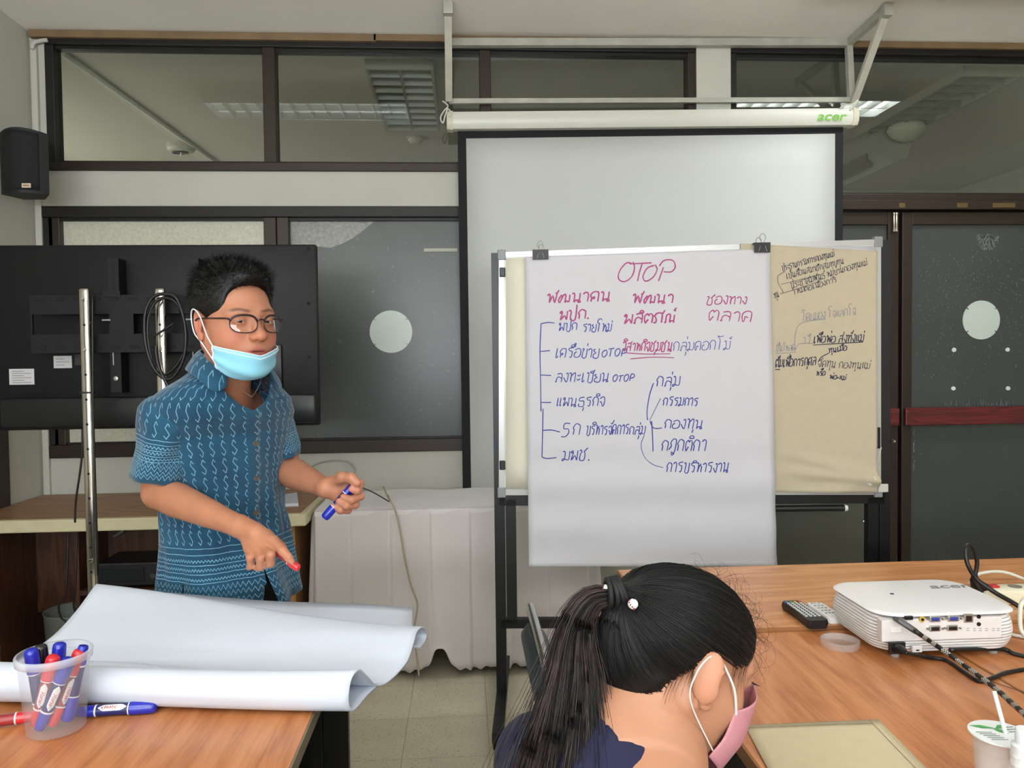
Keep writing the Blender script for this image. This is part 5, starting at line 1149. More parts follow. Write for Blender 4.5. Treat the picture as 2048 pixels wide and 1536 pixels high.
# spray bottle
sb = W(2050, 1500, Y=.97); t = empty('spray_bottle', (sb.x, .97, .745), 'clear spray bottle with a white cap at the bottom right corner', 'bottle')
zc_ = W(2040, 1458, Y=.97).z
MB().lathe([(.001, .746), (.018, .746), (.0195, .749), (.0195, zc_-.056), (.014, zc_-.048)], 30, (sb.x, .97, 0), cap=(False, True)).build('bottle_body', m_cup, t, auto=50)
MB().lathe([(.0165, zc_-.050), (.0165, zc_-.022), (.012, zc_-.020), (.012, zc_-.002), (.0105, zc_)], 30, (sb.x, .97, 0)).build('spray_cap', mat('cap_translucent', (225, 228, 230), .3), t, auto=40)
for k in range(2): MB().lathe([(.0170, zc_-.050+k*.010), (.0170, zc_-.046+k*.010)], 30, (sb.x, .97, 0)).build('cap_ridge', m_white, t)

# stacking chair -------------------------------------------------------------------------------------------
m_vin = mat('dark_green_vinyl', (34, 44, 46), .4, bump=.1, bump_scale=60); m_ch2 = mat('satin_steel', (176, 176, 170), .22, metal=1)
def chair(x, yc, label, hw=.20):
    t = empty('chair', (x+.2, yc, 0), label, 'chair')
    def P(dx, dy, z): return Vector((x+dx, yc+dy, z))
    mb = MB(); mb.tube(spline([P(.10, -hw, .45), P(.045, -hw, .66), P(.008, -hw, .84), P(0, -hw+.012, .872), P(-.002, -hw+.05, .885), P(-.002, hw-.05, .885), P(0, hw-.012, .872), P(.008, hw, .84), P(.045, hw, .66), P(.10, hw, .45)], 6), .016, 10, flat=.55); mb.build('back_frame', m_ch2, t, True)
    mb = MB()
    def bk(u, v):
        a = 2*PI*u; yy = (hw-.018)*math.copysign(abs(math.cos(a))**.35, math.cos(a)); th = .026*math.copysign(abs(math.sin(a))**.6, math.sin(a)); z = .60+.262*v; lean = .055*(.86-z)/.26
        r = min(1, math.sqrt(max(0, 1-max(0, abs(v-.5)*2-.85)**2/.0225))); return P(lean-.004+th*(.4+.6*r), yy*(.9+.1*r), z)
    mb.grid(bk, 40, 18, True); mb.f.append(tuple(range(40))[::-1]); mb.mi.append(0); mb.f.append(tuple(17*40+k for k in range(40))); mb.mi.append(0); mb.build('backrest', m_vin, t, auto=60)
    MB().box(x+.08, x+.50, yc-hw, yc+hw, .43, .485, .02).build('seat', m_vin, t, auto=60)
    for dx, dx2 in ((.10, .04), (.46, .48)):
        for s in (-1, 1): mb = MB(); mb.tube([P(dx, s*hw, .455), P(dx2, s*(hw+.01), .012)], .0115, 10); mb.build('leg', m_ch2, t, True); MB().lathe([(.014, 0), (.014, .02)], 12, P(dx2, s*(hw+.01), 0)).build('leg_cap', m_black, t)
    for s in (-1, 1): mb = MB(); mb.tube([P(.08, s*hw, .425), P(.48, s*hw, .425)], .010, 8); mb.build('side_rail', m_ch2, t, True)
    return t
chair(.128, 1.365, 'steel framed chair with dark green padding just left of the ponytail', .165)
chair(-.22, .76, 'steel framed chair with dark green padding that the woman in navy sits on', .17)
# =================================================================== PEOPLE
def mat_skin(name, base, bump=.25):
    m = mat(name, base, .45, sss=.12, spec=.4, bump=bump, bump_scale=900); nt = m.node_tree; b = nt.nodes['Principled BSDF']
    at = nt.nodes.new('ShaderNodeVertexColor'); at.layer_name = 'Col'; nt.links.new(at.outputs['Color'], b.inputs['Base Color']); return m
def frame3(F, U, o, s=1.0):
    F = Vector(F).normalized(); L = Vector(U).cross(F).normalized(); U = F.cross(L)
    return Matrix(((F.x*s, L.x*s, U.x*s, o[0]), (F.y*s, L.y*s, U.y*s, o[1]), (F.z*s, L.z*s, U.z*s, o[2]), (0, 0, 0, 1)))
def head_sdf(h=.0019, male=True, neck=None):
    s = SDF((-.125, -.10, -.22 if neck else -.15), (.135, .10, .135), h)
    s.ell((-.012, 0, .035 if male else .025), (.094, .077 if male else .0755, .084 if male else .075), k=0)
    s.ell((.022, 0, -.030), (.066, .063 if male else .060, .082), k=.03)
    s.ell((.036, 0, -.076), (.044, .047 if male else .040, .036), k=.03)
    for y in (-1, 1):
        s.ell((.046, y*.036, -.036), (.036, .031, .034), k=.02)
        s.cap((-.012, y*.054, -.045), (.045, y*.030, -.090), .017, .017, k=.03)
        s.cap((.080, y*.012, .020), (.066, y*.046, .018), .009, .009, k=.02)
    s.ell((.066, 0, -.096), (.022, .024, .018), k=.022)
    s.ell((.070, 0, -.060), (.024, .030, .026), k=.02)
    if neck: s.cap(neck[0], neck[1], .053, .053, k=.03)
    for y in (-1, 1): s.ell((.094, y*.033, .000), (.013, .020, .012), k=.014, op='s')
    for y in (-1, 1): s.ell((.0745, y*.032, .001), (.0145, .0165, .0125), k=.006)
    s.cap((.084, 0, .006), (.104, 0, -.030), .0085, .0115, k=.014)
    s.ell((.1075, 0, -.031), (.0105, .0115, .010), k=.008)
    for y in (-1, 1):
        s.ell((.096, y*.0125, -.034), (.011, .0075, .0075), k=.007)
        s.ell((.104, y*.006, -.0415), (.006, .0035, .003), k=.003, op='s')
        s.ell((.090, y*.032, -.001), (.010, .0130, .0026), k=.0015, op='s')
    s.ell((.0885, 0, -.0605), (.0095, .021, .0048), k=.006); s.ell((.0875, 0, -.0705), (.0100, .018, .0058), k=.006)
    s.ell((.101, 0, -.0655), (.014, .0215, .0012), k=.002, op='s')
    for y in (-1, 1):
        R = Matrix.Rotation(-.15, 3, 'Y') @ Matrix.Rotation(y*(.35 if male else .62), 3, 'Z')
        Rn = np.array(R)
        s.ell((-.012 if male else -.015, y*(.080 if male else .083), -.004), (.0175, .0085, .029) if male else (.0195, .0085, .0315), Rn, k=.006)
        s.ell((-.004, y*.0875, -.004), (.0095, .0065, .0175), Rn, k=.004, op='s')
        s.ell((-.010, y*.0865, .010), (.007, .0035, .010), Rn, k=.004, op='s')
        s.ell((-.002, y*.079, -.034), (.009, .0055, .0095), k=.006); s.ell((.002, y*.080, -.004), (.004, .005, .008), k=.004)
    V, Fc = s.mesh(); return V, Fc
def paint(V, base, blush, lip, brow, male=True):
    C = np.tile(np.array(lin(base)), (len(V), 1))
    def g(c, r): return np.exp(-(((V-np.array(c))/np.array(r))**2).sum(1))[:, None]
    def mixc(C, c, w_): return C*(1-w_)+np.array(lin(c))*w_
    for y in (-1, 1): C = mixc(C, blush, .55*g((.075, y*.045, -.035), (.03, .022, .022))); C = mixc(C, blush, .5*g((-.01, y*.085, -.01), (.02, .01, .035)))
    C = mixc(C, blush, .5*g((.112, 0, -.033), (.012, .014, .012)))
    C = mixc(C, lip, np.clip(1.4*g((.096, 0, -.066), (.02, .021, .0085)), 0, .9))
    for y in (-1, 1):
        x = V[:, 1]*y; zc_ = .0215+.004*np.exp(-((x-.036)/.014)**2)-.0*x
        w_ = np.exp(-((V[:, 2]-zc_)/.0034)**4)*np.exp(-((x-.033)/.021)**6)*(V[:, 0] > .04)
        C = mixc(C, brow, np.clip(w_*.75, 0, 1)[:, None])
    return C
def strands(paths, r0, r1, name, mats, parent, mi=None, kind='stuff'):
    """paths (N,S,3) -> three sided hairs"""
    P_ = np.asarray(paths, dtype=float); N_, S_, _ = P_.shape; T_ = np.gradient(P_, axis=1); T_ /= np.linalg.norm(T_, axis=2, keepdims=True)+1e-9
    ref = np.where(np.abs(T_[..., 2:3]) < .9, np.array([0, 0, 1.]), np.array([1., 0, 0])); A_ = np.cross(T_, ref); A_ /= np.linalg.norm(A_, axis=2, keepdims=True)+1e-9; B_ = np.cross(T_, A_)
    rad = (r0+(r1-r0)*np.linspace(0, 1, S_))[None, :, None]; V = np.stack([P_+rad*(A_*math.cos(a)+B_*math.sin(a)) for a in (0, 2.094, 4.189)], 2).reshape(-1, 3)
    b = (np.arange(N_)[:, None, None]*S_+np.arange(S_-1)[None, :, None])*3; k = np.arange(3)[None, None, :]; k2 = (k+1) % 3
    Fc = np.stack([b+k, b+k2, b+3+k2, b+3+k], 3).reshape(-1, 4)
    o = mesh_obj(name, V, Fc, mats, parent, True, kind=kind)
    if mi is not None: o.data.polygons.foreach_set('material_index', np.repeat(np.asarray(mi), (S_-1)*3).astype(np.int32))
    return o
def hair_mat(name, rgb, rough=.35, spec=.6):
    return mat(name, rgb, rough, spec=spec)
m_hair = hair_mat('black_hair', (12, 11, 11), .5, .35); m_hair2 = hair_mat('brown_hair', (66, 40, 32)); m_hair3 = hair_mat('grey_black_hair', (26, 24, 24), .45, .4)
def eyes(M, par):
    for y in (-1, 1):
        MBx = MB(); MBx.M = M @ Matrix.Translation((.0742, y*.032, 0)); n = 24
        MBx.lathe([(.0122*math.sin(a), .0122*math.cos(a)) for a in np.linspace(.02, PI-.02, 18)], n, axis='X'); MBx.build('eyeball', mat('eye_white', (200, 192, 184), .2), par, True)
        MBx = MB(); MBx.M = M @ Matrix.Translation((.0742, y*.032, 0)) @ Matrix.Rotation(-.35, 4, 'Z'); MBx.lathe([(.0001, .01262), (.0056, .0113)], 20, axis='X'); MBx.build('iris', mat('iris_brown', (26, 16, 12), .1), par)

# ---- shirt cloth pattern (woven motif drawn with distance fields) ----
def shirt_mat(name, band_top):
    m = bpy.data.materials.new(name); m.use_nodes = True; nt = m.node_tree; N = nt.nodes; Lk = nt.links; b = N['Principled BSDF']
    def mth(op, a, c=None, d=None, clamp=False):
        n = N.new('ShaderNodeMath'); n.operation = op; n.use_clamp = clamp
        for i, x in enumerate((a, c, d)):
            if x is None: continue
            if isinstance(x, (int, float)): n.inputs[i].default_value = x
            else: Lk.new(x, n.inputs[i])
        return n.outputs[0]
    def vm(op, a, c=None):
        n = N.new('ShaderNodeVectorMath'); n.operation = op
        for i, x in enumerate((a, c)):
            if x is None: continue
            if isinstance(x, tuple): n.inputs[i].default_value = x
            else: Lk.new(x, n.inputs[i])
        return n
    uv = N.new('ShaderNodeUVMap'); nz = N.new('ShaderNodeTexNoise'); nz.inputs['Scale'].default_value = 60; Lk.new(uv.outputs[0], nz.inputs['Vector'])
    off = vm('SCALE', vm('SUBTRACT', nz.outputs['Color'], (.5, .5, .5)).outputs[0]); off.inputs['Scale'].default_value = .004
    uvd = vm('ADD', uv.outputs[0], off.outputs[0]); sp = N.new('ShaderNodeSeparateXYZ'); Lk.new(uvd.outputs[0], sp.inputs[0]); U_, V_ = sp.outputs[0], sp.outputs[1]
    cw, chh = .0255, .046
    V0 = mth('SUBTRACT', V_, band_top)
    fu = mth('MULTIPLY', mth('FRACT', mth('DIVIDE', U_, cw)), cw); fv = mth('MULTIPLY', mth('FRACT', mth('DIVIDE', V0, chh)), chh)
    cb = N.new('ShaderNodeCombineXYZ'); Lk.new(fu, cb.inputs[0]); Lk.new(fv, cb.inputs[1])
    pts = [((.62, .76), (.44, .92)), ((.44, .92), (.28, .68)), ((.28, .68), (.66, .32)), ((.66, .32), (.50, .08)), ((.50, .08), (.28, .24))]
    d = None
    for a, c in pts:
        a3 = (a[0]*cw, a[1]*chh, 0); ba = ((c[0]-a[0])*cw, (c[1]-a[1])*chh, 0); bb = ba[0]**2+ba[1]**2
        pa = vm('SUBTRACT', cb.outputs[0], a3); dt = vm('DOT_PRODUCT', pa.outputs[0], ba); h = mth('DIVIDE', dt.outputs['Value'], bb, clamp=True)
        sc = vm('SCALE', ba); Lk.new(h, sc.inputs['Scale']); ln = vm('LENGTH', vm('SUBTRACT', pa.outputs[0], sc.outputs[0]).outputs[0]).outputs['Value']
        d = ln if d is None else mth('MINIMUM', d, ln)
    inm = mth('GREATER_THAN', V_, band_top); d = mth('ADD', d, mth('MULTIPLY', mth('SUBTRACT', 1.0, inm), 1.0))
    bt = band_top
    for e in (.50, .62, .74, .88, .97): d = mth('MINIMUM', d, mth('ABSOLUTE', mth('SUBTRACT', V_, e*bt)))
    def zig(e0, amp, per):
        t = mth('PINGPONG', U_, per); return mth('MULTIPLY', mth('ABSOLUTE', mth('SUBTRACT', mth('SUBTRACT', V_, e0), mth('MULTIPLY', t, amp/per))), .62)
    for e0, amp, per in ((.535*bt, .005, .004), (.66*bt, .006, .004), (.78*bt, .006, .0045), (.11*bt, .011, .006), (.20*bt, .011, .006), (.30*bt, .012, .006), (.39*bt, .012, .006)): d = mth('MINIMUM', d, zig(e0, amp, per))
    n2 = N.new('ShaderNodeTexNoise'); n2.inputs['Scale'].default_value = 700; n2.inputs['Detail'].default_value = 2; Lk.new(uv.outputs[0], n2.inputs['Vector'])
    wd = mth('ADD', mth('MULTIPLY', n2.outputs['Fac'], .0016), .0001)
    k = mth('MULTIPLY', mth('LESS_THAN', d, wd), .85)
    n3 = N.new('ShaderNodeTexNoise'); n3.inputs['Scale'].default_value = 9; n3.inputs['Detail'].default_value = 6; Lk.new(uv.outputs[0], n3.inputs['Vector'])
    r = N.new('ShaderNodeValToRGB'); r.color_ramp.elements[0].position = .3; r.color_ramp.elements[1].position = .7; r.color_ramp.elements[0].color = (*lin((6, 58, 86)), 1); r.color_ramp.elements[1].color = (*lin((14, 80, 108)), 1); Lk.new(n3.outputs['Fac'], r.inputs[0])
    mx = N.new('ShaderNodeMix'); mx.data_type = 'RGBA'; Lk.new(k, mx.inputs[0]); Lk.new(r.outputs[0], mx.inputs[6]); mx.inputs[7].default_value = (*lin((118, 172, 198)), 1); Lk.new(mx.outputs[2], b.inputs['Base Color'])
    b.inputs['Roughness'].default_value = .85; b.inputs['Sheen Weight'].default_value = .25
    n4 = N.new('ShaderNodeTexNoise'); n4.inputs['Scale'].default_value = 1500; Lk.new(uv.outputs[0], n4.inputs['Vector']); bp_ = N.new('ShaderNodeBump'); bp_.inputs['Strength'].default_value = .35; bp_.inputs['Distance'].default_value = .001; Lk.new(n4.outputs['Fac'], bp_.inputs['Height']); Lk.new(bp_.outputs[0], b.inputs['Normal'])
    MATS[name] = m; return m
m_sh = shirt_mat('ikat_cotton', .178); m_sl = shirt_mat('ikat_cotton_sleeve', .115)

# ------------------------------------------------------------------- man
man = empty('person', (-.66, 2.16, 0), 'standing person in blue patterned shirt and glasses, blue mask under the chin, holding two markers', 'person')
SK = (184, 126, 98); m_skin = mat_skin('skin_man', SK)
yaw = math.radians(45); Fh = Vector((math.sin(yaw), -math.cos(yaw), -.04))
HO = W(470, 643, Y=1.94); HM = frame3(Fh, (-.03, 0, 1), HO, 1.10)
NBW = Vector((-.622, 2.045, 1.30)); _n = HM.inverted() @ NBW; _a = Vector((-.026, 0, -.06)); NKL = _a+(_n-_a)*((-.155+.06)/(_n.z+.06))
print('NECK', _n, NKL)
Vh, Fch = head_sdf(male=True, neck=((-.026, 0, -.06), tuple(NKL)))
Ch = paint(Vh, SK, (190, 104, 84), (150, 84, 78), (44, 32, 28)); hb_ = BVHTree.FromPolygons([Vector(v) for v in Vh], [tuple(f) for f in Fch])
Vw = xform(Vh, HM)
def Wp(x, y, Y): return np.array(W(x, y, Y=Y))
FT = Vector((math.sin(math.radians(52)), -math.cos(math.radians(52)), 0)); LT = Vector((0, 0, 1)).cross(FT)
def spine(z):
    zs = [.0, .72, .90, 1.05, 1.20, 1.30, 1.385]; xs = [-.66, -.655, -.668, -.672, -.662, -.630, -.588]; ys = [2.18, 2.17, 2.165, 2.155, 2.12, 2.05, 2.0]
    return Vector((np.interp(z, zs, xs), np.interp(z, zs, ys), z))
Sr = spine(1.25)-LT*.165+Vector((0, 0, .0)); Sl = spine(1.25)+LT*.165
# arms and hands
def arm(sh, el, wr, extra, lo_h=.0022):
    pts = [np.array(sh), el, wr]+[p for c in extra for p in c[0]]
    lo = np.min(pts, 0)-.06; hi = np.max(pts, 0)+.06; s = SDF(lo, hi, lo_h)
    sh = np.array(sh)*.65+np.array(el)*.35; s.cap(sh, el, .045, .0415, k=0); m_ = el+(wr-el)*.25; m2 = el+(wr-el)*.62; m3 = el+(wr-el)*.86; s.cap(el, m_, .0415, .0425, k=.006); s.cap(m_, m2, .0425, .034, k=.002); s.cap(m2, m3, .034, .0272, k=.002); s.cap(m3, wr, .0272, .0262, k=.002)
    for c in extra: s.chain(c[0], c[1], k=c[2])
    return s.mesh()
elR = Wp(318, 985, 1.985); wrR = Wp(480, 1053, 1.80)
K = 1.12
def ch(pts, rs, k=.006): return ([Wp(*p) for p in pts], [r*K for r in rs], k)
hr = [ch([(480, 1053, 1.80), (512, 1066, 1.772)], [.0232, .0195], .006), ch([(500, 1062, 1.785), (546, 1082, 1.742)], [.0145, .0122], .008), ch([(500, 1066, 1.785), (531, 1095, 1.745)], [.0145, .0122], .008), ch([(496, 1068, 1.787), (514, 1100, 1.755)], [.0145, .0122], .008), ch([(492, 1066, 1.79), (498, 1097, 1.768)], [.0140, .0115], .008),
      ch([(546, 1083, 1.742), (565, 1101, 1.715), (577, 1115, 1.708), (583, 1123, 1.708)], [.0112, .0095, .0082, .0066], .003),
      ch([(531, 1095, 1.745), (541, 1110, 1.712), (541, 1126, 1.718), (534, 1130, 1.735)], [.0110, .0096, .0084, .0070], .003),
      ch([(514, 1100, 1.755), (522, 1117, 1.724), (521, 1133, 1.732), (514, 1136, 1.748)], [.0108, .0094, .0082, .0068], .003),
      ch([(498, 1097, 1.768), (501, 1115, 1.742), (502, 1131, 1.750), (498, 1135, 1.763)], [.0098, .0086, .0076, .0062], .003),
      ch([(498, 1054, 1.795), (534, 1073, 1.768), (560, 1095, 1.742), (574, 1112, 1.730)], [.0130, .0118, .0100, .0080], .010)]
VaR, FaR = arm(Sr, elR, wrR, hr)
elL = Wp(572, 940, 2.215); wrL = Wp(652, 976, 2.035)
hl = [ch([(652, 976, 2.035), (672, 978, 2.035)], [.0232, .0215], .006), ch([(672, 972, 2.035), (702, 962, 2.034)], [.017, .0132], .008), ch([(672, 978, 2.036), (713, 984, 2.034)], [.017, .0132], .008), ch([(672, 984, 2.036), (707, 1001, 2.034)], [.017, .0128], .008), ch([(670, 988, 2.036), (694, 1010, 2.034)], [.016, .0122], .008),
      ch([(702, 961, 2.034), (720, 968, 2.008), (714, 981, 1.985), (703, 978, 1.982)], [.0115, .0100, .0088, .0075], .005),
      ch([(713, 984, 2.034), (720, 992, 2.004), (703, 1000, 1.984), (687, 994, 1.990)], [.0115, .0102, .0092, .0080], .004),
      ch([(707, 1001, 2.034), (710, 1009, 2.004), (692, 1012, 1.985), (678, 1003, 1.992)], [.0112, .0098, .0090, .0078], .004),
      ch([(694, 1010, 2.034), (696, 1020, 2.008), (680, 1021, 1.990), (668, 1011, 1.996)], [.0104, .0090, .0082, .0070], .004),
      ch([(662, 965, 2.030), (684, 955, 2.002), (703, 956, 1.988), (715, 966, 1.978)], [.0150, .0125, .0105, .0085], .010)]
VaL, FaL = arm(Sl, elL, wrL, hl)
def wcol(V, base): 
    n = np.array([noise.noise(Vector(v)*28) for v in V[::1]]) if len(V) < 1 else (np.sin(V[:, 0]*61+V[:, 2]*37)*np.sin(V[:, 1]*53+V[:, 2]*29))
    return np.array(lin(base))[None]*(1+.05*n[:, None])
def addhand(V, tips, base, C):
    for t_, col, r in tips: w_ = np.exp(-((V-np.array(t_))**2).sum(1)/r**2)[:, None]*.55; C = C*(1-w_)+np.array(lin(col))*w_
    return C
CaR = addhand(VaR, [(c[0][-1], (206, 140, 120), .012) for c in hr[5:]]+[(c[0][1], (180, 112, 88), .010) for c in hr[5:9]], SK, wcol(VaR, (182, 124, 94)))
CaL = addhand(VaL, [(c[0][-1], (206, 136, 118), .012) for c in hl[5:]]+[(c[0][1], (200, 130, 108), .012) for c in hl[5:9]], SK, wcol(VaL, (180, 122, 94)))
# chest seen in the open collar
s = SDF((-.80, 1.86, 1.16), (-.42, 2.24, 1.42), .004); NB = np.array(NBW)
s.cap(np.array(HM @ Vector((-.026, 0, -.06))), NB, .053*1.1, .060, k=0); s.ell(tuple(spine(1.22)+FT*.01), (.15, .085, .11), np.array([list(LT), list(FT), [0, 0, 1]]), k=.05)
Vc, Fc_ = s.mesh(); Cc = wcol(Vc, (182, 124, 96))
Vs, Fs_, Cs_, n0 = [], [], [], 0
for V_, F_, C_ in ((Vw, Fch, Ch), (VaR, FaR, CaR), (VaL, FaL, CaL), (Vc, Fc_, Cc)): Vs.append(V_); Fs_.append(F_+n0); Cs_.append(C_); n0 += len(V_)
mesh_obj('body', np.concatenate(Vs), np.concatenate(Fs_), m_skin, man, True, cols=np.concatenate(Cs_))
eyes(HM, man)
# shirt body
ZH, ZN = .735, 1.392
_z = [.70, .80, .90, 1.00, 1.10, 1.18, 1.245, 1.285, 1.315, 1.34, 1.365, 1.392]
_a = [.205, .190, .176, .172, .182, .198, .205, .188, .152, .115, .090, .080]; _b = [.152, .142, .134, .132, .138, .140, .130, .115, .100, .092, .084, .078]
def shirt_pt(phi, z, e=0.0):
    a, b = np.interp(z, _z, _a)+e, np.interp(z, _z, _b)+e; c, s_ = math.cos(phi), math.sin(phi); q = .9 if z < 1.28 else 1
    cx, sy = math.copysign(abs(c)**q, c), math.copysign(abs(s_)**q, s_)
    p = spine(z)+FT*b*cx+LT*a*sy
    wv = max(0, min(1, (1.2-z)/.3)); n = noise.noise(Vector((phi*1.6, z*5, 3)))*.014+noise.noise(Vector((phi*4+z*6, z*7, 9)))*.007
    n += .008*math.sin(phi*7+z*9)*max(0, (.95-z)/.2)+.010*(abs(noise.noise(Vector((phi*2.2+z*3, z*4-phi, 1))))**.7-.3)
    if z < .86 and 0 < phi < .5: n += .05*((.86-z)/.13)**1.5*math.exp(-((phi-.12)/.2)**2)
    d = (FT*cx/b+LT*sy/a).normalized(); p += d*n*(.4+.6*wv)
    if z > 1.27: p.z += .010*(abs(s_))*(1.375-z)/.1-.0*c
    return p
NP, NZ = 200, 110
verts = []; uvs = []; 
for j in range(NZ):
    z = ZH+(ZN-ZH)*j/(NZ-1); arc = 0; prev = None
    for i in range(NP):
        V_o = .98*((z-1.262)/.13)**.8 if z > 1.262 else (.45*(.845-z) if z < .845 else 0); V_o = max(V_o, .004)
        phi = .02+V_o+(2*PI-2*V_o)*i/(NP-1)
        if phi > PI: phi -= 2*PI
        hem = -.018*max(0, math.cos(phi))*(1-j/(NZ-1))**6
        p = shirt_pt(phi, z); p.z += hem+ (.0 if j else 0); verts.append(p); uvs.append((phi*.165, z-ZH))
faces = []
ps_ = math.radians(-68)
for j in range(NZ-1):
    z = ZH+(ZN-ZH)*(j+.5)/(NZ-1)
    for i in range(NP-1):
        phi = .02+2*PI*(i+.5)/(NP-1)-2*PI
        if z < .835 and abs(phi-ps_) < (.835-z)*.62: continue
        faces.append((j*NP+i, j*NP+i+1, (j+1)*NP+i+1, (j+1)*NP+i))
shirt = mesh_obj('shirt', verts, faces, m_sh, man, True, uvs=uvs); md = shirt.modifiers.new('s', 'SOLIDIFY'); md.thickness = .0022; md.offset = 1
def sleeve(S0, E, hemf, r0, r1, inner):
    S0, E = Vector(S0), Vector(E); d = (E-S0); L_ = d.length; d.normalize(); sd, u = basis(d); mb = MB(); uv = []; n = 56; m_ = 30; a0 = S0-d*.055
    for j in range(m_):
        t = j/(m_-1); ln = -.055+(L_*hemf+.055)*t; c_ = S0+d*ln
        for k in range(n+1):
            a = 2*PI*k/n; r = (r0+(r1-r0)*max(0, t))*math.sqrt(max(0.02, 1-max(0, (.24-t)/.24)**2)); r += .004*math.sin(a*3+t*5)+noise.noise(Vector((a*1.5, t*4, inner)))*.012*t
            mb.v.append(c_+sd*math.cos(a)*r+u*math.sin(a)*r*.95); uv.append((a*.06, L_*hemf-ln))
    for j in range(m_-1):
        for k in range(n): mb.f.append((j*(n+1)+k, j*(n+1)+k+1, (j+1)*(n+1)+k+1, (j+1)*(n+1)+k))
    mb.mi = [0]*len(mb.f); return mb.build('sleeve', m_sl, shirt, True, solid=.002, uvs=uv)
sleeve(Sr+LT*.012, elR+np.array((-.008, .0, .0)), .80, .066, .064, 1.0); sleeve(Sl-LT*.02, elL+np.array((-.0, 0, .0)), .80, .062, .052, 5.0)
# collar: two folded leaves
def collar_pt(phi, v):
    """phi 0 = front; v 0 inner fold line .. 1 outer edge"""
    k = (1-math.cos(phi))/2; NBv = Vector(NB)
    zi = 1.352+.068*k**.55; ri = .070+.004*k; c_ = spine(min(zi, 1.385)); c_ = Vector((c_.x, c_.y, zi))
    inner = c_+FT*math.cos(phi)*(ri+.008)+LT*math.sin(phi)*ri
    ext = .050+.022*math.exp(-((abs(phi)-.62)/.32)**2); dr = (FT*math.cos(phi)+LT*math.sin(phi))
    outz = zi-.042-.036*math.exp(-((abs(phi)-.80)/.45)**2); p2 = c_+dr*(ri+.036+.016*(1-k)); p2.z = outz
    m_ = inner+dr*.010+Vector((0, 0, .004)); t = v
    return inner*(1-t)**2+m_*2*t*(1-t)+p2*t*t
for sg in (-1, 1):
    mb = MB(); uv = []; nu, nv = 40, 10
    for j in range(nv):
        for i in range(nu):
            ph = .74+(PI-.74)*i/(nu-1); v = j/(nv-1)
            if i < 6: v = v*(.80+.20*math.sin(i/6*PI/2)); ph += (1-math.sin(i/6*PI/2))*.10*0+ .16*(j/(nv-1)-.5)*(1-i/6)*0
            mb.v.append(collar_pt(sg*ph, v)); uv.append((ph*.1, .2+v*.06+.01*sg))
    for j in range(nv-1):
        for i in range(nu-1): mb.f.append((j*nu+i, j*nu+i+1, (j+1)*nu+i+1, (j+1)*nu+i))
    mb.mi = [0]*len(mb.f); mb.build('collar', m_sh, shirt, True, solid=.003, uvs=uv)
m_btn = mat('shell_button', (92, 84, 72), .3)
def shirt_px(px_, py_):
    best = None
    for i in range(-60, 61):
        for zz in np.linspace(.74, 1.32, 59):
            pass
    return None
for z in (1.170, 1.075, .98, .885):
    p = shirt_pt(.02, z, .004); q = shirt_pt(.02, z, .02); d = (q-p).normalized(); R = d.to_track_quat('Z', 'Y').to_matrix().to_4x4(); mb = MB(); mb.M = Matrix.Translation(p) @ R
    mb.lathe([(.0072, -.001), (.0078, .001), (.0068, .0026), (.0045, .0018), (.0005, .0018)], 20); mb.build('button', m_btn, shirt, auto=40)
mb = MB(); uvp = []
for j in range(60):
    z = .85+(1.258-.85)*j/59
    for i in range(5): ph = -.085+i*.045; mb.v.append(shirt_pt(ph, z, .0045 if 0 < i < 4 else .002)); uvp.append((ph*.165+.004, z-ZH))
mb.f = [(j*5+i, j*5+i+1, (j+1)*5+i+1, (j+1)*5+i) for j in range(59) for i in range(4)]; mb.mi = [0]*len(mb.f); mb.build('placket', m_sh, shirt, True, uvs=uvp, solid=.001)
mb = MB(); uvp = []
for j in range(16):
    z = 1.04+.12*j/15
    for i in range(12): ph = .42+i*.055; mb.v.append(shirt_pt(ph, z, .004)); uvp.append((ph*.165+.013, z-ZH))
mb.f = [(j*12+i, j*12+i+1, (j+1)*12+i+1, (j+1)*12+i) for j in range(15) for i in range(11)]; mb.mi = [0]*len(mb.f); mb.build('pocket', m_sh, shirt, True, uvs=uvp, solid=.0015)
# trousers and shoes
m_tr = mat('navy_trousers', (22, 24, 36), .8); s = SDF((-1.0, 1.85, -.01), (-.35, 2.5, .90), .008)
hp = spine(.80)
s.ell(tuple(spine(.82)), (.165, .12, .12), np.array([list(LT), list(FT), [0, 0, 1]]), k=0)
feet = []
for sg in (-1, 1):
    hj = spine(.80)+LT*sg*.085; kn = Vector((hj.x, hj.y, .46))+FT*.02+LT*sg*.02; an = Vector((hj.x, hj.y, .09))+LT*sg*.04; feet.append(an); s.cap(tuple(hj), tuple(kn), .088, .064, k=.05); s.cap(tuple(kn), tuple(an), .066, .055, k=.03)
V_, F_ = s.mesh(); V_[:, 2] = np.maximum(V_[:, 2], .045); mesh_obj('trousers', V_, F_, m_tr, man, True)
for an in feet:
    s = SDF(np.array(an)-(.25, .25, .1), np.array(an)+(.25, .25, .06), .005); s.cap(tuple(an+Vector((0, 0, -.045))-FT*.04), tuple(an+Vector((0, 0, -.055))+FT*.15), .042, .036, k=0); s.cap(tuple(an+Vector((0, 0, -.03))), tuple(an), .046, .04, k=.03)
    V_, F_ = s.mesh(); V_[:, 2] = np.maximum(V_[:, 2], .002); mesh_obj('shoe', V_, F_, m_black, man, True)
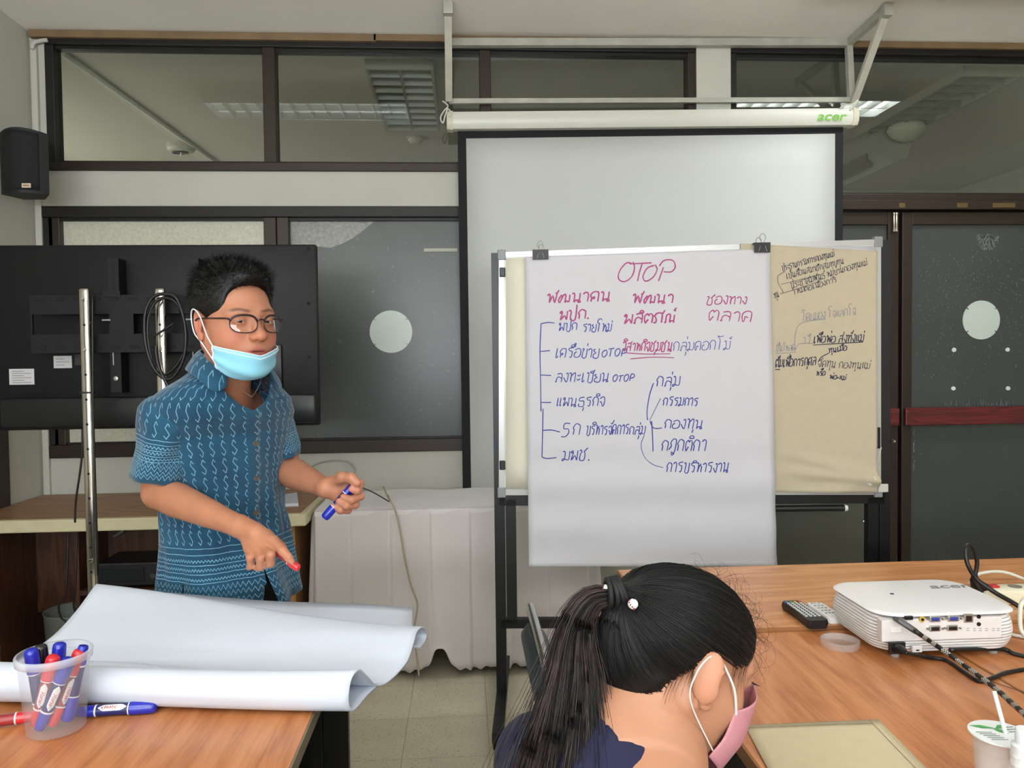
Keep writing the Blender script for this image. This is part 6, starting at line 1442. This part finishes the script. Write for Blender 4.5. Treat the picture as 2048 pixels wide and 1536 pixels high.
# hair
s = SDF((-.135, -.105, -.09), (.12, .105, .16), .0028)
s.ell((-.018, 0, .043), (.102, .0835, .090), k=0); s.ell((.035, 0, .098), (.056, .050, .026), k=.03); s.ell((-.03, 0, .105), (.06, .055, .026), k=.03)
s.ell((.122, 0, -.010), (.076, .16, .096), k=.012, op='s'); s.ell((.075, 0, .045), (.028, .062, .034), k=.008, op='s'); s.ell((.02, 0, -.105), (.12, .13, .100), k=.01, op='s')
for y in (-1, 1): s.ell((-.006, y*.09, -.014), (.022, .022, .038), k=.008, op='s')
V_, F_ = s.mesh()
nrm = np.array([[(v[0]+.018)/.102**2, v[1]/.0835**2, (v[2]-.043)/.09**2] for v in V_]); nrm /= np.linalg.norm(nrm, axis=1, keepdims=True)
hair_core = mesh_obj('hair', xform(V_, HM), F_, m_hair, man, True)
sel = RNG.choice(len(V_), 6500); base = V_[sel]; nn_ = nrm[sel]
top = np.clip((base[:, 2]-.05)/.05, 0, 1); Ls_ = .006+.022*top*RNG.uniform(.4, 1.1, len(sel)); flow = np.stack([.55*np.ones(len(sel)), RNG.normal(0, .5, len(sel)), RNG.normal(.35, .35, len(sel))], 1)
clump = np.stack([np.sin(base[:, 1]*170+base[:, 0]*60), np.cos(base[:, 0]*150+base[:, 1]*80), np.zeros(len(sel))], 1)*.5
dr = nn_*1.0+flow*(.35+.3*top[:, None])+clump*top[:, None]; dr[:, 2] -= (1-top)*.7; dr /= np.linalg.norm(dr, axis=1, keepdims=True)
t = np.linspace(0, 1, 5)[None, :, None]; pth = (base-nn_*.002)[:, None, :]+dr[:, None, :]*Ls_[:, None, None]*t+(np.array([.004, 0, -.006])*top[:, None])[:, None, :]*t*t
strands(xform(pth.reshape(-1, 3), HM).reshape(pth.shape), .00055, .0001, 'hair_strands', [m_hair], hair_core)
# glasses
gl = empty('glasses', HM @ Vector((.10, 0, 0)), parent=man); m_gf = mat('glasses_frame', (40, 24, 24), .25); m_gl = glass_mat('lens', (.97, .98, .98), .5)
def gpt(y, z, x=None): return HM @ Vector((.1085-.0048*abs(y/.03)**2.0 if x is None else x, y, z))
for sg in (-1, 1):
    rim_ = []
    for k in range(40):
        a = 2*PI*k/40; c_, s_ = math.cos(a), math.sin(a); rim_.append((sg*(.0345+.0265*math.copysign(abs(c_)**.8, c_)), -.006+.0185*math.copysign(abs(s_)**.85, s_)+(.001 if s_ > 0 else 0)))
    mb = MB(); mb.tube([gpt(*q) for q in rim_], [.0028 if q[1] > .0 else .0015 for q in rim_], 8, closed=True); mb.build('rim', m_gf, gl, True)
    mb = MB(); c0_ = gpt(sg*.0345, -.006); mb.v = [c0_]+[gpt(*q) for q in rim_]; mb.f = [(0, i+1, (i+1) % 40+1) for i in range(40)]; mb.mi = [0]*40; mb.build('lens', m_gl, gl, True)
    mb = MB(); mb.tube(spline([gpt(sg*.061, .004), gpt(sg*.069, .006, .088), gpt(sg*.078, .006, .060), gpt(sg*.083, .006, .01), gpt(sg*.084, .003, -.012), gpt(sg*.083, -.015, -.026)], 5), .0021, 8); mb.build('temple', m_gf, gl, True)
mb = MB(); mb.tube(spline([gpt(-.0085, .000), gpt(-.004, .004, .112), gpt(.004, .004, .112), gpt(.0085, .000)], 4), .0018, 8); mb.build('bridge', m_gf, gl, True)
# mask under the chin
def chin_hit(th, al, off=.006):
    o_ = Vector((.012, 0, -.055)); d = Vector((math.cos(th)*math.cos(al), math.sin(th)*math.cos(al), -math.sin(al))); h = hb_.ray_cast(o_+d*.25, -d)
    r = .25-h[3] if h[0] is not None else .07
    return o_, d, min(r, .098)
mk = empty('face_mask', HM @ Vector((.06, 0, -.11)), parent=man); m_mk = mat('mask_blue', (140, 205, 228), .8, bump=.2, bump_scale=300); m_mw = mat('mask_white', (226, 230, 236), .8)
NU, NV = 41, 17; rad = np.zeros((NV, NU)); DD = {}
for j in range(NV):
    for i in range(NU):
        u = -1+2*i/(NU-1); v = j/(NV-1); th = u*1.22; top_ = math.radians(12+ -2*abs(u)**1.5*0 - 14*abs(u)); bot = math.radians(78-34*abs(u)**2); al = top_+(bot-top_)*v
        o_, d, r = chin_hit(th, al); rad[j, i] = r; DD[j, i] = (o_, d)
for _ in range(4): rad[1:-1, 1:-1] = np.maximum(rad[1:-1, 1:-1], (rad[:-2, 1:-1]+rad[2:, 1:-1]+rad[1:-1, :-2]+rad[1:-1, 2:])/4)
P2 = {(j, i): HM @ (DD[j, i][0]+DD[j, i][1]*(rad[j, i]+.007+.0016*math.sin(j/(NV-1)*PI*6)+.004*math.sin(j/(NV-1)*PI))) for j in range(NV) for i in range(NU)}
mb = MB(); mb.v = [P2[j, i] for j in range(NV) for i in range(NU)]; mb.f = [(j*NU+i, (j+1)*NU+i, (j+1)*NU+i+1, j*NU+i+1) for j in range(NV-1) for i in range(NU-1)]; mb.mi = [0]*len(mb.f); mb.build('mask_cloth', m_mk, mk, True, solid=.0015)
mb = MB(); mb.tube([P2[0, i] for i in range(NU)], .0022, 6, flat=.6); mb.tube([P2[1, i]+(P2[1, i]-P2[0, i])*.0 for i in range(NU)], .0018, 6, flat=.5)
mb.tube([P2[j, 0] for j in range(NV)], .0018, 6); mb.tube([P2[j, NU-1] for j in range(NV)], .0018, 6); mb.build('mask_edge', m_mw, mk, True)
for sg, ii in ((-1, 0), (1, NU-1)):
    mb = MB(); mb.tube(spline([P2[0, ii], HM @ Vector((.030, sg*.082, -.030)), HM @ Vector((.012, sg*.088, .012)), HM @ Vector((-.008, sg*.092, .026)), HM @ Vector((-.026, sg*.088, .010)), HM @ Vector((-.022, sg*.084, -.025)), HM @ Vector((.0, sg*.078, -.048)), P2[NV-1, ii]], 6), .0016, 6); mb.build('ear_loop', m_mw, mk, True)
mb = MB(); mb.tube(spline([Vector((spine(z_).x, spine(z_).y, z_))+FT*math.cos(a)*(.074+(1.385-z_)*.5)+LT*math.sin(a)*.074 for a, z_ in ((-2.2, 1.39), (-1.3, 1.375), (-.6, 1.335), (-.1, 1.30), (.1, 1.30), (.6, 1.335), (1.3, 1.375), (2.2, 1.39))], 6), .0011, 5); mb.build('neck_chain', mat('chain_steel', (170, 165, 150), .3, metal=.9), man, True)
# markers in the hands
p, q = W(540, 1094, Y=1.738), W(598, 1138, Y=1.708); d = (q-p).normalized(); marker('red marker pen held in the right hand of the man', axisM(q-d*.088, q, 1), 'red', .088, False, MR=.92)
p, q = W(707, 970, Y=2.008), W(648, 1037, Y=1.992); d = (q-p).normalized(); marker('blue marker pen held in the left fist of the man', axisM(p, q, 1), 'blue', (q-p).length, False, MR=1.25)

# ------------------------------------------------------------------- woman
wom = empty('person', (.0, .90, 0), 'seated person in navy with long black ponytail and pink mask, bent over the table', 'person')
SKW = (178, 128, 100); m_skw = mat_skin('skin_woman', SKW, .15)
yw, pw = math.radians(17), math.radians(25); Fw = Vector((math.cos(yw)*math.cos(pw), math.sin(yw)*math.cos(pw), -math.sin(pw))); Uw = Vector((math.cos(yw)*math.sin(pw), math.sin(yw)*math.sin(pw), math.cos(pw)))
Mw = frame3(Fw, Uw, (0, 0, 0), 1.0); ear = Mw @ Vector((-.010, -.082, -.004)); EO = W(1423, 1357, Y=.90); HW = Matrix.Translation(EO-ear) @ Mw
HWi = HW.inverted(); C7 = Vector((.165, .94, .925)); nk = HWi @ (C7+Vector((.01, 0, -.02)))
s_V, s_F = head_sdf(male=False, neck=None)
# neck joined in world space
sN = SDF(tuple(HW @ Vector((0, 0, 0))-Vector((.26, .22, .26))), tuple(HW @ Vector((0, 0, 0))+Vector((.14, .2, .06))), .0035)
nb0 = HW @ Vector((-.022, 0, -.045)); sN.cap(tuple(nb0), tuple(C7+Vector((.02, 0, -.01))), .050, .054, k=0); sN.cap(tuple(HW @ Vector((-.03, 0, -.0))), tuple(nb0), .06, .052, k=.03); sN.cap(tuple(HW @ Vector((.02, 0, -.07))), tuple(C7+Vector((.07, 0, -.03))), .036, .05, k=.04)
sN.ell(tuple(C7+Vector((.03, 0, -.05))), (.09, .13, .06), k=.05)
Vn, Fn = sN.mesh(); Vh2 = xform(s_V, HW)
Cw = paint(s_V, SKW, (206, 138, 112), (180, 100, 96), (50, 38, 34)); Cn = np.tile(np.array(lin(SKW)), (len(Vn), 1))
mesh_obj('body', np.concatenate([Vh2, Vn]), np.concatenate([s_F, Fn+len(Vh2)]), m_skw, wom, True, cols=np.concatenate([Cw, Cn]))
eyes(HW, wom)
mb = MB()
for k in range(9): a = HW @ Vector((.0885, -.020-.003*k, .001)); mb.tube([a, a+(HW.to_3x3() @ Vector((.006, -.002-.0006*k, .0015)))], [.0005, .0002], 4)
mb.build('eyelashes', m_hair, wom, kind='stuff')
# navy blouse
m_nv = mat('navy_cotton', (16, 18, 54), .8, sheen=.05, bump=.2, bump_scale=60, noise_amt=.08, noise_scale=12)
s = SDF((-.25, .55, .42), (.62, 1.24, 1.0), .005); hipc = np.array((-.02, .80, .58)); shR = np.array((.235, .775, .835)); shL = np.array((.10, 1.06, .815)); c7 = np.array(C7)
s.cap(hipc, c7+(-.03, -.02, -.14), .15, .125, k=0); s.cap(shR, c7+(.01, 0, -.055), .062, .062, k=.06); s.cap(shL, c7+(.01, 0, -.055), .062, .062, k=.06); s.ell(hipc, (.17, .18, .13), k=.06)
s.cap(shR, (.36, .70, .70), .058, .048, k=.04); s.cap(shL, (.34, 1.02, .69), .050, .048, k=.04)
nkd = (HW @ Vector((-.02, 0, -.05)))-C7
s.cap(tuple(C7+Vector((.015, 0, -.03))), tuple(C7+Vector((.015, 0, -.03))+nkd.normalized()*.055), .066, .060, k=.03)
s.cap(tuple(C7+Vector((.045, -.005, -.015))), tuple(C7+Vector((.06, -.005, .08))), .056, .064, k=.004, op='s')
s.cap(tuple(C7+Vector((.06, -.005, -.02))), tuple(C7+Vector((.13, -.01, .01))), .050, .07, k=.01, op='s')
V_, F_ = s.mesh(); V_ = V_+np.array([[noise.noise(Vector(v)*9)*.003]*3 for v in V_]); bl_ = mesh_obj('blouse', V_, F_, m_nv, wom, True)
# forearms on the table, trousers, shoes (outside the frame, built so that she sits complete)
s = SDF((.28, .60, .66), (.78, 1.2, .84), .0035); 
for e_, w_, fx in (((.36, .70, .72), (.56, .80, .782), ((.60, .82, .775), .020, (.05, .018))), ((.34, 1.02, .70), (.50, .92, .785), ((.54, .91, .775), -.020, (.05, -.012)))):
    s.cap(e_, w_, .040, .026, k=.02); c_ = np.array(fx[0]); s.cap(w_, c_, .025, .022, k=.02); dv = np.array((fx[2][0], fx[2][1], -.006)); pv = np.array((-fx[2][1], fx[2][0], 0)); pv /= np.linalg.norm(pv)
    for k in range(4): b_ = c_+pv*(k-1.5)*.017+dv*.5; L_ = (.9, 1.05, .98, .78)[k]; s.chain([b_-dv*.3, b_+dv*.5*L_, b_+dv*.95*L_+(0, 0, -.004), b_+dv*1.25*L_+(0, 0, -.010)], [.0095, .0085, .0078, .0066], k=.006)
    t0 = c_-pv*np.sign(fx[1])*.02; s.chain([w_, t0, t0+dv*.5-pv*np.sign(fx[1])*.018, t0+dv*.95-pv*np.sign(fx[1])*.02], [.014, .012, .0095, .0078], k=.008)
V_, F_ = s.mesh(); mesh_obj('forearms', V_, F_, mat('skin_plain', SKW, .45, sss=.1), wom, True)
m_jn = mat('dark_jeans', (30, 34, 52), .8); s = SDF((-.25, .55, -.01), (.70, 1.15, .72), .009)
for sg in (-1, 1):
    y0_ = .80+sg*.09; s.cap((-.02, y0_, .585), (.36, y0_+sg*.03, .575), .088, .066, k=.05); s.cap((.36, y0_+sg*.03, .565), (.34, y0_+sg*.03, .10), .062, .045, k=.03)
V_, F_ = s.mesh(); mesh_obj('trousers', V_, F_, m_jn, wom, True)
for sg in (-1, 1):
    s = SDF((.22, .5, -.01), (.60, 1.15, .14), .006); y0_ = .80+sg*.12; s.cap((.32, y0_, .045), (.50, y0_, .038), .040, .033, k=0); s.cap((.34, y0_, .05), (.34, y0_, .09), .042, .038, k=.02); V_, F_ = s.mesh(); V_[:, 2] = np.maximum(V_[:, 2], .002); mesh_obj('shoe', V_, F_, m_black, wom, True)
# hair swept back to the tie
EC = np.array((-.014, 0, .026)); ER = np.array((.107, .082, .082)); TIE = np.array((-.120, -.004, .050))
tdir = (TIE-EC)/ER; tdir /= np.linalg.norm(tdir)
def zb(x, y): return np.interp(x, [-.12, -.09, -.055, -.035, -.015, .010, .03, .055, .075, .10], [-.090, -.085, -.052, -.006, .030, .034, .018, .026, .050, .062])
nu, nv = 120, 70; Vc_ = []; keep = []
for j in range(nv):
    el_ = -PI/2+PI*j/(nv-1)
    for i in range(nu):
        az = 2*PI*i/nu; d = np.array((math.cos(el_)*math.cos(az), math.cos(el_)*math.sin(az), math.sin(el_))); p = EC+ER*d; e = p[2]-zb(p[0], p[1]); sc = 1-.06*max(0, 1-e/.02) if e < .02 else 1.0
        Vc_.append(EC+ER*d*sc); keep.append(e > -.004)
Fk = [(j*nu+i, j*nu+(i+1) % nu, (j+1)*nu+(i+1) % nu, (j+1)*nu+i) for j in range(nv-1) for i in range(nu) if keep[j*nu+i] and keep[(j+1)*nu+i] and keep[j*nu+(i+1) % nu] and keep[(j+1)*nu+(i+1) % nu]]
NC, NR = np.array((-.050, 0, -.022)), np.array((.062, .060, .062))
n0_ = len(Vc_)
for j in range(50):
    el_ = -PI/2+PI*j/49
    for i in range(80):
        az = 2*PI*i/80; d = np.array((math.cos(el_)*math.cos(az), math.cos(el_)*math.sin(az), math.sin(el_))); p = NC+NR*d; e = p[2]-zb(p[0], p[1])
        Vc_.append(NC+NR*d*(1-.05*max(0, 1-max(e, 0)/.02))); keep.append(e > -.003 and p[0] < -.02)
Fk += [(n0_+j*80+i, n0_+j*80+(i+1) % 80, n0_+(j+1)*80+(i+1) % 80, n0_+(j+1)*80+i) for j in range(49) for i in range(80) if keep[n0_+j*80+i] and keep[n0_+(j+1)*80+i] and keep[n0_+j*80+(i+1) % 80] and keep[n0_+(j+1)*80+(i+1) % 80]]
hair = mesh_obj('hair', xform(np.array(Vc_), HW), Fk, m_hair, wom, True)
def nape(N_, S_=12):
    out = []
    while len(out) < N_:
        d = RNG.normal(size=3); d /= np.linalg.norm(d); p = NC+NR*d; e = p[2]-zb(p[0], p[1])
        if e < -.004 or p[0] > -.02 or p[2] > .01: continue
        g = (p-EC)/ER; g /= np.linalg.norm(g); w_ = math.acos(np.clip(g @ tdir, -1, 1)); ts = np.linspace(0, 1, S_)
        if w_ < .1: continue
        q = EC+ER*((np.sin((1-ts)*w_)[:, None]*g+np.sin(ts*w_)[:, None]*tdir)/math.sin(w_))*(1.006+RNG.uniform(0, .01)*np.sin(ts*PI)+.10*np.clip(ts-.86, 0, 1)/.14)[:, None]
        out.append(q+(p*1.0-q[0])[None]*((1-ts)**1.3)[:, None]*np.where(ts == 0, .97, 1.03)[:, None])
    return np.array(out)
def swept(N_, S_=12, lift=1.0, edge=False):
    out = []; 
    while len(out) < N_:
        d = RNG.normal(size=3); d /= np.linalg.norm(d); p = EC+ER*d; e = p[2]-zb(p[0], p[1])
        if e < -.003 or (edge and e > .012): continue
        if d @ tdir > .97: continue
        w_ = math.acos(np.clip(d @ tdir, -1, 1)); ts = np.linspace(0, 1, S_); q = (np.sin((1-ts)*w_)[:, None]*d+np.sin(ts*w_)[:, None]*tdir)/math.sin(w_)
        wob = RNG.uniform(.0, .012)*lift; r = 1+.004+wob*np.sin(ts*PI)+.10*np.clip(ts-.86, 0, 1)/.14; r[0] = .985
        pp = EC+ER*q*r[:, None]; pp += (RNG.normal(size=3)*.0012)*np.sin(ts*PI)[:, None]; out.append(pp)
    return np.array(out)
P_ = np.concatenate([swept(5200), swept(1500, edge=True), nape(1800)]); strands(xform(P_.reshape(-1, 3), HW).reshape(P_.shape), .00042, .00034, 'swept_strands', [m_hair, m_hair3], hair, mi=(RNG.rand(len(P_)) < .25))
Tw = np.array(HW @ Vector(TIE))
ty = Tw[1]
cen = [Tw+(.012, 0, 0), Wp(1216, 1192, ty), Wp(1184, 1200, ty), Wp(1160, 1235, ty-.005), Wp(1149, 1285, ty-.01), Wp(1146, 1335, ty-.02), Wp(1140, 1390, ty-.03), Wp(1133, 1450, ty-.04), Wp(1122, 1520, ty-.05), Wp(1105, 1620, ty-.06)]
cen = np.array([list(v) for v in spline([Vector(c) for c in cen], 2)]); S_ = len(cen); wid = np.interp(np.linspace(0, 1, S_), [0, .12, .28, .45, .55, .75, 1], [.009, .012, .018, .026, .031, .042, .055])
tn = np.gradient(cen, axis=0); tn /= np.linalg.norm(tn, axis=1, keepdims=True); rt = np.array(CR); s1 = np.cross(tn, np.array([0, 1., 0])); s1 /= np.linalg.norm(s1, axis=1, keepdims=True)+1e-9; s2 = np.cross(tn, s1)
def tail(N_, spread=1.0, loose=0):
    a = RNG.uniform(0, 2*PI, N_); r = np.sqrt(RNG.uniform(0, 1, N_))*spread; cl = np.round(a/.5)*.5; a = a*.55+cl*.45
    w1, w2 = (r*np.cos(a))[:, None], (r*np.sin(a))[:, None]; ph = RNG.uniform(0, 6, N_)[:, None]; tt = np.linspace(0, 1, S_)[None]
    wob = .0016*np.sin(tt*9+ph)*tt+loose*RNG.normal(size=(N_, 1))*tt**2*.02
    x1 = w1*wid[None]+wob; x2 = w2*wid[None]*.75+wob*.5
    P = cen[None]+s1[None]*x1[..., None]+s2[None]*x2[..., None]
    return P
P_ = np.concatenate([tail(5200), tail(500, 1.15, 1)]); cx_ = P_[:, S_//2, 0]-cen[S_//2, 0]
mi = np.where(RNG.rand(len(P_)) < .35, 1, np.where(RNG.rand(len(P_)) < .12, 2, 0)); pt = empty('ponytail', tuple(Tw), parent=wom)
strands(P_, .00045, .00028, 'tail_strands', [m_hair, m_hair2, m_hair3], pt, mi=mi)
mb = MB(); mb.tube([Vector(c) for c in cen], list(wid*.34), 16, flat=.75); mb.build('tail_core', m_hair2, pt, True)
# loose curls over the crown and forehead
P_ = []
for k in range(230):
    d = RNG.normal(size=3); d[0] = abs(d[0])*1.2+.2; d[2] = abs(d[2])*.9+.1; d /= np.linalg.norm(d); p = EC+ER*d
    if p[2] < zb(p[0], p[1]): continue
    ts = np.linspace(0, 1, 12); L_ = RNG.uniform(.01, .045); t1 = np.cross(d, RNG.normal(size=3)); t1 /= np.linalg.norm(t1); cu_ = RNG.uniform(2, 7)
    P_.append(p+d*(L_*.55*np.sin(ts*cu_/2))[:, None]+t1*(L_*ts*1.0)[:, None]+np.cross(d, t1)*(L_*.3*np.sin(ts*cu_))[:, None])
P_ = np.array(P_); strands(xform(P_.reshape(-1, 3), HW).reshape(P_.shape), .00016, .0001, 'loose_hairs', [m_hair], hair)
P_ = []
for k in range(160):   # fine hairs on the nape and at the temple
    x = RNG.uniform(-.10, -.02) if k < 110 else RNG.uniform(.02, .07); p0 = np.array((x, -.06, zb(x, 0))); dd = p0-EC; dd[1] = -abs(ER[1])*math.sqrt(max(.02, 1-(dd[0]/ER[0])**2-(dd[2]/ER[2])**2)); p0 = EC+dd*np.array((1, .96, 1)); ts = np.linspace(0, 1, 8); L_ = RNG.uniform(.01, .04)
    P_.append(p0+np.array((-.3 if k < 110 else -.1, -.05, -1))*(L_*ts)[:, None]+np.array((.5, .0, 0))*(L_*.5*ts**2)[:, None])
P_ = np.array(P_); strands(xform(P_.reshape(-1, 3), HW).reshape(P_.shape), .0002, .0001, 'nape_hairs', [m_hair], hair)
ht = empty('hair_tie', tuple(Tw), parent=wom); mt = mat('tie_black', (14, 14, 15), .7)
dt_ = Vector(cen[3]-cen[0]).normalized(); sd_, u_ = basis(dt_)
for k in range(4):
    c_ = Vector(Tw)+dt_*(.001+.006*k); mb = MB(); mb.tube([c_+sd_*math.cos(a)*(.0165+.001*(k % 2))+u_*math.sin(a)*.0165+dt_*.003*math.sin(a+k) for a in np.linspace(0, 2*PI, 28)[:-1]], .0036, 8, closed=True); mb.build('elastic_loop', mt, ht, True)
for (x, y, r) in ((1266, 1208, .0064), (1212, 1177, .0052)):
    c_ = W(x, y, Y=ty-.03 if x > 1250 else ty); mb = MB(); mb.M = Matrix.Translation(c_); mb.lathe([(r*math.sin(a), r*math.cos(a)) for a in np.linspace(.05, PI-.05, 14)], 20); mb.build('bead', mat('bead_white', (226, 222, 220), .2), ht, True)
    for k in range(46):
        z_ = 1-2*(k+.5)/46; a = k*2.39996; rr_ = math.sqrt(1-z_*z_); q = c_+Vector((rr_*math.cos(a), rr_*math.sin(a), z_))*r*1.0; mb = MB(); mb.M = Matrix.Translation(q); mb.lathe([(.0001, .0012), (.0010, .0004), (.0010, -.0008), (.0001, -.001)], 6)
        if k % 4 == 0: mb.build('bead_stone', [mat('stone_dark', (30, 34, 60), .1), mat('stone_red', (140, 50, 60), .1)][k//4 % 2], ht)
# pink mask
mk = empty('face_mask', HW @ Vector((.10, 0, -.05)), parent=wom); m_pk = mat('mask_pink', (198, 136, 146), .85, bump=.35, bump_scale=260)
def mpt(u, v, off=0):
    th = u*1.45; cx = math.cos(th); rx = .046+.080*cx**.9*(1-.15*abs(v-.45)); y = .0665*math.sin(th)*(1-.12*v*v); zt_ = -.004-.030*abs(u)**1.4+.0*v; zb_m = -.128+.030*abs(u)**1.6
    z = zt_+(zb_m-zt_)*v; x = -.004+rx*(1-.28*max(0, v-.6)) ; x += .010*math.exp(-((u)/.12)**2)*(1-v); return HW @ Vector((x+off*cx, y*(1+off*8), z))
mb = MB(); mb.grid(lambda a, b: mpt(-1+2*a, b), 50, 24); mb.build('mask_cloth', m_pk, mk, True, solid=.0016)
m_pd = mat('mask_pink_seam', (176, 100, 116), .85); mb = MB()
def dash(fn, n):
    for k in range(n): a, b = fn((k+.15)/n), fn((k+.7)/n); mb.tube([a, b], .0007, 5)
dash(lambda t: mpt(-.93, .03+.94*t, .0016), 26); dash(lambda t: mpt(.93, .03+.94*t, .0016), 26); dash(lambda t: mpt(-.95+1.9*t, .05, .0016), 40); dash(lambda t: mpt(-.8+.25*math.sin(t*PI), .1+.8*t, .0016), 20)
mb.build('stitching', m_pd, mk, kind='stuff')
for (a, b) in ((-.86, .12), (-.84, .82)):
    mb = MB(); mb.tube([mpt(a+.05*math.cos(q), b+.07*math.sin(q), .0012) for q in np.linspace(0, 2*PI, 16)[:-1]], .0010, 5, closed=True); mb.build('weld_spot', m_pd, mk, True)
for sg in (-1, 1):
    mb = MB(); mb.tube(spline([mpt(sg*.965, .10, .003), HW @ Vector((.034, sg*.0765, -.010)), HW @ Vector((.010, sg*.079, .010)), HW @ Vector((-.008, sg*.078, .022)), HW @ Vector((-.028, sg*.086, .018)), HW @ Vector((-.040, sg*.090, -.004)), HW @ Vector((-.026, sg*.081, -.038)), mpt(sg*.98, .88)], 7), .0016, 8, flat=.6); mb.build('ear_loop', mat('elastic_white', (226, 224, 222), .7), mk, True)

# groups of look-alike things
GR = {'marker_pen': None, 'ceiling_light': 'louvred ceiling lights', 'meeting_table': 'orange wood meeting tables', 'chair': 'steel framed padded chairs', 'binder_clip': 'black binder clips on the white sheet', 'remote_control': 'remote controls beside the projector', 'coiled_cable': 'coiled black cables on the stand'}
for o in list(bpy.data.objects):
    if o.parent is None and 'label' in o:
        k = o.name.split('.')[0]
        if k == 'marker_pen': o['group'] = 'marker pens in the plastic tub' if 'tub' in o['label'] and 'inside' in o['label'] or 'back of the plastic tub' in o['label'] else 'marker pens outside the tub'
        elif GR.get(k): o['group'] = GR[k]
